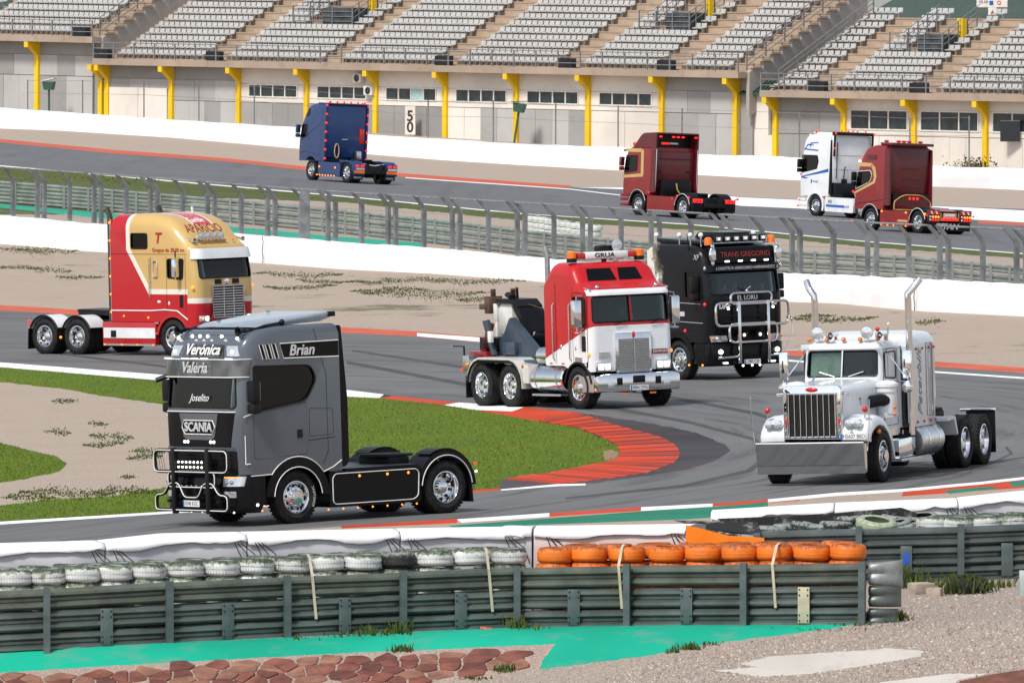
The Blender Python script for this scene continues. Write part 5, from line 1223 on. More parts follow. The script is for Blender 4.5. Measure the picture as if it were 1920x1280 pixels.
chassis(t, -6.0, .8); bar(t, [(-4.65,-.7,.52),(-4.65,.7,.52)], .1, 'darksteel', 'axle'); bar(t, [(0,-.9,.52),(0,.9,.52)], .08, 'darksteel', 'axle'); fifth(t, -4.4, 1.28); bx_(t, 'engine', 'darksteel', -1.2, .7, -.55, .55, .4, .95)
m = MB(); m.prism([(-4.6,1.16),(-2.9,1.10),(-2.9,1.26),(-4.6,1.30)], 'y', -.5, .5); m.build('deck_plate', MT['black'], t, 0)
bx_(t, 'bumper', 'chrome', .85, 1.12, -1.2, 1.2, .38, .78, .04)
place(t, (0,-1.2), 326, 667, -43)
T2 = t
# ------------------------------------------------------------ red and white recovery truck
def diag_paint(name):
    n = NT(name); x = n.xyz(); nz = n.noise(1.6)
    f = n.m('SUBTRACT', x[2], n.m('MULTIPLY_ADD', x[0], .38, 1.80)); red = n.mix(nz, (.42,.008,.012), (.48,.012,.015)); wh = n.mix(n.ss(n.noise(4, detail=6, rough=.7), .5, .85), (.74,.76,.78), (.64,.63,.61))
    n.base(n.mix(n.m('GREATER_THAN', f, 0), wh, red)); n.set(.3, 0, .3, .3); return n.mat
MT['red_white'] = diag_paint('red_over_white_paint')
MT['cream_paint'] = paint('off_white_paint', (.62,.62,.59), dirt_amt=.3); MT['craneblue'] = paint('slate_blue_paint', (.035,.055,.085), dirt_amt=.15, rough=.4); MT['rust'] = simple('rusty_steel', (.10,.06,.045), .8, .2, var=.4, scale=8)
t = truck('red and white recovery truck with orange beacons and a slate blue crane')
pf = [(.60,.92,1,0),(.64,1.4,1,0),(.63,2.1,1,0),(.55,2.84,1,0),(.46,2.96,1,.2),(.06,3.10,.5,.3),(-.22,3.50,.2,.9),(-.38,3.58,0,1),(-1.15,3.60,0,1),(-1.50,3.22,0,.8),(-1.50,1.06,0,0),(-.66,1.06,0,0)] + [(x,z,0,0) for x,z in reversed(arch_pts(0,.52,.66,1.0))] + [(.62,.92,0,0)][:0]
pf = fillet(pf, [0,.1,.1,.06,.08,.12,.12,.1,.1,.06,.06,0]+[0]*20, 3); c = Cab(pf, 2.40, .20, .30)
SW = [fillet([(-.16,2.08),(.42,2.02),(.40,2.74),(-.16,2.76)], .06)]
SCR = fillet([(-1.11,2.13),(1.11,2.13),(1.09,2.76),(-1.09,2.76)], .08)
cab_body(t, c, MT['red_white'], SW, SCR); interior(t, .5, 2.1, 2.4)
c.patch('screen_pillar', -.03, .03, -.03, .03, 2.12, 2.78, -.01, .02, MT['redpaint'], t, 2); c.patch('visor', -1.19, 1.19, -1.18, 1.18, 2.79, 2.93, .03, .03, MT['white'], t, 16)
for y0, y1 in ((-.86,-.03),(.05,.72)): c.patch('roof_window', y0, y1, y0+.08, y1-.06, 3.15, 3.44, .004, .012, MT['darkglass'], t, 6, 3); 
m = MB(); m.box(.62,.70,-.52,.52,.86,1.86); g = m.build('grille', MT['chrome'], t, bevel=.03)
m = MB(); m.box(.70,.712,-.44,.44,.90,1.70); gm = m.build('grille_mesh', simple('grille_mesh', (.22,.22,.22), .4, .6), g, 0)
for i in range(16): bx_(g, 'slat', 'alu', .712, .722, -.44, .44, .93+.048*i, .945+.048*i, 0)
bx_(g, 'centre_bar', 'alu', .722, .735, -.012, .012, .90, 1.72, 0); lamp(t, (.70,0,1.80), 'redlens', .07, 'emblem', (.4,.7,1.2))
for sd in (1,-1):
    bx_(t, 'lamp_bezel', 'chrome', .60, .69, *sorted((sd*.66,sd*1.08)), .92, 1.16, .015)
    for y in (.765,.955): m = MB(); m.box(.69,.70,*sorted((sd*(y-.07),sd*(y+.07))),.97,1.11); m.build('headlight', MT['head'], t, bevel=.004)
    bx_(t, 'vent', 'alu', .62, .665, *sorted((sd*.68,sd*.98)), 1.26, 1.40, 0) if sd < 0 else None
    lamp(t, (.52,sd*1.2,1.36), 'amber', .05, 'indicator', (.9,.6,1))
    m = MB(); m.box(.28,.44,*sorted((sd*1.30,sd*1.55)),2.02,2.70); mm = m.build('mirror', MT['chrome'], t, bevel=.04); bx_(mm, 'mirror_face', 'mirror', .272, .279, *sorted((sd*1.32,sd*1.53)), 2.06, 2.66, 0)
    bar(t, [(.36,sd*1.18,2.82),(.36,sd*1.42,2.78),(.36,sd*1.42,1.95),(.36,sd*1.18,2.0)], .016, 'chrome', 'mirror_arm'); m = MB(); m.lathe([(.001,-.05),(.11,-.02),(.12,0),(.001,.02)], c=(.36,sd*1.42,1.93), ax='z', n=14); m.build('convex_mirror', MT['chrome'], t)
    bar(t, [(.55,sd*1.12,2.94),(.1,sd*1.12,3.0)], .022, 'chrome', 'grab_rail'); lamp(t, (.42,sd*.85,2.99), 'chrome', .06, 'air_horn')
    for x in (-1.05,-.28): bar(t, [(x,sd*1.21,1.2),(x,sd*1.26,1.25),(x,sd*1.26,2.55),(x,sd*1.21,2.6)], .018, 'chrome', 'grab_handle')
    side_line(t, fillet([(-.20,1.15),(.48,1.12),(.48,2.85),(-.20,2.87)], .08), 1.197, 'black', .007, (sd,), 'door_gap', True); side_plate(t, 'vent_window', fillet([(.22,1.42),(.40,1.42),(.40,1.80),(.22,1.80)], .03), 'darkglass', 1.2, (sd,)); side_line(t, [(-.98,1.1),(-.98,3.1)], 1.197, 'black', .006, (sd,), 'panel_gap')
    for x in (-1.3,-.75): side_plate(t, 'reflector', [(x,1.10),(x+.12,1.10),(x+.12,1.13),(x,1.13)], 'redlens', 1.2, (sd,))
    side_plate(t, 'step_vent', [(-.12,1.17),(.22,1.15),(.22,1.27),(-.12,1.29)], 'alu', 1.2, (sd,)); lamp(t, (-.78,sd*1.2,1.52), 'chrome', .05, 'lock', (1,.3,1.3)); lamp(t, (-.08,sd*1.2,1.5), 'chrome', .04, 'lock', (1,.3,1.5))
    ya, yb = sorted((sd*.70,sd*1.22)); m = MB(); m.arc(0,.52,.60,.05,10,170,ya,yb,16); m.build('wheel_arch', MT['black'], t, 40)
    wheel(t, 0, sd, 'steer'); 
    for x in (-3.25,-4.6): wheel(t, x, sd, 'dual')
    # one long fender over both rear wheels
    ya, yb = sorted((sd*.60,sd*1.235)); top = [(-3.25+.66*math.cos(R(a)), .56+.66*math.sin(R(a))) for a in (-8,8,25,45,65,85)] + [(-4.6+.66*math.cos(R(a)), .56+.66*math.sin(R(a))) for a in (95,115,135,155,175)]
    inn = [(-3.25+.60*math.cos(R(a)), .54+.60*math.sin(R(a))) for a in (-8,8,25,45,65,85)] + [(-4.6+.60*math.cos(R(a)), .54+.60*math.sin(R(a))) for a in (95,115,135,155,175)]
    m = MB()
    for i in range(len(top)-1): m.prism([inn[i], top[i], top[i+1], inn[i+1]], 'y', ya, yb)
    m.prism([(-2.52,.6),(-2.28,.60),(-2.28,1.06),(-2.9,1.10),(-2.62,.9)], 'y', ya, yb)
    m.build('rear_fender', MT['cream_paint'], t, 40); bar(t, [(x,sd*1.24,z) for x,z in inn], .03, 'black', 'fender_edge', 6)
    m = MB(); m.lathe([(.001,-.75),(.30,-.75),(.335,-.72),(.335,.72),(.30,.75),(.001,.75)], c=(-1.55,sd*.88,.72), ax='x', n=26); tk = m.build('fuel_tank', MT['chrome'], t, 30)
    for x in (-2.05,-1.05): m = MB(); m.lathe([(.337,-.03),(.345,-.03),(.345,.03),(.337,.03)], c=(x,sd*.88,.72), ax='x', n=26); m.build('tank_strap', MT['alu'], tk, 0)
    bx_(t, 'step_plate', 'alu', -2.2, -.85, *sorted((sd*.9,sd*1.2)), .30, .35, .01); bx_(t, 'mud_flap', 'black', -5.30, -5.27, ya, yb, .2, .75, 0); lamp(t, (-2.55,sd*1.22,1.02), 'redlens', .05)
    bx_(t, 'rear_box', 'alu', -5.45, -5.15, *sorted((sd*.95,sd*1.22)), .85, 1.25); lamp(t, (-5.2,sd*1.23,1.02), 'amberlens', .06); lamp(t, (-5.5,sd*1.2,.9), 'red', .04, 'lamp')
    m = MB(); m.lathe([(.05,-.14),(.5,-.14),(.52,.1),(.4,.14),(.05,.14)], c=(-5.6,sd*.7,.62), ax='x', n=14) ; 
    bx_(t, 'air_tank_bracket', 'darksteel', -2.5, -1.7, *sorted((sd*.5,sd*.7)), 1.0, 1.12)
m = MB(); m.lathe([(.001,-.3),(.2,-.3),(.23,-.27),(.23,.27),(.2,.3),(.001,.3)], c=(-1.9,-.85,1.28), ax='x', n=20); m.build('air_cleaner', MT['chrome'], t, 30)
for sd in (-1,1): bar(t, [(-1.62,sd*1.0,.9),(-1.62,sd*1.0,3.75),(-1.70,sd*1.0,3.98)], .065, 'steel', 'exhaust_stack', 10)
m = MB(); m.prism([(-1.2,.42),(1.2,.42),(1.2,.80),(1.0,.86),(-1.0,.86),(-1.2,.80)], 'x', .72, .90); b = m.build('bumper', MT['chrome'], t, bevel=.03)
for sd in (1,-1): m = MB(); m.prism(fillet([(.05,.42),(.72,.42),(.72,.84),(.05,.80)], .02), 'y', *sorted((sd*1.17, sd*1.205))); m.build('bumper_end', MT['chrome'], b, 0)
for sd in (1,-1): bx_(b, 'fog_lamp', 'lens', .90, .915, *sorted((sd*.72,sd*.90)), .52, .66, .01); bx_(b, 'tow_slot', 'black', .90, .91, *sorted((sd*.48,sd*.64)), .58, .76, .005); bx_(t, 'marker_light', 'amberlens', .86, .91, *sorted((sd*.32,sd*.48)), .34, .38, 0)
bx_(b, 'winch_opening', 'black', .90, .93, -.17, .17, .62, .80, .02); plate(t, .905, 0, .50, '9894 CMG')
m = MB(); m.box(.63,.642,.62,1.02,1.30,1.42); k = m.build('badge', MT['redpaint'], t, 0); text('KENWORTH', MT['plate'], k, (.646,.83,1.36), (0,1,0), (0,0,1), .085, extrude=.001); bx_(t, 'badge', 'redpaint', .63, .642, .56, .60, 1.30, 1.42, 0)
for y in (-.5,.55): bar(t, [(.66,y,2.05),(.68,y+.3,2.16)], .012, 'black', 'wiper'); 
# light bar with lettering
lb = bx_(t, 'beacon_bar', 'plate', -.62, -.40, -.62, .62, 3.66, 3.84, .04); text('GRUA', MT['ink'], lb, (-.394, -.08, 3.75), (0,1,0), (0,0,1), .16, bold=.003, sx=1.35)
for sd in (1,-1):
    bx_(lb, 'red_lens', 'redlens', -.60, -.42, *sorted((sd*.62,sd*.85)), 3.68, 3.83, .03)
    m = MB(); m.lathe([(.12,0),(.12,.14),(.09,.17),(.001,.175)], c=(-.5,sd*.98,3.70), ax='z', n=16); m.build('beacon', MT['amberlens'], t); m = MB(); m.lathe([(.13,-.1),(.13,0),(.001,.0)], c=(-.5,sd*.98,3.70), ax='z', n=16); m.build('beacon_base', MT['black'], t)
m = MB(); m.box(-1.05,-.75,.0,.40,3.75,3.98); m.build('searchlight', MT['black'], t, bevel=.04); m = MB(); m.lathe([(.001,-.03),(.13,0),(.15,.03),(.001,.05)], c=(-.7,.45,3.98), ax='x', n=16); m.build('searchlight_lens', MT['lens'], t); bx_(t, 'bracket', 'black', -.95,-.85,.15,.25,3.58,3.76)
# chassis and crane
chassis(t, -5.3, .5); bx_(t, 'engine', 'darksteel', -1.2, .5, -.5, .5, .4, 1.0); bar(t, [(0,-.9,.52),(0,.9,.52)], .08, 'darksteel', 'axle')
for x in (-3.25,-4.6): bar(t, [(x,-.7,.52),(x,.7,.52)], .1, 'darksteel', 'axle')
bx_(t, 'deck', 'craneblue', -5.1, -1.9, -.95, .95, 1.06, 1.16)
_before = set(bpy.data.objects)
for sd in (1,-1):
    m = MB(); m.prism([(-4.75,1.16),(-2.15,1.16),(-2.15,1.30),(-3.45,2.55),(-3.62,2.58),(-3.9,2.0)], 'y', *sorted((sd*.42,sd*.50))); m.build('crane_side_plate', MT['craneblue'], t, 0)
    m = MB(); m.prism([(-3.45,2.55),(-3.5,2.62),(-2.12,1.34),(-2.15,1.24)], 'y', *sorted((sd*.36,sd*.56))); m.build('crane_flange', MT['craneblue'], t, 0)
    m = MB(); m.prism([(-4.85,1.16),(-4.60,1.16),(-4.22,2.40),(-4.40,2.45)], 'y', *sorted((sd*.55,sd*.66))); m.build('crane_leg', MT['redpaint'], t, bevel=.01)
    bx_(t, 'red_locker', 'redpaint', -5.0, -4.2, *sorted((sd*.3,sd*.85)), 1.16, 1.42)
    m = MB(); m.prism([(-3.9,1.3),(-4.05,1.3),(-4.45,2.5),(-4.2,2.55)], 'y', *sorted((sd*.70,sd*.78))); m.build('hydraulic_arm', MT['craneblue'], t, 0); bx_(t, 'control_box', 'plate', -4.02, -3.88, *sorted((sd*.80,sd*.9)), 1.75, 2.15)
m = MB(); m.prism([(-4.45,2.0),(-3.8,2.0),(-3.8,3.1),(-4.3,3.15),(-4.45,2.9)], 'y', -.30, .30); m.build('crane_column', MT['cream_paint'], t, bevel=.03)
m = MB(); m.prism([(-4.62,2.45),(-4.46,2.45),(-4.46,3.1),(-4.62,3.1)], 'y', -.34, -.12); m.prism([(-4.62,2.45),(-4.46,2.45),(-4.46,3.1),(-4.62,3.1)], 'y', .12, .34); m.build('column_rail', MT['cream_paint'], t, bevel=.01)
m = MB(); m.prism([(-4.5,3.12),(-3.7,3.10),(-3.45,2.95),(-3.4,3.02),(-3.65,3.26),(-4.45,3.28)], 'y', -.36, .36); m.build('crane_head', MT['black'], t, 0)
m = MB(); m.prism([(-3.65,3.12),(-3.42,3.0),(-3.2,2.6),(-3.08,2.1),(-3.2,2.1),(-3.35,2.5),(-3.6,2.85)], 'y', -.36, .36); m.build('crane_curve', MT['black'], t, 30)
bar(t, [(-4.2,0,3.25),(-4.05,-.1,3.62)], .06, 'rust', 'winch_post'); bar(t, [(-4.1,-.2,3.42),(-3.75,-.3,3.34)], .10, 'darksteel', 'winch_drum', 12); bar(t, [(-4.25,.15,3.25),(-4.1,.05,3.66)], .04, 'rust', 'winch_post')
bx_(t, 'tow_beam', 'rust', -5.7, -4.6, -.10, .10, 2.86, 3.06); bx_(t, 'tow_crosshead', 'rust', -5.28, -5.05, -.20, .20, 2.72, 3.34); bx_(t, 'tow_pin', 'rust', -5.2, -5.12, -.06, .06, 3.34, 3.6); bx_(t, 'tow_strut', 'cream_paint', -4.95, -4.85, -.1, .1, 1.4, 2.9)
m = MB(); [m.tube([(-4.7,-.7,1.5+.1*i),(-4.3,-.75,1.62+.06*i),(-3.95,-.72,1.4+.1*i)], .02, 5) for i in range(5)]; m.build('hose', MT['black'], t)
bx_(t, 'dark_gear', 'black', -4.9, -4.1, -.62, .62, 1.42, 1.9, .05); bx_(t, 'winch_motor', 'craneblue', -3.8, -3.2, -.62, -.42, 1.3, 1.75, .03)
bar(t, [(-5.5,-1.0,1.6),(-5.0,-1.0,1.6),(-5.0,-1.0,1.25)], .025, 'black', 'hand_rail')
for o in set(bpy.data.objects) - _before:                  # the crane sits over the rear axles, its mast lower than the cab roof
    for v in o.data.vertices: v.co = (v.co.x-.72, v.co.y, 1.16+(v.co.z-1.16)*.70 if v.co.z > 1.16 else v.co.z)
bar(t, [(-4.2,0,2.5),(-1.55,0,2.1)], .014, 'rust', 'winch_cable', 5)
place(t, (0,-1.2), 1086, 767, -58.5)
T3 = t

# ------------------------------------------------------------ black European truck with chrome bull bar
MT['black_paint'] = paint('black_paint', (.006,.0065,.010), dirt_amt=.008, rough=.25, coat=.06, spec=.18)
def flame(name):
    n = NT(name); x = n.xyz(); nz = n.noise(2.2, detail=5, rough=.6)
    f = n.m('SUBTRACT', n.m('MULTIPLY_ADD', nz, 1.1, -.88), n.m('ADD', x[0], n.m('MULTIPLY', n.m('ABSOLUTE', n.m('SUBTRACT', x[2], 2.7)), .35)))
    col = n.mix(n.ss(f, .12, .34), (.008,.008,.011), (.20,.165,.12)); col = n.mix(n.ss(n.m('MULTIPLY', f, n.noise(7)), .16, .26), col, (.68,.66,.6)); n.base(col); n.set(.28, 0, .06, .18); return n.mat
MT['mural'] = flame('airbrushed_black_paint')
t = truck('black truck with chrome bull bar, roof lamps and orange beacons behind the recovery truck')
pf = euro_profile([(1.38,.98),(1.42,1.6),(1.42,2.2),(1.31,2.86)], [(1.22,3.12),(1.06,3.42),(.5,3.55),(-.5,3.57)], -1.05)
c = Cab(pf, 2.5, .26, .16); SW = [fillet([(.42,2.16),(1.06,2.12),(1.04,2.84),(.42,2.84)], .06)]; SCR = fillet([(-1.12,2.24),(1.12,2.24),(1.08,2.86),(-1.08,2.86)], .09)
cab_body(t, c, MT['mural'], SW, SCR, sglass='darkglass'); interior(t, 1.3, 2.2, 2.5)
c.patch('sun_visor', -1.24, 1.24, -1.2, 1.2, 2.84, 3.02, .10, .025, MT['black_paint'], t, 16); text('LOGISTICA GREGORIO HERNANDEZ, S.L.', MT['silver'], t, (c.fx(0,2.92)+.135, .1, 2.915), (0,1,0), (.1,0,1), .115, shear=.3)
m = MB(); m.prism(fillet([(1.10,3.06),(1.38,3.04),(1.34,3.46),(1.08,3.50)], .05), 'y', -1.0, 1.0); sb = m.build('roof_sign', MT['glossblack'], t, 30); text('TRANS GREGORIO', simple('dull_red_ink', (.30,.03,.02), .4), sb, (1.372,.05,3.27), (0,1,0), (-.1,0,1), .19)
for y in (-.55,-.12,.3,.72): bx_(t, 'marker_light', 'head', 1.375, 1.385, y-.07, y+.07, 3.08, 3.12, 0)
for sd in (1,-1):
    m = MB(); m.ball((1.44,sd*1.06,3.28), .12, 12, (.4,1,1.7)); m.ball((1.44,sd*1.06,3.5), .06, 10, (.6,1,1.2)); m.ball((1.44,sd*1.06,3.06), .05, 10, (.6,1,1.3)); m.build('chrome_ornament', MT['chrome'], t)
    m = MB(); m.lathe([(.11,0),(.10,.16),(.06,.20),(.001,.21)], c=(1.2,sd*1.02,3.54), ax='z', n=14); m.build('beacon', MT['amberlens'], t); lamp(t, (1.3,sd*1.23,2.93), 'chrome', .07, 'emblem', (.7,.5,1)); lamp(t, (1.36,sd*1.3,2.0), 'red', .04)
    c.patch('headlight', *sorted((sd*.62,sd*1.12)), *sorted((sd*.66,sd*1.16)), 1.0, 1.16, .0, .03, MT['lens'], t, 6, 3); lamp(t, (1.44,sd*.98,1.08), 'lens', .06, 'reflector'); lamp(t, (1.43,sd*1.1,1.09), 'amberlens', .04)
    lamp(t, (1.5,sd*.92,.74), 'head', .065, 'fog_lamp'); bx_(t, 'step_lamp', 'head', 1.49, 1.51, *sorted((sd*.7,sd*.85)), .42, .46, 0)
    side_line(t, [(1.1,2.0),(-.6,2.06),(-1.0,2.06)], 1.252, 'silver', .008, (sd,)); side_line(t, [(1.2,1.5),(-.5,1.56),(-1.0,1.56)], 1.252, 'silver', .008, (sd,)); side_plate(t, 'door_handle', [(.1,1.68),(.38,1.68),(.38,1.8),(.1,1.8)], 'silver', 1.25, (sd,))
    side_line(t, fillet([(.35,1.3),(1.12,1.3),(1.12,2.9),(.35,2.9)], .06), 1.245, 'black', .008, (sd,), 'door_gap', True); text('XF', MT['silver'], t, (.95,sd*1.256,3.22), (-1*sd,0,0), (0,0,1), .2, shear=.3); lamp(t, (.4,sd*1.26,1.3), 'red', .04)
    ya, yb = sorted((sd*.72, sd*1.262)); m = MB(); m.arc(0,.52,.60,.16,3,178,ya,yb,18); m.build('wheel_arch', MT['glossblack'], t, 40)
    bx_(t, 'ladder_step', 'black', .72, 1.3, *sorted((sd*.9,sd*1.24)), .42, .95, .03)
    m = MB(); m.prism([(-1.03,1.1),(-1.03,3.5),(-1.25,3.4),(-1.25,1.2)], 'y', sd*1.12, sd*1.24); m.build('cab_extender', MT['mural'], t, 0)
bp = Cab(fillet([(1.36,.36,1,0),(1.46,.42,1,0),(1.46,.96,1,0),(.80,.98,0,0),(.80,.50,0,0),(.95,.36,0,0)], .03, 2), 2.5, .30, .02); me = bp.mesh(MT['glossblack']); me.shade_smooth(); me.set_sharp_from_angle(angle=R(35)); put('bumper', me, t)
bx_(t, 'front_panel', 'glossblack', 1.40, 1.45, -1.0, 1.0, 1.2, 2.1, .02); text('DAF', MT['silver'], t, (1.455,-.72,1.93), (0,1,0), (0,0,1), .2, bold=.01); text('XF', MT['silver'], t, (1.455,.9,1.97), (0,1,0), (0,0,1), .16, bold=.01); text('EL LORU', MT['silver'], t, (1.455,.02,2.13), (0,1,0), (0,0,1), .17)
for z in (1.35,1.5,1.65): bx_(t, 'grille_slat', 'black', 1.45, 1.465, -.8, .8, z, z+.05, 0)
for pts in ([(-1.15,1.42),(1.22,1.42),(1.22,2.02),(-1.15,2.02)], [(-.66,1.98),(.66,1.98),(.66,2.27),(-.66,2.27)], [(-.72,.98),(.82,.98),(.82,1.46),(-.72,1.46)]):
    bar(t, [(1.64,y,z) for y,z in fillet(pts, .16)], .035, 'chrome', 'bull_bar_tube', 10, True)
for y in (-.42,.52): m = MB(); m.box(1.60,1.70,y-.045,y+.045,.42,2.06); m.build('bull_bar_upright', MT['chrome'], t, bevel=.02); bar(t, [(1.4,y,.6),(1.62,y,.6)], .03, 'chrome', 'bracket')
bar(t, [(1.58,-1.05,.58),(1.58,-.44,.60)], .035, 'chrome', 'bumper_tube'); bar(t, [(1.58,.54,.60),(1.58,1.14,.60)], .035, 'chrome', 'bumper_tube')
for y in (-.22,.30): bx_(t, 'spot_lamp', 'black', 1.52, 1.60, y-.11, y+.11, 1.08, 1.24, .02); lamp(t, (1.6,y,1.16), 'head', .04, 'lamp'); lamp(t, (1.47,y*2.8,1.86), 'head', .035, 'lamp')
plate(t, 1.66, -.02, .46, '2983 CSP'); 
for y in (-.3,0,.25): lamp(t, (1.62,y,.36), 'head', .03, 'lamp')
text('SCANIA', MT['silver'], t, (0,0,-9), (0,1,0), (0,0,1), .01) if 0 else None
m = MB(); m.prism([(1.15,3.55),(.9,3.62),(-1.25,3.72),(-1.3,3.66),(-1.0,3.56)], 'y', -.95, .95); m.build('roof_spoiler', MT['black_paint'], t, 30, bevel=.03); m = MB(); m.prism(fillet([(.7,3.62),(.6,3.84),(-.5,3.86),(-.7,3.70)], .08), 'y', -.1, .75); m.build('roof_hatch_fairing', MT['black_paint'], t, 30, bevel=.03)
bar(t, [(1.22,-.9,3.58),(1.22,.95,3.58)], .022, 'chrome', 'roof_bar')
for q in range(6): y = -.72+.29*q; bx_(t, 'spot_lamp', 'black', 1.16, 1.26, y-.11, y+.11, 3.6, 3.78, .03); bx_(t, 'lamp_face', 'lens', 1.26, 1.268, y-.08, y+.08, 3.64, 3.74, .01); lamp(t, (1.27,y,3.69), 'head', .022, 'lamp')
for x, y in ((-1.0,-1.1),(.0,-1.08),(.45,-1.05),(.85,-1.0),(.6,.9)): bar(t, [(x,y,3.5),(x,y,3.75)], .02, 'chrome', 'lamp_stalk'); lamp(t, (x,y,3.80), 'plate', .07, 'round_lamp')
bar(t, [(.62,-1.2,3.0),(.62,-1.28,3.85)], .012, 'black', 'aerial'); bar(t, [(1.45,1.25,.8),(1.5,1.42,1.1),(1.5,1.42,1.5)], .014, 'chrome', 'parking_feeler'); lamp(t, (1.5,1.42,1.52), 'chrome', .04, 'knob')
for y in (-.25,.3): lamp(t, (1.22,y*2.2,2.4), 'gold', .06, 'ornament', (1,1,1.5))
bar(t, [(1.47,-.12,2.42),(1.44,0,2.34),(1.47,.12,2.42)], .02, 'chrome', 'horn_emblem'); lamp(t, (1.46,0,2.3), 'chrome', .05, 'emblem')
eu_mirror(t, 1.02, 1.25, 2.35); euro_rear(t, 3.75, 'glossblack', skirt='glossblack')
for x in (.55,1.15): lamp(t, (x,-1.27,.40), 'amber', .03)
bar(t, [(1.38,-.9,2.2),(1.42,.0,2.3)], .012, 'black', 'wiper')
place(t, (0,-1.2), 1274, 712, -55)
T4 = t
# ------------------------------------------------------------ white long-nose truck
MT['paleglare'] = simple('pale_green_glare', (.72,.76,.60), .9, var=.2, scale=5); MT['wavychrome'] = simple('wavy_chrome', (.40,.41,.43), .03, 1, var=.03, bump=.10, bscale=1.3); MT['pearl'] = paint('pearl_white_paint', (.66,.69,.72), dirt_amt=.08, rough=.22)
t = truck('white long-nosed truck with twin chrome stacks and a deep chrome bumper')
def slab(name, mat, st, parent, smooth=40, cap=True):
    """loft of rounded cross-sections; st = list of (x, half-width, z0, z1, corner radius)"""
    vv = []; ff = []; n = None
    for x, hw, z0, z1, r in st:
        pl = fillet([(-hw,z0),(hw,z0),(hw,z1),(-hw,z1)], [.02,.02,r,r], 5); n = len(pl); vv += [(x,y,z) for y,z in pl]
    for i in range(len(st)-1):
        for j in range(n): ff.append((i*n+j, i*n+(j+1) % n, (i+1)*n+(j+1) % n, (i+1)*n+j))
    ff += [tuple(reversed(range(n))), tuple((len(st)-1)*n+j for j in range(n))]
    me = bpy.data.meshes.new(name); me.from_pydata(vv, [], ff); me.materials.append(MT[mat])
    bm = bmesh.new(); bm.from_mesh(me); bmesh.ops.recalc_face_normals(bm, faces=bm.faces); bm.to_mesh(me); bm.free(); me.shade_smooth(); me.set_sharp_from_angle(angle=R(smooth)); return put(name, me, parent)
slab('hood', 'pearl', [(.92,.56,.92,1.95,.14),(.90,.58,.92,1.97,.14),(.2,.64,.92,2.03,.2),(-.55,.74,.92,2.08,.22),(-1.05,.80,.92,2.10,.22)], t)
# cab
pf = [(-1.02,1.0,1,0),(-1.02,2.08,1,0),(-1.16,2.68,1,0),(-1.14,2.76,1,.3),(-1.3,2.86,.5,1),(-1.75,2.90,0,1),(-2.38,2.88,0,1),(-2.38,1.0,0,0)]
c = Cab(fillet(pf, [0,.03,.05,.06,.1,.15,.05,0], 3), 1.72, .22, .24)
SW = [fillet([(-1.28,2.10),(-1.28,2.62),(-2.0,2.62),(-2.0,2.06)], .06)]; SCR = fillet([(-.76,2.14),(.76,2.14),(.74,2.66),(-.74,2.66)], .07)
cab_body(t, c, MT['pearl'], SW, SCR); interior(t, -1.05, 2.15, 1.72)
c.patch('screen_pillar', -.015, .015, -.015, .015, 2.12, 2.68, -.005, .02, MT['chrome'], t, 2); c.patch('visor', -.86, .86, -.84, .84, 2.70, 2.82, .03, .02, MT['pearl'], t, 12)
m = MB(); m.add([(-1.13,-.70,2.15),(-1.13,-.02,2.15),(-1.24,-.02,2.65),(-1.24,-.70,2.65),(-1.15,-.70,2.15),(-1.15,-.02,2.15),(-1.26,-.02,2.65),(-1.26,-.70,2.65)], [(0,1,2,3),(7,6,5,4),(0,4,5,1),(1,5,6,2),(2,6,7,3),(3,7,4,0)]); m.build('glare_card', MT['paleglare'], t, 0)  # added pale card; its colour stands in for sunlit glare on this pane
for sd in (1,-1): bar(t, [(c.fx(0,2.2)+.03, sd*.15, 2.14),(c.fx(0,2.3)+.05, sd*.48, 2.24)], .012, 'alu', 'wiper')
for y in (-.74,-.36,0,.36,.74): m = MB(); m.ball((-1.24,y,2.90), .05, 10, (1.4,1,1)); m.build('marker_light', MT['amberlens'], t)
for y in (-.55,.52):
    m = MB(); m.lathe([(.02,-.12),(.12,-.05),(.14,.04),(.13,.06)], c=(-1.25,y,3.04), ax='x', n=16); k = m.build('roof_spotlight', MT['chrome'], t); m = MB(); m.lathe([(.13,.055),(.001,.075)], c=(-1.25,y,3.04), ax='x', n=16); m.build('lens', MT['lens'], k); bar(t, [(-1.3,y,2.85),(-1.27,y,2.93)], .025, 'chrome', 'lamp_stalk')
    bar(t, [(-1.7,y+.28,2.98),(-1.2,y+.28,2.98)], .03, 'chrome', 'air_horn'); m = MB(); m.lathe([(.03,-.05),(.08,.08)], c=(-1.2,y+.28,2.98), ax='x', n=12); m.build('air_horn', MT['chrome'], t); bx_(t, 'horn_bracket', 'chrome', -1.6, -1.55, y+.25, y+.31, 2.84, 2.98, 0)
lamp(t, (-1.3,.72,3.10), 'redlens', .05, 'lamp'); bar(t, [(-1.5,.86,2.85),(-1.5,.9,3.15)], .02, 'chrome', 'aerial'); lamp(t, (-1.5,.9,3.2), 'plate', .03, 'aerial_tip')
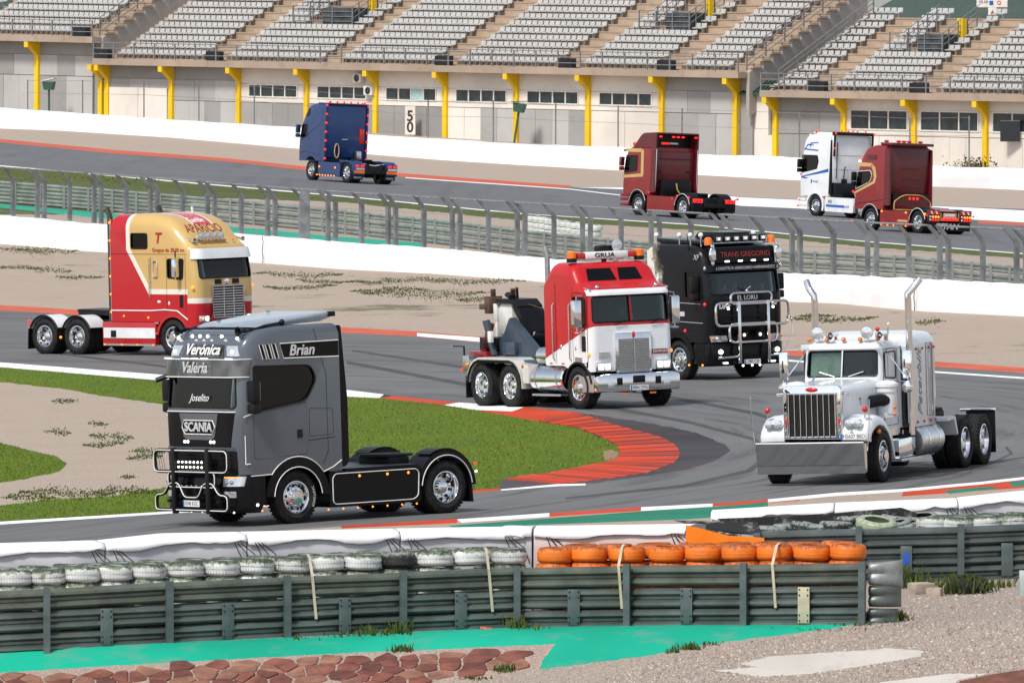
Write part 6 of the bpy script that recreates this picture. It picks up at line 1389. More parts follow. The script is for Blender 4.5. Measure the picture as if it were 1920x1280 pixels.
# grille
m = MB(); pl = fillet([(-.63,.90),(.63,.90),(.63,2.04),(-.63,2.04)], [.04,.04,.12,.12], 4); m.prism(pl, 'x', .90, 1.0); g = m.build('grille_surround', MT['chrome'], t, 30, bevel=.015)
bx_(g, 'grille', 'darksteel', 1.0, 1.008, -.52, .52, 1.0, 1.86, 0); bx_(g, 'grille_mesh', 'darksteel', 1.008, 1.012, -.51, .51, 1.01, 1.85, 0)
for i in range(9): y = -.5+.125*i; m = MB(); m.tube([(1.03,y,1.0),(1.03,y,1.86)], .014, 6); m.build('grille_bar', MT['chrome'], g)
for pts in ([(-.54,.98),(.54,.98),(.54,1.88),(-.54,1.88)],): bar(g, [(1.01,y,z) for y,z in pts], .022, 'chrome', 'grille_rim', 6, True)
m = MB(); m.ball((1.01,0,1.96), .1, 14, (.2,1.4,.5)); m.build('oval_badge', MT['redlens'], g)
for sd in (1,-1):
    m = MB(); m.ball((1.0,sd*.57,1.3), .05, 8, (.3,.6,2)); m.build('side_reflector', MT['redlens'], g)
    for i in range(8): lamp(g, (1.003,sd*.58,1.0+.12*i), 'alu', .012, 'rivet')
    bar(t, [(.9,sd*.62,1.88),(.95,sd*.78,1.86)], .03, 'chrome', 'hood_latch')
bar(t, [(.85,0,2.02),(.9,0,2.14),(.8,0,2.2)], .025, 'chrome', 'hood_ornament'); bar(t, [(.75,-.5,1.99),(.75,.5,1.99)], .02, 'chrome', 'hood_trim')
for sd in (1,-1):
    # front fender: swept arch, rounded nose
    ya, yb = sorted((sd*.60,sd*1.19)); st = []
    prof = [(.98,.90),(1.0,1.02),(.92,1.18),(.74,1.32),(.48,1.40),(.2,1.42),(-.15,1.36),(-.45,1.18),(-.66,.92),(-.78,.60),(-.80,.45)]
    inn = [(.80,.86),(.80,.95),(.76,1.02),(.62,1.10),(.42,1.17),(.2,1.19),(-.1,1.15),(-.38,1.0),(-.58,.80),(-.72,.55),(-.76,.45)]
    vv = []; ff = []; k = len(prof); ys = [(ya if sd > 0 else yb), sd*.9, sd*1.08, sd*1.16, sd*1.19]
    for y, dr in zip(ys, (0,0,.02,.06,.13)):
        vv += [(x-(dr*1.3 if i < 4 else 0), y, z-dr*(1 if 1 < i < 8 else .2)) for i, (x,z) in enumerate(prof)]
    for y in (ys[-1], ys[0]): vv += [(x,y,z) for x,z in inn]
    for i in range(6):
        for j in range(k-1): q = (i*k+j, i*k+j+1, (i+1)*k+j+1, (i+1)*k+j); ff.append(q)
    ff += [tuple(i*k for i in range(7)), tuple(i*k+k-1 for i in range(7))]
    me = bpy.data.meshes.new('front_fender'); me.from_pydata(vv, [], ff); me.materials.append(MT['pearl'])
    bm = bmesh.new(); bm.from_mesh(me); bmesh.ops.recalc_face_normals(bm, faces=bm.faces); bm.to_mesh(me); bm.free(); me.shade_smooth(); me.set_sharp_from_angle(angle=R(48)); put('front_fender', me, t)
    m = MB(); m.prism(fillet([(sd*.68,1.16),(sd*1.04,1.16),(sd*1.04,1.34),(sd*.68,1.34)], .08), 'x', .86, 1.0); hl = m.build('headlight_pod', MT['chrome'], t, bevel=.015)
    for y in (.77,.95): m = MB(); m.lathe([(.07,-.0),(.072,.015),(.06,.018),(.001,.03)], c=(1.0,sd*y,1.25), ax='x', n=16); m.build('headlight', MT['lens'], hl)
    bar(t, [(.75,sd*1.05,1.35),(.75,sd*1.05,1.48)], .015, 'chrome', 'lamp_stalk'); lamp(t, (.75,sd*1.05,1.53), 'redlens', .065, 'fender_lamp'); lamp(t, (.3,sd*1.2,1.05), 'amberlens', .05)
    bar(t, [(1.12,sd*1.2,.7),(1.15,sd*1.26,1.2),(1.15,sd*1.28,1.85 if sd < 0 else 1.75)], .010, 'chrome', 'bumper_guide')
    wheel(t, 0, sd, 'steer', .53)
    for x in (-5.75,-7.1): wheel(t, x, sd, 'dual', .53)
    # air cleaner
    m = MB(); m.lathe([(.001,0),(.20,0),(.215,.03),(.215,.62),(.24,.64),(.24,.70),(.15,.76),(.001,.78)], c=(-1.02,sd*.98,1.28), ax='z', n=22); ac = m.build('air_cleaner', MT['pearl'], t)
    for z in (1.36,1.80): m = MB(); m.lathe([(.216,-.02),(.222,-.02),(.222,.02),(.216,.02)], c=(-1.02,sd*.98,z), ax='z', n=22); m.build('chrome_band', MT['chrome'], ac, 0)
    for z in (1.36,1.50): lamp(ac, (-.9,sd*1.18,z), 'amberlens', .035)
    bar(t, [(-.55,sd*.72,1.62),(-.72,sd*.92,1.66),(-.88,sd*.98,1.64)], .13, 'black', 'intake_hose', 12)
    # stacks
    st_ = [(-2.52,sd*1.02,.85),(-2.52,sd*1.02,3.65),(-2.50,sd*1.02,3.78),(-2.56,sd*1.14,3.92),(-2.68,sd*1.24,4.08)]
    bar(t, st_, .072, 'chrome', 'exhaust_stack', 16); bar(t, [(-2.52,sd*1.02,1.1),(-2.52,sd*1.02,2.3)], .10, 'chrome', 'heat_shield', 16)
    bar(t, [(x,sd*y,z) for x,y,z in ((-1.45,.86,2.70),(-1.3,1.36,2.70),(-1.3,1.36,2.02),(-1.45,.86,2.0))], .018, 'chrome', 'mirror_arm'); bar(t, [(-1.42,sd*.86,2.66),(-1.3,sd*1.3,2.1)], .014, 'chrome', 'mirror_brace')
    m = MB(); m.box(-1.36,-1.28,*sorted((sd*1.24,sd*1.44)),2.06,2.66); mm = m.build('mirror', MT['chrome'], t, bevel=.03); bx_(mm, 'mirror_face', 'mirror', -1.366, -1.361, *sorted((sd*1.26,sd*1.42)), 2.1, 2.62, 0); m = MB(); m.ball((-1.3,sd*1.34,1.9), .13, 14, (.5,1,1)); m.build('convex_mirror', MT['chrome'], t)
    side_line(t, fillet([(-1.2,1.1),(-1.2,2.68),(-2.1,2.68),(-2.1,1.1)], .05), .858, 'black', .007, (sd,), 'door_gap', True); side_line(t, [(-1.5,2.1),(-1.5,2.62)], .862, 'alu', .012, (sd,), 'vent_bar')
    side_plate(t, 'cab_skirt', [(-1.0,.88),(-2.4,.88),(-2.4,1.02),(-1.0,1.02)], 'chrome', .86, (sd,), .02)
    # tank, steps, quarter fender
    m = MB(); m.lathe([(.001,-.72),(.28,-.72),(.33,-.68),(.33,.68),(.28,.72),(.001,.72)], c=(-3.55,sd*.88,.70), ax='x', n=26); tk = m.build('fuel_tank', MT['alu'], t, 30)
    for x in (-3.9,-3.2): m = MB(); m.lathe([(.332,-.03),(.34,-.03),(.34,.03),(.332,.03)], c=(x,sd*.88,.70), ax='x', n=26); m.build('tank_strap', MT['chrome'], tk, 0)
    bx_(t, 'battery_box', 'chrome', -2.45, -1.35, *sorted((sd*.6,sd*1.12)), .42, .82, .02); bx_(t, 'step', 'alu', -2.6, -1.2, *sorted((sd*.7,sd*1.2)), .36, .41, 0)
    m = MB(); m.prism([(-4.5,1.10),(-4.62,1.14),(-5.05,1.12),(-5.22,.75),(-5.16,.72),(-4.95,1.06),(-4.5,1.04)], 'y', *sorted((sd*.58,sd*1.2))); m.build('quarter_fender', MT['pearl'], t, 0); bx_(t, 'fender_bracket', 'chrome', -4.66, -4.3, *sorted((sd*.5,sd*.9)), .35, 1.04)
    bx_(t, 'mud_flap', 'black', -7.85, -7.82, *sorted((sd*.58,sd*1.22)), .22, 1.1, 0); bx_(t, 'flap_hanger', 'chrome', -7.86, -7.78, *sorted((sd*.45,sd*1.24)), 1.1, 1.16)
m = MB(); m.box(.845+.17,.86+.17,.60,1.13,.93,1.05); pn = m.build('number_plate', MT['plate'], t, 0); q = MB(); q.box(1.0305,1.032,.60,.65,.932,1.048); q.build('blue_band', MT['plateblue'], pn, 0); text('H5607 BBD', MT['ink'], pn, (1.033,.89,.99), (0,1,0), (0,0,1), .12, extrude=.001, sx=.82)
bar(t, [(1.0,.7,1.0),(1.02,.86,1.1)], .02, 'alu', 'plate_bracket')
m = MB(); m.prism([(1.17,.24),(1.18,.40),(1.20,.42),(1.26,.85),(1.24,.87),(1.17,.87),(1.14,.24)], 'y', -1.16, 1.16); bmp = m.build('bumper', MT['wavychrome'], t, 20)
bar(t, [(1.25,-1.16,.875),(1.25,1.16,.875)], .014, 'plate', 'bumper_rim')
for sd in (1,-1): m = MB(); m.prism([(1.02,.26),(1.165,.26),(1.165,.85),(1.02,.85)], 'y', sd*1.13, sd*1.155); m.build('bumper_end', MT['chrome'], bmp, 0)
m = MB(); m.ball((.72,.88,1.60-.16), .03, 8); 
# sleeper
slab('sleeper', 'pearl', [(-2.66,1.0,1.0,2.84,.2),(-2.70,1.05,1.0,2.94,.26),(-3.4,1.05,1.0,3.0,.3),(-4.12,1.05,1.0,2.96,.3),(-4.18,1.0,1.02,2.88,.3)], t)
bx_(t, 'sleeper_boot', 'black', -2.67, -2.37, -.8, .8, 1.05, 2.7)
for sd in (1,-1):
    side_line(t, fillet([(-3.55,1.2),(-3.55,2.72),(-3.98,2.72),(-3.98,1.2)], .06), 1.048, 'black', .006, (sd,), 'locker_gap', True); side_plate(t, 'vent', [(-3.72,2.2),(-3.72,2.5),(-3.82,2.5),(-3.82,2.2)], 'alu', 1.05, (sd,)); side_plate(t, 'latch', fillet([(-3.88,1.3),(-3.88,1.42),(-3.94,1.42),(-3.94,1.3)], .01), 'chrome', 1.05, (sd,))
    for x in (-2.85,-3.3,-3.75,-4.1): lamp(t, (x,sd*1.055,2.62), 'redlens', .03); lamp(t, (x,sd*1.055,1.1), 'redlens', .03)
    bar(t, [(-4.2,sd*1.0,1.5),(-4.27,sd*1.0,1.55),(-4.27,sd*1.0,2.5),(-4.2,sd*1.0,2.55)], .018, 'chrome', 'grab_handle'); bx_(t, 'corner_plate', 'chrome', -2.72, -2.66, *sorted((sd*.8,sd*1.03)), .95, 2.3, 0)
text('Peterbilt', MT['steel'], t, (-3.08,1.058,1.9), (0,0,1), (1,0,0), .40, shear=.45, extrude=.002); text('Peterbilt', MT['steel'], t, (-3.08,-1.058,1.9), (0,0,1), (-1,0,0), .40, shear=.45, extrude=.002)
m = MB(); m.lathe([(.001,.02),(.09,.01),(.1,0)], c=(.2,.645,1.75), ax='y', n=12); 
lamp(t, (-.1,.69,1.72), 'redlens', .045, 'side_badge', (1.3,.2,.5)); bx_(t, 'side_badge_bar', 'chrome', -.11, -.09, .68, .692, 1.58, 1.70, 0)
chassis(t, -7.8, .9); fifth(t, -6.3, 1.25); bx_(t, 'engine', 'darksteel', -1.0, .8, -.5, .5, .42, .95); bar(t, [(0,-.9,.53),(0,.9,.53)], .08, 'darksteel', 'axle')
for x in (-5.75,-7.1): bar(t, [(x,-.7,.53),(x,.7,.53)], .1, 'darksteel', 'axle')
bx_(t, 'deck_plate', 'alu', -5.0, -4.25, -.55, .55, 1.02, 1.06); bx_(t, 'rear_light_bar', 'chrome', -7.85, -7.78, -.45, .45, .8, 1.0)
place(t, (0,1.2), 1659, 903, 180+70.5)
T5 = t

# ------------------------------------------------------------ four trucks on the far straight, seen from behind
def back_wall_kit(t, W, rear, z0, zr, mat, ext=.25):
    for sd in (1,-1):
        m = MB(); m.prism(fillet([(rear+.02,z0+.05),(rear+.02,zr-.08),(rear-ext,zr-.15),(rear-ext,z0+.1)], .05), 'y', sd*(W/2-.07), sd*(W/2-.005)); m.build('cab_extender', MT[mat], t, 0)
# blue
MT['bluepaint'] = paint('deep_blue_paint', (.006,.031,.120), dirt_amt=.02)
t = truck('deep blue truck outlined with red marker lamps, driving away past the 50 board')
pf = euro_profile([(1.38,.95),(1.42,1.6),(1.40,2.15),(1.12,2.95)], [(.78,3.5),(.40,3.82),(-.2,3.93),(-.8,3.95)], -1.05, arch=.70)
c = Cab(pf, 2.5, .26, .18); SW = [fillet([(.50,2.20),(1.16,2.12),(1.0,2.80),(.50,2.82)], .08)]
cab_body(t, c, MT['bluepaint'], SW, fillet([(-1.1,2.2),(1.1,2.2),(1.05,2.85),(-1.05,2.85)], .08)); interior(t, 1.2, 2.2, 2.5)
for sd in (1,-1):
    side_plate(t, 'upper_window', fillet([(.30,3.25),(.62,3.2),(.40,3.62),(.2,3.64)], .05), 'darkglass', 1.25, (sd,)); side_line(t, [(1.2,1.35),(.7,1.45),(-.9,1.30)], 1.25, 'bluepaint', .02, (sd,), 'crease'); side_line(t, [(1.1,2.0),(-.9,2.9)], 1.245, 'bluepaint', .015, (sd,), 'crease')
    m = MB(); m.prism(fillet([(-1.04,1.0),(-1.04,3.88),(-1.38,3.95),(-1.38,1.0)], .06), 'y', sd*1.16, sd*1.245); m.build('cab_extender', MT['bluepaint'], t, 0)
    for q in range(7): lamp(t, (-1.40,sd*1.2,1.15+.45*q), 'red', .062)
    for x in (-.95,-2.6): lamp(t, (x,sd*1.24,.72), 'amber', .05)
    for q in range(7): lamp(t, (-.72-.30*q,sd*1.24,.30), 'amber', .042)
    ya, yb = sorted((sd*.62,sd*1.255)); m = MB(); m.prism(fillet([(-3.15,.98),(-3.0,1.14),(-4.2,1.12),(-4.48,.98),(-4.55,.42),(-4.50,.42),(-4.40,.9),(-4.1,1.05),(-3.25,1.05)], .04), 'y', ya, yb); m.build('rear_wing', MT['bluepaint'], t, 30)
    m = MB(); m.box(-4.60,-4.50,ya,yb,.42,1.0); pn = m.build('rear_panel', MT['bluepaint'], t, bevel=.02)
    for q in (.25,.72): bx_(pn, 'tail_lamp', 'red', -4.625, -4.60, ya+(yb-ya)*q-.1, ya+(yb-ya)*q+.1, .84, .95)
    bx_(pn, 'reflector', 'amberlens', -4.62, -4.60, ya+.02, yb-.02, .52, .66, 0); bx_(pn, 'lamp_strip', 'lens', -4.62, -4.60, ya+.04, yb-.1, .69, .80, 0)
    lamp(t, (1.1,sd*1.3,.6), 'red', .05); lamp(t, (-1.2,sd*.95,3.99), 'red', .06)
for q in range(6): lamp(t, (-1.36,-1.0+.4*q,4.02), 'red', .062)
bx_(t, 'rear_spoiler', 'bluepaint', -1.38, -.5, -1.22, 1.22, 3.9, 3.97); bx_(t, 'back_panel', 'bluepaint', -1.34, -1.052, -1.14, 1.14, 1.2, 3.86, .06)
bx_(t, 'warning_board', 'redlens', -1.37, -1.342, -1.05, -.78, 1.95, 2.7); bx_(t, 'cab_vent', 'alu', -1.36, -1.341, -.1, .25, 2.12, 2.17, 0)
bar(t, [(-1.39,.52+.13*math.cos(a),1.55+.36*math.sin(a)) for a in [2*math.pi*i/16 for i in range(16)]], .03, 'gold', 'coiled_air_line', 6, True); bx_(t, 'air_tank', 'alu', -1.75, -1.36, -.75, -.45, 1.05, 1.6, .08)
eu_mirror(t, 1.22, 1.25, 2.4, 'bluepaint'); euro_rear(t, 3.75, 'bluepaint', txt='VOLVO', skirt='bluepaint', tail=False); bar(t, [(-4.3,-.62,1.0),(-4.45,0,.92),(-4.3,.62,1.0)], .03, 'silver', 'hose'); bx_(t, 'rear_beam', 'darksteel', -4.6, -4.4, -.62, .62, .5, .9)
place(t, (0,1.2), 582, 337.5, 180-60, 1.03); T6 = t
# dark red, lower roof with tall rear fairing
t = truck('dark red truck with gold window stripe and a tall open-backed roof fairing')
pf = euro_profile([(1.38,.95),(1.42,1.6),(1.38,2.15),(1.18,2.9)], [(1.0,3.15),(.6,3.26),(-.2,3.30),(-.8,3.30)], -1.0, arch=.74)
c = Cab(pf, 2.5, .26, .16); SW = [fillet([(.14,2.12),(1.20,1.98),(1.06,2.80),(.14,2.84)], .06)]
cab_body(t, c, MT['redpaint'], SW, fillet([(-1.1,2.1),(1.1,2.1),(1.05,2.8),(-1.05,2.8)], .08)); interior(t, 1.2, 2.1, 2.5)
MT['windowgold'] = MT['gold']
for sd in (1,-1):
    for pl in ([(1.05,3.14),(-.12,3.18),(-.25,3.0),(1.1,2.98)], [(-.12,3.18),(-.38,3.1),(-.42,1.95),(-.2,2.0),(-.16,3.0)], [(-.42,1.95),(-.36,1.84),(1.32,1.72),(1.32,1.85),(-.2,1.99)]): side_plate(t, 'gold_stripe', pl, 'gold', 1.25, (sd,))
    m = MB(); m.prism([(.55,3.22),(-.1,3.82),(-.3,3.92),(-1.35,3.98),(-1.35,3.25),(-.9,3.25)], 'y', *sorted((sd*1.17,sd*1.245))); m.build('roof_fairing_side', MT['darkred'], t, 0)
    m = MB(); m.prism(fillet([(-1.0,1.1),(-1.0,3.25),(-1.36,3.25),(-1.40,1.15)], .04), 'y', *sorted((sd*1.17,sd*1.245))); m.build('cab_extender', MT['darkred'], t, 0); side_line(t, [(-1.38,1.2),(-1.37,3.2)], 1.19, 'silver', .02, (sd,), 'trim')
    ya, yb = sorted((sd*.72, sd*1.262)); m = MB(); m.arc(0,.52,.60,.12,3,178,ya,yb,18); m.build('wheel_arch', MT['black'], t, 40); bar(t, [(.70*math.cos(R(a)),sd*1.265,.52+.70*math.sin(R(a))) for a in range(10,175,11)], .014, 'whiteline', 'piping', 5); bar(t, [(-3.75+.64*math.cos(R(a)),sd*1.255,.52+.64*math.sin(R(a))) for a in range(6,176,10)], .014, 'whiteline', 'piping', 5)
    bx_(t, 'arch_panel', 'redpaint', -.98, -.72, *sorted((sd*1.0,sd*1.255)), .95, 1.25, .03); lamp(t, (-.95,sd*1.26,1.1), 'red', .04); lamp(t, (-2.9,sd*1.24,.9), 'red', .04); lamp(t, (-3.3,sd*1.26,1.05), 'red', .04)
    for z in (.5,.75,.95): bx_(t, 'front_step', 'redpaint', .75, 1.45, *sorted((sd*1.0,sd*1.25)), z-.1, z+.06, .03)
    lamp(t, (.5,sd*1.2,3.38), 'red', .10, 'beacon', (1.2,.8,.9)); bar(t, [(-4.5,sd*1.25,.95),(-4.52,sd*1.4,1.0)], .02, 'black', 'stalk'); lamp(t, (-4.52,sd*1.42,1.0), 'red', .06)
m = MB(); m.prism([(.55,3.24),(-.1,3.84),(-.3,3.94),(-1.36,4.0),(-1.36,3.93),(-.35,3.86),(.45,3.22)], 'y', -1.17, 1.17); m.build('roof_fairing', MT['darkred'], t, 0); m = MB(); m.box(-.72,-.66,-1.16,1.16,3.3,3.87); m.build('fairing_inside', MT['black'], t, 0); bx_(t, 'sun_visor', 'redpaint', .95, 1.35, -1.25, 1.25, 3.0, 3.1)
for y in (-1.05,-.3,-.02,.25,1.0): bx_(t, 'marker_light', 'red', -1.375, -1.36, y-.09, y+.09, 3.76, 3.84)
bx_(t, 'lit_name_board', 'red', -.74, -.72, .05, .5, 3.42, 3.52); bx_(t, 'name_board', 'lens', -.74, -.72, -.5, .02, 3.42, 3.52)
bx_(t, 'back_panel', 'darkred', -1.18, -1.002, -1.14, 1.14, 1.35, 3.1, .05); bx_(t, 'back_step', 'darkred', -1.21, -1.18, -.9, .9, 2.72, 2.82)
for y in (.85,-.8): bx_(t, 'back_vent', 'black', -1.19, -1.181, y-.1, y+.1, 2.1, 2.17, 0)
bx_(t, 'chassis_gear', 'black', -1.5, -1.02, -.85, .85, .9, 1.75, .08); bar(t, [(-1.55,.1,1.6),(-1.58,.05,1.3),(-1.6,-.2,1.0)], .04, 'gold', 'air_line', 6)
eu_mirror(t, 1.25, 1.25, 2.35, 'redpaint'); euro_rear(t, 3.75, 'black', txt='SCANIA', skirt='redpaint'); 
for sd in (1,-1): ya, yb = sorted((sd*.62,sd*1.245)); m = MB(); m.arc(-3.75,.52,.60,.10,-5,178,ya,yb,16); m.build('rear_wing', MT['black'], t, 40); bx_(t, 'wing_back', 'black', -4.62, -4.5, ya, yb, .35, .95, .02)
place(t, (0,1.2), 1195, 403, 180-56, 1.0); T7 = t
# white with blue stripes
t = truck('white truck with blue stripes and a black rear roof frame, beyond the dark red one')
pf = euro_profile([(1.38,.95),(1.43,1.6),(1.40,2.2),(1.30,3.0)], [(1.15,3.75),(.85,4.0),(.2,4.08),(-.6,4.10)], -1.05, arch=.72)
c = Cab(pf, 2.5, .28, .16); SW = [fillet([(-.05,2.35),(1.15,2.12),(1.18,2.98),(-.05,3.0),(-.15,2.7)], .07)]
cab_body(t, c, MT['white'], SW, fillet([(-1.1,2.2),(1.1,2.2),(1.05,2.95),(-1.05,2.95)], .08)); interior(t, 1.25, 2.2, 2.5)
for sd in (1,-1):
    for pl in ([(1.22,1.92),(1.1,1.90),(-.98,2.22),(-.98,2.38)], [(1.2,1.86),(.9,1.82),(.6,1.86),(1.1,1.93)], [(1.05,3.25),(1.0,3.32),(-.1,3.28),(-.1,3.22)], [(1.05,3.25),(.78,3.55),(.3,3.52),(.3,3.48),(.74,3.48),(.98,3.25)], [(.62,3.40),(.55,3.62),(-.1,3.66),(-.1,3.62),(.5,3.56),(.56,3.38)]): side_plate(t, 'blue_stripe', pl, 'bluestripe', 1.25, (sd,))
    side_plate(t, 'blue_badge', [(.3,1.62),(.4,1.62),(.4,1.8),(.3,1.8)], 'bluestripe', 1.25, (sd,)); text('TRANSP.', MT['bluestripe'], t, (.02,sd*1.257,1.7), (-sd,0,0), (0,0,1), .12)
    ya, yb = sorted((sd*.72, sd*1.262)); m = MB(); m.arc(0,.52,.60,.12,-20,200,ya,yb,18); m.build('wheel_arch', MT['white'], t, 40)
    m = MB(); m.prism([(-1.03,1.15),(-1.03,3.8),(-1.12,3.8),(-1.28,1.15)], 'y', *sorted((sd*1.2,sd*1.245))); m.build('black_edge', MT['black'], t, 0)
    side_plate(t, 'skirt_stripe', [(-.9,.50),(-.9,.62),(-2.4,.62),(-2.4,.50)], 'bluestripe', 1.236, (sd,))
    for q in range(3): side_plate(t, 'skirt_slash', [(-2.45-.11*q,.50),(-2.5-.11*q,.50),(-2.55-.11*q,.62),(-2.5-.11*q,.62)], 'bluestripe', 1.236, (sd,))
    side_plate(t, 'skirt_vent', [(-1.05,.7),(-1.05,.85),(-1.35,.85),(-1.35,.7)], 'alu', 1.236, (sd,)); lamp(t, (-.8,sd*1.24,1.0), 'red', .05); lamp(t, (1.3,sd*1.2,2.02), 'red', .05); lamp(t, (1.2,sd*1.27,.75), 'red', .05); lamp(t, (1.3,sd*1.3,.45), 'red', .05)
    for z in (.55,.8): bx_(t, 'front_step', 'white', .8, 1.42, *sorted((sd*1.0,sd*1.25)), z-.1, z+.05, .03)
    bx_(t, 'roof_frame_side', 'black', -1.35, -1.25, *sorted((sd*1.15,sd*1.22)), 3.0, 4.22)
    lamp(t, (-1.39,sd*1.2,4.15), 'red', .06); lamp(t, (-1.36,sd*1.2,3.4), 'red', .05); lamp(t, (.45,sd*1.0,4.17), 'red', .08, 'beacon'); lamp(t, (.98,sd*.95,3.98), 'lens', .09, 'roof_spotlight')
bx_(t, 'roof_frame', 'black', -1.38, -1.1, -1.22, 1.22, 4.05, 4.22, .03); bx_(t, 'back_panel', 'white', -1.22, -1.055, -1.18, 1.18, 1.7, 4.03, .02); bx_(t, 'roof_fairing', 'white', -.9, .7, -1.0, 1.0, 4.06, 4.16, .04)
for z in (2.35,3.05): bx_(t, 'panel_seam', 'alu', -1.23, -1.221, -1.1, 1.1, z, z+.03, 0)
for y in (-.8,-.3,.0,.3,.7): lamp(t, (-1.2,y,4.27), 'red', .05)
bar(t, [(-1.25,.95,1.9),(-1.25,.95,3.7)], .02, 'black', 'cable'); bar(t, [(-1.27,.5,1.8),(-1.32,.5,2.4),(-1.27,.4,2.5)], .025, 'black', 'air_line'); bx_(t, 'line_box', 'black', -1.3, -1.1, .3, .6, 1.7, 1.9); bx_(t, 'chassis_gear', 'black', -1.5, -1.02, -1.15, 1.15, 1.02, 1.68, .05); bx_(t, 'strut', 'black', -1.4, -1.3, -1.2, -.9, 3.3, 3.36)
eu_mirror(t, 1.2, 1.25, 2.4); euro_rear(t, 3.75, 'white', skirt='white')
place(t, (0,1.2), 1528, 405, 180-54, 1.0); T8 = t
# dark red with gold stripe, nearest of the far four
t = truck('dark red truck with gold stripe and arched gold-edged back panel, over the mesh fence')
pf = euro_profile([(1.38,.95),(1.42,1.6),(1.40,2.1),(1.12,2.95)], [(.85,3.5),(.45,3.85),(-.2,3.98),(-.8,4.0)], -1.05, arch=.72)
c = Cab(pf, 2.5, .26, .16); SW = [fillet([(.0,2.40),(.15,2.22),(1.20,1.88),(1.12,2.70),(.1,2.78),(-.05,2.6)], .07)]
cab_body(t, c, MT['redpaint'], SW, fillet([(-1.1,2.15),(1.1,2.15),(1.05,2.85),(-1.05,2.85)], .08)); interior(t, 1.2, 2.1, 2.5)
for sd in (1,-1):
    for pl in ([(1.05,3.14),(.0,3.12),(-.1,2.96),(1.08,2.94)], [(.0,3.12),(-.30,2.92),(-.42,2.5),(-.22,2.45),(-.12,2.80),(.05,2.97)], [(-.42,2.5),(-.30,2.2),(1.22,1.66),(1.15,1.42),(1.34,1.72),(-.15,2.28),(-.22,2.46)]): side_plate(t, 'gold_stripe', pl, 'gold', 1.25, (sd,))
    side_line(t, SW[0], 1.252, 'whiteline', .018, (sd,), 'window_trim', True); side_plate(t, 'roof_vent', fillet([(.35,3.30),(.35,3.50),(-.35,3.52),(-.35,3.30)], .05), 'darkred', 1.25, (sd,), .03); side_line(t, [(1.2,1.2),(-.95,1.45)], 1.248, 'darkred', .02, (sd,), 'crease')
    ya, yb = sorted((sd*.72, sd*1.262)); m = MB(); m.arc(0,.52,.60,.11,3,178,ya,yb,18); m.build('wheel_arch', MT['black'], t, 40); bar(t, [(.70*math.cos(R(a)),sd*1.265,.52+.70*math.sin(R(a))) for a in range(10,175,11)], .014, 'whiteline', 'piping', 5); bar(t, [(-3.75+.64*math.cos(R(a)),sd*1.255,.52+.64*math.sin(R(a))) for a in range(6,176,10)], .016, 'whiteline', 'piping', 5)
    m = MB(); m.prism(fillet([(-1.0,1.2),(-1.0,3.9),(-1.35,3.82),(-1.5,1.2)], .04), 'y', *sorted((sd*1.15,sd*1.245))); m.build('cab_extender', MT['darkred'], t, 0)
    for x in (-.95,-2.85,-4.35): lamp(t, (x,sd*1.25,.92), 'amber', .05)
    for q in range(5): lamp(t, (-.95-.48*q,sd*1.24,.30), 'amber', .042)
    side_plate(t, 'skirt_stripe', [(-2.2,.48),(-2.2,.58),(-3.0,.58),(-3.0,.48)], 'gold', 1.236, (sd,)); lamp(t, (1.35,sd*1.28,1.75), 'red', .06); lamp(t, (1.35,sd*1.28,.4), 'red', .05); lamp(t, (1.1,sd*1.15,3.18), 'head', .05); lamp(t, (.95,sd*1.1,3.32), 'red', .06)
    ya, yb = sorted((sd*.58,sd*1.24)); bx_(t, 'rear_panel', 'darkred', -4.62, -4.5, ya, yb, .55, 1.12, .02); bx_(t, 'chevron_board', 'redlens', -4.64, -4.62, ya+.02, yb-.02, .92, 1.08, 0)
    for q in range(2): k = ya+.12+.28*q; m = MB(); m.prism([(k,.93),(k+.1,.93),(k+.18,1.07),(k+.08,1.07)], 'x', -4.648, -4.641); m.build('chevron', MT['plate'], t, 0)
    for q in range(4):
        for z, mm in ((.80,'amber'),(.66,'red')): lamp(t, (-4.63,ya+.1+.15*q,z), mm if q < 3 else 'lens', .055, 'tail_lamp')
    lamp(t, (-4.6,sd*1.36,.86), 'red', .05)
for y in (-.95,-.3,.0,.3,1.0): m = MB(); m.ball((-.75,y,4.18), .1, 10, (1.6,1,.6)); m.build('roof_lamp', MT['redlens'], t)
bx_(t, 'rear_spoiler', 'darkred', -1.5, -.55, -1.2, 1.2, 3.99, 4.12, .03); bx_(t, 'back_panel', 'darkred', -1.28, -1.055, -1.13, 1.13, 1.6, 3.9, .05)
for z in (2.95,2.45,2.1): bx_(t, 'back_rib', 'darkred', -1.31, -1.281, -.55, .45, z, z+.05, .01)
ar = fillet([(-1.05,1.02),(1.05,1.02),(1.05,1.40),(.55,1.72),(-.55,1.72),(-1.05,1.40)], [.03,.03,.1,.5,.5,.1], 6); m = MB(); m.prism(ar, 'x', -1.62, -1.54); ap = m.build('arched_panel', MT['darkred'], t, 0); bar(t, [(-1.63,y,z) for y,z in ar], .028, 'gold', 'panel_edge', 6, True)
for y in (-.22,0,.22): lamp(ap, (-1.63,y-.05,1.55), 'red', .07)
bx_(t, 'chassis_gear', 'black', -1.53, -1.02, -1.0, 1.0, .95, 1.75, .05)
m = MB(); m.prism([(-4.3,1.0),(-3.7,1.14),(-3.7,1.2),(-4.45,1.06)], 'y', -.5, .5); m.build('rear_lid', MT['redpaint'], t, 0)
bx_(t, 'light_panel', 'gold', -4.60, -4.5, -.55, .55, .62, .98)
for q in range(5): lamp(t, (-4.62,-.36+.18*q,.70), 'red', .08, 'tail_lamp')
bx_(t, 'number_plate', 'plate', -4.615, -4.60, -.28, .28, .83, .95, 0)
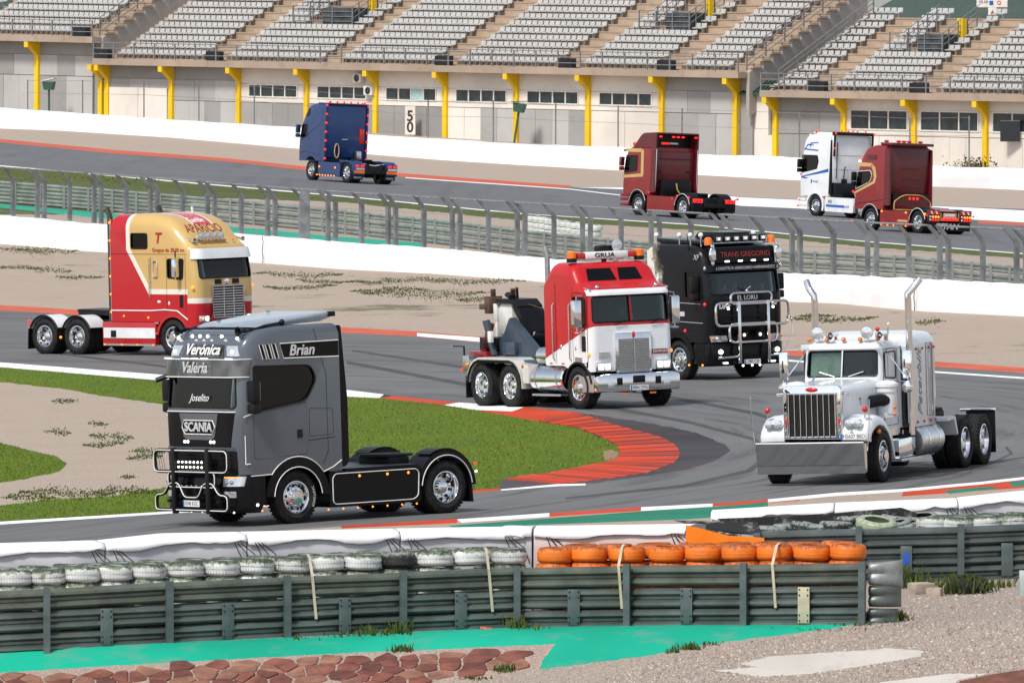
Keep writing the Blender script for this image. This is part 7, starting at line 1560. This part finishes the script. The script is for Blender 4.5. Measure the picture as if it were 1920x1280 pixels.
m = MB(); m.box(-4.58,-4.56,-1.2,1.2,.16,.54); fl = m.build('full_width_flap', MT['black'], t, 0); text('TITAN', MT['silver'], fl, (-4.59,.15,.36), (0,-1,0), (0,0,1), .36, bold=.012, shear=.25, sx=1.25)
eu_mirror(t, 1.2, 1.25, 2.3); euro_rear(t, 3.75, 'black', skirt='redpaint', tail=False)
place(t, (0,1.2), 1631, 431.5, 180-56, 1.0); T9 = t
# ------------------------------------------------------------ guard rail, tyre wall and padded barrier in front
def worn_paint(name, c, top, wear, wear_amt, top_amt):
    t = NT(name); oi = t.n('ShaderNodeObjectInfo'); off_ = t.n('ShaderNodeVectorMath', operation='ADD'); cm = t.n('ShaderNodeCombineXYZ')
    r7 = t.m('MULTIPLY', oi.outputs['Random'], 37.0); t.link(r7, cm.inputs[0]); t.link(r7, cm.inputs[1]); t.link(t.coord(), off_.inputs[0]); t.link(cm.outputs[0], off_.inputs[1]); v = off_.outputs[0]
    ge = t.n('ShaderNodeNewGeometry'); sp = t.n('ShaderNodeSeparateXYZ'); t.link(ge.outputs['Normal'], sp.inputs[0])
    up = t.ss(sp.outputs[2], -.15, .8); a = t.noise(5, v, 6, .7); b = t.noise(14, v, 6, .75); g2 = t.noise(2.2, v, 3)
    col = t.mix(t.ss(g2, .3, .7), mul(c, .82), mul(c, 1.1))
    th = t.m('ADD', t.m('MULTIPLY', up, .42), t.m('SUBTRACT', t.m('MULTIPLY', oi.outputs['Random'], .16), .08))
    col = t.mix(t.m('MULTIPLY', t.ss(t.m('ADD', a, th), .60, .78), top_amt), col, top)
    col = t.mix(t.m('MULTIPLY', t.ss(t.m('ADD', b, t.m('MULTIPLY', th, .55)), .62, .72), wear_amt), col, wear); t.base(col); t.set(.6); t.bump(b, .35, .01); return t.mat
MT['tyre_white'] = worn_paint('white_tyre_paint', (.64,.65,.64), (.115,.165,.075), (.014,.018,.014), .85, .9)
MT['tyre_black'] = worn_paint('flaking_black_tyre', (.016,.019,.018), (.025,.045,.024), (.5,.52,.5), .38, .6)
MT['tyre_orange'] = worn_paint('orange_tyre_paint', (.76,.17,.008), (.56,.115,.008), (.09,.035,.015), .7, .6)
MT['near_rail'] = simple('dark_green_grey_rail', (.125,.15,.145), .34, .55, var=.3, scale=1.5, dirt=(.13,.125,.08), dirt_amt=.55, bump=.1, bscale=20)
MT['near_rail_top'] = simple('mossy_rail', (.115,.13,.11), .42, .45, var=.3, scale=2, dirt=(.17,.165,.10), dirt_amt=.55)
MT['near_post'] = simple('dull_rail_post', (.085,.11,.112), .5, .3, var=.25, scale=3); MT['strap'] = simple('pale_strap', (.42,.38,.27), .8, var=.15)
MT['pad'] = simple('shade_toned_tarpaulin', (.43,.425,.445), .6, var=.06, scale=1.2, bump=.35, bscale=3, dirt=(.36,.33,.31), dirt_amt=.5)  # lavender-grey tone puts the shade of the front faces into the colour
MT['padpink'] = simple('orange_stained_tarpaulin', (.50,.40,.375), .6, var=.06, scale=1.2, bump=.35, bscale=3, dirt=(.40,.32,.28), dirt_amt=.5)
MT['padtop'] = simple('white_tarpaulin_cover', (.80,.80,.80), .5, var=.04, scale=1.5, bump=.2, bscale=3, dirt=(.6,.57,.53), dirt_amt=.3)
MT['orange_belt'] = painted('orange_belt_paint', (.80,.20,.015), (.55,.16,.05), .45, 2.0); MT['black_belt'] = painted('black_belt', (.025,.025,.025), (.5,.5,.5), .4, 3.0)
RA = [(-130,1226),(88,1215),(312,1203.5),(534,1193),(752,1183.5),(970,1174.5),(1182,1171),(1402,1170),(1623,1168)]
def frame_at(tab, x):
    g = G(x, lerp_rows(tab, x)); d = G(x+30, lerp_rows(tab, x+30)) - G(x-30, lerp_rows(tab, x-30)); d.z = 0; d.normalize(); return g, d, Vector((d.y, -d.x, 0))  # last: towards the camera
nr_ = empty('guard_rail', 'dark green-grey triple guard rail in front of the white and orange tyre wall', 'guard rail', loc=G(752, 1183.5)); O = nr_.location.copy()
pts = [frame_at(RA, x) for x, _ in RA]
rz = random.Random(2)
for i in range(len(pts)-1):
    (g0, d0, n0), (g1, d1, n1) = pts[i], pts[i+1]
    for k, z in enumerate((.10, .445, .795)):
        m = MB(); a, b = g0-O, g1-O; k0, k1 = rz.uniform(-.01,.01), rz.uniform(-.01,.01)
        P = [a.lerp(b, q/6) + n0*rz.uniform(-.012,.012) + Vector((0,0,k0+(k1-k0)*q/6)) for q in range(7)]
        w_beam(m, P, z, .34, [n0]*7, .115); m.build('beam', MT['near_rail_top'] if k == 2 else MT['near_rail'], nr_, 32)
for i, (g, d, n) in enumerate(pts):
    l = g - O; ang = math.atan2(d.y, d.x)
    m = MB(); m.box(-.055,-.02,-.05,.05,-.25,1.0); m.box(-.02,.055,-.05,-.035,-.25,1.0); m.box(.03,.055,-.035,.02,-.25,1.0)
    p = m.build('post', MT['near_post'], nr_, 0); p.location = l + n*.18; p.rotation_euler = (0, 0, ang)
for i in range(len(pts)-1):
    g = pts[i][0].lerp(pts[i+1][0], .5); n = pts[i][2]; d = pts[i][1]
    m = MB(); m.box(-.10,.10,-.012,.012,.02,.60)
    p = m.build('joint_plate', MT['near_post'] if i != 7 else MT['strap'], nr_, bevel=.006); p.location = g - O + n*.135; p.rotation_euler = (0, 0, math.atan2(d.y, d.x))
    m = MB()
    for x in (-.07,.07):
        for z in (.06,.15,.47,.56): m.ball((x,-.016,z), .014, 6)
    b = m.build('bolts', MT['darksteel'], p); b['kind'] = 'stuff'
# flared end of the rail
g, d, n = pts[-1]; l = g - O
for z, h0, h1, sw in ((.80,.36,.44,.46), (.44,.34,.36,.44), (.10,.30,.26,.40)):
    vv = []; ff = []; K = 12
    for q in range(K+1):
        u = q/K; a = u*1.5; p = l + d*(.06+sw*math.sin(min(a,1.5))) - n*(sw*.8*(1-math.cos(a))); h = h0+(h1-h0)*u
        for j in range(9):
            w = -.5+j/8; bulge = .06*(1-u)*abs(math.sin(w*2*math.pi)); vv.append((*(p + n*bulge)[:2], p.z+z+w*h))
    for q in range(K):
        for j in range(8): ff.append((q*9+j, (q+1)*9+j, (q+1)*9+j+1, q*9+j+1))
    m = MB(); m.add(vv, ff); e = m.build('end_terminal', MT['steel'] if z > .7 else MT['near_rail'], nr_, 50); md = e.modifiers.new('thickness', 'SOLIDIFY'); md.thickness = .012
# tyres
def tyre_mesh(name, mat, R0=.30, h=.25, tread=True):
    m = MB(); m.lathe([(R0*.62,.03),(R0*.60,.01),(R0*.66,.0),(R0*.86,.005),(R0*.97,.035),(R0,.075),(R0*.985,.105),(R0*.995,.112),(R0*.985,.119),(R0,.15),(R0*.97,h-.035),(R0*.86,h-.005),(R0*.66,h),(R0*.60,h-.01),(R0*.62,h-.03)], ax='z', n=26)
    m.lathe([(R0*.62,.03),(R0*.9,.06),(R0*.9,h-.06),(R0*.62,h-.03)][::-1], ax='z', n=26)
    if tread:
        for i in range(38):
            q = 2*math.pi*i/38; c, s_ = math.cos(q), math.sin(q); t = Vector((-s_,c,0))*.013; rd = Vector((c,s_,0))
            for zz in (.05, .128):
                p = rd*R0*.985 + Vector((0,0,zz)); e_ = rd*.009; hh = Vector((0,0,.045)); k = t*.8
                m.add([p-t,p+t,p+t+hh+k,p-t+hh+k,p-t+e_,p+t+e_,p+t+hh+e_+k,p-t+hh+e_+k], [(4,5,6,7),(0,1,5,4),(1,2,6,5),(2,3,7,6),(3,0,4,7)])
    return m.mesh(name, mat, 45)
TW, TO_, TK = tyre_mesh('tyre', MT['tyre_white']), tyre_mesh('tyre', MT['tyre_orange'], tread=False), tyre_mesh('tyre', MT['tyre_black'])
rt = random.Random(17)
def tyre_wall(label, x0, x1, mesh, mat, straps):
    gm, dm, nm = frame_at(RA, (x0+x1)/2); e = empty('tyre_wall', label, 'tyre wall', 'painted tyre walls behind the guard rail', gm); low = MB(); x = x0
    ga = frame_at(RA, x0); gb = frame_at(RA, x1); N = max(1, round((gb[0]-ga[0]).length/.595)); 
    for i in range(N+1):
        xx = x0+(x1-x0)*i/N
        g, d, n = frame_at(RA, xx)
        for row, depth in ((0,.42),(1,.98)):
            b = g - n*depth + d*(.30 if row else 0) - gm
            if row and i == N: continue
            if row: b.z = (terrain(*(g-n*depth)[:2])-gm.z)
            zt = .0
            for lay in range(5):
                p = b + Vector((rt.uniform(-.025,.025), rt.uniform(-.02,.02), .253*lay + (.02 if row else 0)))
                if lay < 3 or (row and lay < 4):
                    low.lathe([(.2,0),(.28,.02),(.30,.11),(.28,.2),(.2,.222)], c=p, ax='z', n=12)
                else:
                    o = put('tyre', TK if (mesh is TW and rt.random() < .10) else mesh, e, p); s_ = rt.uniform(.97,1.03); o.scale = (s_, s_, 1); o.rotation_euler = (rt.uniform(-.05,.05), rt.uniform(-.05,.05), rt.uniform(0,6))
    tag(low.build('lower_tyres', mat, e, 40), kind='stuff')
    for px in straps:
        g, d, n = frame_at(RA, px); l = g - gm; w = .045; P = [l-n*.7+Vector((0,0,1.27)), l-n*.25+Vector((0,0,1.295)), l-n*.12+Vector((0,0,1.26)), l+n*.11+Vector((0,0,.96)), l+n*.125+d*.06+Vector((0,0,.27))]
        m = MB(); vv = []
        for p in P: vv += [p-d*w*.5, p+d*w*.5, p+d*w*.5+n*.006+Vector((0,0,.005)), p-d*w*.5+n*.006+Vector((0,0,.005))]
        m.add(vv, [(i*4+j, (i+1)*4+j, (i+1)*4+(j+1)%4, i*4+(j+1)%4) for i in range(4) for j in range(4)]); m.build('strap', MT['strap'], e, 0)
tyre_wall('wall of white-painted tyres stained green and black behind the guard rail', -40, 957, TW, MT['tyre_white'], (583, 914))
tyre_wall('wall of orange-painted tyres behind the end of the guard rail', 1029, 1576, TO_, MT['tyre_orange'], (1163, 1452))
# padded white barrier
def pad(tab, x0, x1, back_off, rows, depth, label, front='pad', seed=0, h=None):
    rnd = random.Random(seed); gm, dm, nm = frame_at(tab, (x0+x1)/2); e = empty('padded_barrier', label, 'barrier', 'padded barriers along the track edge', gm - nm*back_off); C_ = gm - nm*back_off; C_.z = terrain(C_.x, C_.y); e.location = C_
    K = 22; P = []
    for q in range(K+1):
        x = x0+(x1-x0)*q/K; xs_ = x
        for _ in range(6):
            g, d, n = frame_at(tab, xs_); p = g - n*back_off; p.z = terrain(p.x, p.y); xs_ -= 960 + F_PX*p.x/(p.y*CP + (CAM_H-p.z)*SP) - x
        zt = at_depth(x, lerp_rows(rows, x), p.y).z - p.z; P.append((p-C_, n, zt))
    vv = []; ff = []; nn = 8
    ph = rnd.uniform(0, 3); sc_ = rnd.choice((1, 2))
    for q, (p, n, zt) in enumerate(P):
        u = q/K; bl = .03*math.sin(u*math.pi*3+ph)
        for f, z in ((.03+bl,0),(.04+bl*1.4,.45*zt),(.02+bl*.5,.8*zt),(0,zt-.05),(-.05,zt-.01),(-depth*.5,zt+.02),(-depth,zt-.02),(-depth,0)): v = p + n*f; vv.append((v.x, v.y, v.z+z))
    for q in range(K):
        for j in range(nn-1): ff.append((q*nn+j, (q+1)*nn+j, (q+1)*nn+j+1, q*nn+j+1))
    ff += [tuple(range(nn)), tuple(K*nn+j for j in reversed(range(nn)))]
    m = MB(); m.add(vv, ff); bd = m.build('padding', MT[front], e, 50)
    vv = []; ff = []; nn = 5
    for q, (p, n, zt) in enumerate(P):
        u = q/K; dr = .07 + .13*abs(math.sin(u*math.pi*sc_+ph*.2))**.7*(.6+.4*math.sin(u*7+ph)) + rnd.uniform(-.008,.008)
        for f, z in ((.065+rnd.uniform(-.008,.012),zt-dr),(.03,zt-.045),(-.04,zt+.012),(-depth*.5,zt+.04),(-depth-.02,zt+.0)): v = p + n*f; vv.append((v.x, v.y, v.z+z))
    for q in range(K):
        for j in range(nn-1): ff.append((q*nn+j, (q+1)*nn+j, (q+1)*nn+j+1, q*nn+j+1))
    m = MB(); m.add(vv, ff); c = m.build('cover', MT['padtop'], e, 50); md = c.modifiers.new('thickness', 'SOLIDIFY'); md.thickness = .012
    for u in (.08, .95):
        p, n, zt = P[int(u*K)]; m = MB()
        for k in range(3): m.tube([p+n*.07+Vector((.05*k,0,zt-.12)), p+n*.10+Vector((.08+.12*k,0,zt-.30)), p+n*.12+Vector((.14+.13*k,0,zt-.47-.04*k))], .008, 4)
        m.build('tie_rope', MT['black'], e)
    return e
PT = [(-90,1027),(197,1019),(313,1006),(463,1003),(700,998),(750,997),(1018,992),(1290,988)]
for i, (a, b, lab, fr) in enumerate(((-90,196,'padded white barrier cut by the picture edge above mossy white tyres','pad'),(198,462,'padded white barrier below the front bumper of the grey truck','pad'),(464,749,'padded white barrier below the rear wheels of the grey truck','pad'),
        (751,1017,'padded white barrier with black tie ropes where white tyres meet orange','pad'),(1019,1286,'pink-stained padded barrier behind the orange tyres','padpink'))): pad(RA, a, b, 1.42, PT, .85, lab, fr, i+3)
# second rail and barrier farther off
RB = [(1300,1100),(1612,1092),(1800,1088),(1920,1083),(2020,1079)]
gb_ = empty('guard_rail', 'second dark guard rail half hidden behind the orange tyres, with weeds at its foot', 'guard rail', loc=G(1800, 1088)); O = gb_.location.copy()
pb = [frame_at(RB, x) for x in (1420, 1612, 1800, 1985)]
for i in range(3):
    for k, z in enumerate((.10,.43,.76)):
        m = MB(); P = [(pb[i][0]-O).lerp(pb[i+1][0]-O, q/4) for q in range(5)]; w_beam(m, P, z, .335, [pb[i][2]]*5, .115); m.build('beam', MT['near_rail'], gb_, 32)
    g = pb[i][0].lerp(pb[i+1][0], .47); m = MB(); m.box(-.10,.10,-.012,.012,.05,.62); p = m.build('joint_plate', MT['near_post'], gb_, bevel=.006); p.location = g - O + pb[i][2]*.135; p.rotation_euler.z = math.atan2(pb[i][1].y, pb[i][1].x)
    if i == 1: m = MB(); m.box(-.05,.06,-.017,-.013,.3,.5); m.build('blue_paint_mark', MT['bluestripe'], p, 0)
for g, d, n in pb: m = MB(); m.box(-.055,.055,-.05,.05,-.25,.98); p = m.build('post', MT['near_post'], gb_, 0); p.location = g - O + n*.18; p.rotation_euler.z = math.atan2(d.y, d.x)
PB = [(1330,962),(1564,948),(1796,939),(1920,926),(2020,918)]
RBB = [(x, y-19) for x, y in RB]
for i, (a, b, lab) in enumerate(((1333,1563,'padded white barrier starting above the black tyre heap'),(1565,1795,'padded white barrier with a torn scalloped cover above the green and black tyres'),(1797,2015,'padded white barrier cut by the picture edge above stacked white tyres'))): pad(RBB, a, b, .5, PB, .8, lab, 'pad', i+21)
tb = empty('tyre_wall', 'stacked white tyres with dark tread blotches behind the second guard rail', 'tyre wall', loc=G(1830, 1078)); O = tb.location.copy()
for i in range(6):
    for row, dep in ((0,.42),(1,1.0)):
        g, d, n = frame_at(RB, 1745+56*i+(28 if row else 0)); b = g - n*dep - O; b.z = terrain(*(g-n*dep)[:2]) - O.z; low = MB()
        for lay in range(5):
            if lay < 3: low.lathe([(.2,0),(.28,.02),(.30,.11),(.28,.2),(.2,.222)], c=b+Vector((0,0,.21*lay)), ax='z', n=12)
            else: o = put('tyre', TW, tb, b + Vector((rt.uniform(-.03,.03), 0, .21*lay+.01))); o.rotation_euler = (rt.uniform(-.08,.08), rt.uniform(-.08,.08), rt.uniform(0,6)); o.scale = (.93,.93,.92)
        tag(low.build('lower_tyres', MT['tyre_white'], tb, 40), kind='stuff')
th_ = empty('tyre_heap', 'collapsed heap of black tyres flecked with white paint beside the orange belt', 'tyre heap', loc=G(1500, 1082)); O = th_.location.copy()
for i in range(34):
    x = 1330 + 12.2*i; g, d, n = frame_at(RB, x); dep = .35 + rt.random()*1.5; b = g - n*dep - O; b.z = terrain(*(g-n*dep)[:2]) - O.z; hz = .66 + .10*dep + (.05 if x > 1560 else 0)
    o = put('tyre', TK, th_, b + Vector((0,0,hz-.1+rt.uniform(-.06,.05)))); o.rotation_euler = (rt.uniform(-.22,.22), rt.uniform(-.22,.22), rt.uniform(0,6))
low = MB()
for i in range(14):
    x = 1330 + 30*i; g, d, n = frame_at(RB, x)
    for dep in (.45, 1.05, 1.6): b = g - n*dep - O; b.z = terrain(*(g-n*dep)[:2]) - O.z; [low.lathe([(.2,0),(.28,.02),(.30,.11),(.28,.2),(.2,.222)], c=b+Vector((0,0,.21*l)), ax='z', n=10) for l in range(3)]
tag(low.build('lower_tyres', MT['tyre_black'], th_, 40), kind='stuff')
g, d, n = frame_at(RB, 1638); TG = tyre_mesh('tyre', worn_paint('mossy_tyre', (.30,.36,.22), (.12,.17,.06), (.5,.52,.46), .5, .7), .36, .2, False)
o = put('tyre', TG, None, g - n*.32 + Vector((0,0,.88))); o.rotation_euler = (.22, .05, .3); tag(o, 'mossy green tyre lying open on top of the black heap beside the rail post', 'tyre')
# orange and black belts round the end of the padding
def belt(label, quads, mat, y, th):
    m = MB()
    P = [at_depth(px, row, y+dy) for px, row, dy in quads]; n = len(P); m.add(P + [p+Vector((.0,th,0)) for p in P], [tuple(range(n)), tuple(range(2*n-1, n-1, -1))] + [(i, (i+1)%n, n+(i+1)%n, n+i) for i in range(n)])
    o = m.build('rubber_belt', MT[mat], None, 0); return tag(o, label, 'belt', 'rubber belts at the barrier end')
yb_ = frame_at(RA, 1360)[0].y
belt('orange rubber belt wrapped round the end of the padded barrier', [(1286,984,1.4),(1320,992,1.3),(1366,1004,1.2),(1433,1008,1.1),(1433,1040,1.1),(1286,1075,1.4)], 'orange_belt', yb_, .05)
belt('black rubber belt splashed with white, sloping down behind the orange belt', [(1262,975,3.0),(1340,977,3.0),(1420,978,3.0),(1430,1003,2.6),(1372,1000,2.7),(1310,988,2.8)], 'black_belt', yb_, .05)
belt('long black rubber belt flecked with white behind the collapsed tyres', [(1345,972,0),(1450,968,0),(1560,962,0),(1690,951,0),(1720,962,0),(1715,985,0),(1600,1006,0),(1400,1010,0)], 'black_belt', frame_at(RB, 1520)[0].y + 1.5, .05)
# stones
def clip(poly, a, b):
    """keep the side of the polygon nearer to a than to b"""
    mx, my = (a[0]+b[0])/2, (a[1]+b[1])/2; nx, ny = b[0]-a[0], b[1]-a[1]; out = []
    for p, q in zip(poly, poly[1:]+poly[:1]):
        dp, dq = (p[0]-mx)*nx+(p[1]-my)*ny, (q[0]-mx)*nx+(q[1]-my)*ny
        if dp <= 0: out.append(p)
        if dp*dq < 0: t = dp/(dp-dq); out.append((p[0]+(q[0]-p[0])*t, p[1]+(q[1]-p[1])*t))
    return out
SPX = [r[2] for r in REG if r[0] == 'stone_mortar_bed'][0]; SG = [tuple(G(*p)[:2]) for p in dens(SPX, 40)]
STM = [simple('red_stone', (.16,.05,.034), .85, var=.35, scale=3, bump=.5, bscale=12, dirt=(.26,.12,.08), dirt_amt=.6), simple('brown_stone', (.21,.095,.062), .85, var=.3, scale=3, bump=.5, bscale=12, dirt=(.35,.22,.15), dirt_amt=.5), simple('dark_red_stone', (.115,.036,.027), .85, var=.3, scale=3, bump=.5, bscale=12)]
rs2 = random.Random(8); sx = [p[0] for p in SG]; sy = [p[1] for p in SG]; seeds = []
y = min(sy)-.2; 
while y < max(sy)+.2:
    x = min(sx)-.2+rs2.uniform(0,.2)
    while x < max(sx)+.2: seeds.append((x+rs2.uniform(-.11,.11), y+rs2.uniform(-.12,.12))); x += rs2.uniform(.22,.56)
    y += rs2.uniform(.2,.34)
so = empty('stone_paving', 'red-brown stones bedded in pale mortar on the bank below the turquoise band', 'paving', loc=G(500, 1255)); O = so.location.copy()
for s in seeds:
    if not inside(s, SG): continue
    near = sorted((q for q in seeds if q is not s and abs(q[0]-s[0]) < 1 and abs(q[1]-s[1]) < 1), key=lambda q: (q[0]-s[0])**2+(q[1]-s[1])**2)[:14]
    pl = [(s[0]-.5,s[1]-.5),(s[0]+.5,s[1]-.5),(s[0]+.5,s[1]+.5),(s[0]-.5,s[1]+.5)]
    for q in near: pl = clip(pl, s, q)
    if len(pl) < 3: continue
    cx, cy = sum(p[0] for p in pl)/len(pl), sum(p[1] for p in pl)/len(pl); k = rs2.uniform(.85,.93); pl = [(cx+(p[0]-cx)*k, cy+(p[1]-cy)*k) for p in pl]
    if not all(inside(p, SG) for p in pl): continue
    pl = fillet(pl, .028, 2); n = len(pl); hh = rs2.uniform(.02,.045); m = MB()
    z = lambda p: terrain(*p) - O.z
    vv = [(p[0]-O.x, p[1]-O.y, z(p)-.02) for p in pl] + [(p[0]-O.x, p[1]-O.y, z(p)+hh*.6) for p in pl] + [((cx+(p[0]-cx)*.88)-O.x, (cy+(p[1]-cy)*.88)-O.y, z(p)+hh) for p in pl]
    m.add(vv, [(i,(i+1)%n,n+(i+1)%n,n+i) for i in range(n)] + [(n+i,n+(i+1)%n,2*n+(i+1)%n,2*n+i) for i in range(n)] + [tuple(2*n+i for i in range(n))]); m.build('stone', STM[rs2.choice((0,0,1,1,2))], so, 30)
# small things on the right-hand gravel
def rock(px, row, sx_, sy_, sz, lab, mat, rot, tilt=0):
    g = G(px, row); m = MB(); m.box(-sx_,sx_,-sy_,sy_,-.03,sz); o = m.build('concrete_block', mat, None, bevel=.025); o.location = g; o.rotation_euler = (tilt,0,rot); return tag(o, lab, 'block', 'broken blocks by the rail')
bk = simple('pale_block', (.36,.29,.23), .9, var=.2, scale=5, bump=.4)
rock(1727,1113,.20,.14,.19,'larger pale broken concrete block lying against the second guard rail', bk, .5, .05); rock(1752,1117,.13,.10,.14,'smaller pale block next to the larger one, nearer the black tyre', bk, -.3); rock(1768,1111,.10,.09,.08,'flat fragment of pale block between the other block and the black tyre', bk, .9)
g = G(1815, 1111); o = put('tyre', tyre_mesh('tyre', MT['rubber'], .34, .26), None, g); o.rotation_euler = (R(8),0,.4); tag(o, 'black tyre lying flat with weeds growing round it on the gravel', 'tyre')
e = empty('meter_box', 'pale grey-green box on a concrete foot at the picture edge', 'cabinet', loc=G(1925, 1126)); m = MB(); m.box(-.12,.3,-.14,.14,.08,.50); m.build('cabinet', simple('pale_green_grey', (.38,.46,.42), .6, var=.1), e, bevel=.012); m = MB(); m.box(-.2,.35,-.2,.2,-.05,.08); m.build('foot', bk, e, bevel=.01)
g = G(907, 1171); g, d, n = frame_at(RA, 907); m = MB(); m.box(-.10,.10,-.05,.05,0,.05); o = m.build('litter', simple('crumpled_wrapper', (.55,.16,.08), .4, var=.6, scale=30), None, bevel=.015); o.location = g + n*.22 + Vector((0,0,-.02)); o.rotation_euler = (.2,.1,.4); tag(o, 'crumpled red and yellow wrapper lying under the guard rail', 'litter')
# weeds
def tuft(label, spots, seed):
    rnd = random.Random(seed); m = MB()
    e = empty('weed', label, 'weed', 'weeds along the guard rails', G(*spots[0][:2])); o = e.location
    for px, row, n, r, h in spots:
        for _ in range(n):
            g = G(px+rnd.gauss(0,r), row+rnd.gauss(0,1.5)) - o; a = rnd.uniform(0,6.3); hh = h*rnd.uniform(.3,1.1); w = rnd.uniform(.008,.022); c, s_ = math.cos(a), math.sin(a); le = rnd.uniform(.1,.7)*hh
            m.add([(g.x-w*s_,g.y+w*c,g.z-.01),(g.x+w*s_,g.y-w*c,g.z-.01),(g.x+le*.5*c+w*.8*s_,g.y+le*.5*s_,g.z+hh*.6),(g.x+le*c,g.y+le*s_,g.z+hh*.9)], [(0,1,2),(0,2,3)])
    m.build('leaves', MT['weed'], e, 0)
tuft('green weed clump at the flared end of the near guard rail', [(1650,1163,260,22,.22),(1690,1160,40,10,.12)], 41); tuft('weeds at the foot of the rail post above the stone paving', [(750,1184,110,10,.28),(735,1188,60,16,.14)], 42); tuft('small weeds at the rail post below the padded barrier seam', [(968,1176,80,10,.25),(1000,1178,30,16,.1)], 43)
tuft('weed clump at the edge of the turquoise band by the gravel', [(1290,1216,90,12,.13),(1262,1222,40,8,.08),(1330,1208,30,12,.08)], 44); tuft('weed tuft on the upper edge of the stone paving', [(752,1220,80,10,.14)], 45); tuft('weeds between the lowest stones and the gravel', [(945,1258,70,9,.16),(890,1272,40,12,.07)], 46)
tuft('weeds in front of the second rail beside the broken blocks', [(1690,1100,220,22,.45),(1735,1098,60,16,.2)], 47); tuft('weeds around the black tyre on the gravel', [(1800,1112,150,24,.4),(1845,1106,60,12,.25),(1880,1100,60,20,.2)], 48); tuft('small weeds along the green edge near the rail end', [(1540,1180,40,40,.05),(1600,1170,50,25,.06)], 49); tuft('weeds at the rail foot near the picture edge', [(640,1192,30,30,.1),(560,1196,20,20,.08),(690,1190,40,14,.2)], 50)
# loose stones on the foreground gravel
rp = random.Random(77); m = MB()
NG = [(1100,1285),(1240,1235),(1420,1200),(1560,1182),(1690,1140),(1700,1118),(1925,1100),(1925,1285)]
_bad = [r[2] for r in REG if r[0] in ('concrete_patch', 'brown_strip', 'turquoise_strip')]
for p in scatter_px([NG], 5200, 78, _bad):
    s_ = rp.uniform(.008,.026)*(1.6 if rp.random() < .08 else 1); a = rp.uniform(0,6.3); pts_ = [p+Vector((s_*math.cos(a+q*2.1)*rp.uniform(.8,1.3), s_*math.sin(a+q*2.1)*rp.uniform(.8,1.3), -.004)) for q in range(3)]
    m.mi = rp.randrange(3); m.add(pts_+[p+Vector((rp.uniform(-.3,.3)*s_, rp.uniform(-.3,.3)*s_, s_*rp.uniform(.7,1.2)))], [(0,1,3),(1,2,3),(2,0,3)])
tag(m.build('loose_gravel', [simple('pale_pebble', (.48,.41,.35), .9), simple('brown_pebble', (.26,.19,.15), .9), simple('grey_pebble', (.22,.21,.2), .9)], None, 0), kind='stuff')
# ------------------------------------------------------------ drivers
def person_mesh():
    V = [(0,0,.0),(0,0,.22),(0,0,.44),(0,0,.54),(.01,0,.64),(.02,0,.75), (.02,.20,.45),(.20,.24,.24),(.42,.14,.34), (.02,-.20,.45),(.20,-.24,.24),(.42,-.14,.34), (.05,.1,-.02),(.45,.13,.02),(.50,.13,-.38), (.05,-.1,-.02),(.45,-.13,.02),(.50,-.13,-.38)]
    E = [(0,1),(1,2),(2,3),(3,4),(4,5),(2,6),(6,7),(7,8),(2,9),(9,10),(10,11),(0,12),(12,13),(13,14),(0,15),(15,16),(16,17)]
    Rr = [.16,.15,.15,.06,.10,.085,.075,.05,.04,.075,.05,.04,.10,.07,.055,.10,.07,.055]
    me = bpy.data.meshes.new('body'); me.from_pydata(V, E, []); o = put('body', me); md = o.modifiers.new('skin', 'SKIN')
    for sv, r in zip(me.skin_vertices[0].data, Rr): sv.radius = (r, r)
    me.skin_vertices[0].data[0].use_root = True; sd = o.modifiers.new('sub', 'SUBSURF'); sd.levels = 2; sd.render_levels = 2
    dg = bpy.context.evaluated_depsgraph_get(); out = bpy.data.meshes.new_from_object(o.evaluated_get(dg)); bpy.data.objects.remove(o); out.name = 'body'
    sh, sk, hr = simple('dark_shirt', (.05,.06,.09), .9, var=.2), simple('skin', (.45,.26,.18), .6, var=.06), simple('dark_hair', (.02,.015,.012), .7)
    out.materials.clear(); [out.materials.append(q) for q in (sh, sk, hr)]
    for p in out.polygons: c = p.center; p.material_index = 2 if (c.z > .74 or (c.z > .66 and c.x < -.02)) else 1 if (c.z > .52 or (c.x > .36 and c.z > .2)) else 0
    out.shade_smooth(); return out
PM = person_mesh()
for tr_, (x, y, z), lab in ((T1,(.05,.58,1.92),'driver in dark clothes at the wheel of the grey truck'),(T2,(-.30,.58,1.82),'driver in dark clothes at the wheel of the red and gold truck'),(T3,(-.72,.58,1.70),'driver in dark clothes at the wheel of the recovery truck'),(T4,(.10,.58,1.80),'driver in dark clothes at the wheel of the black truck'),(T5,(-2.2,.50,1.62),'driver in dark clothes at the wheel of the white long-nosed truck')):
    e = empty('person', lab, 'person', 'drivers in the cabs'); e.matrix_world = tr_.matrix_basis @ Matrix.Translation((x, y, z)); b = put('body', PM, e); m = MB()
    m.ball((.115,0,.66), .022, 6); f = m.build('nose', PM.materials[1], b)
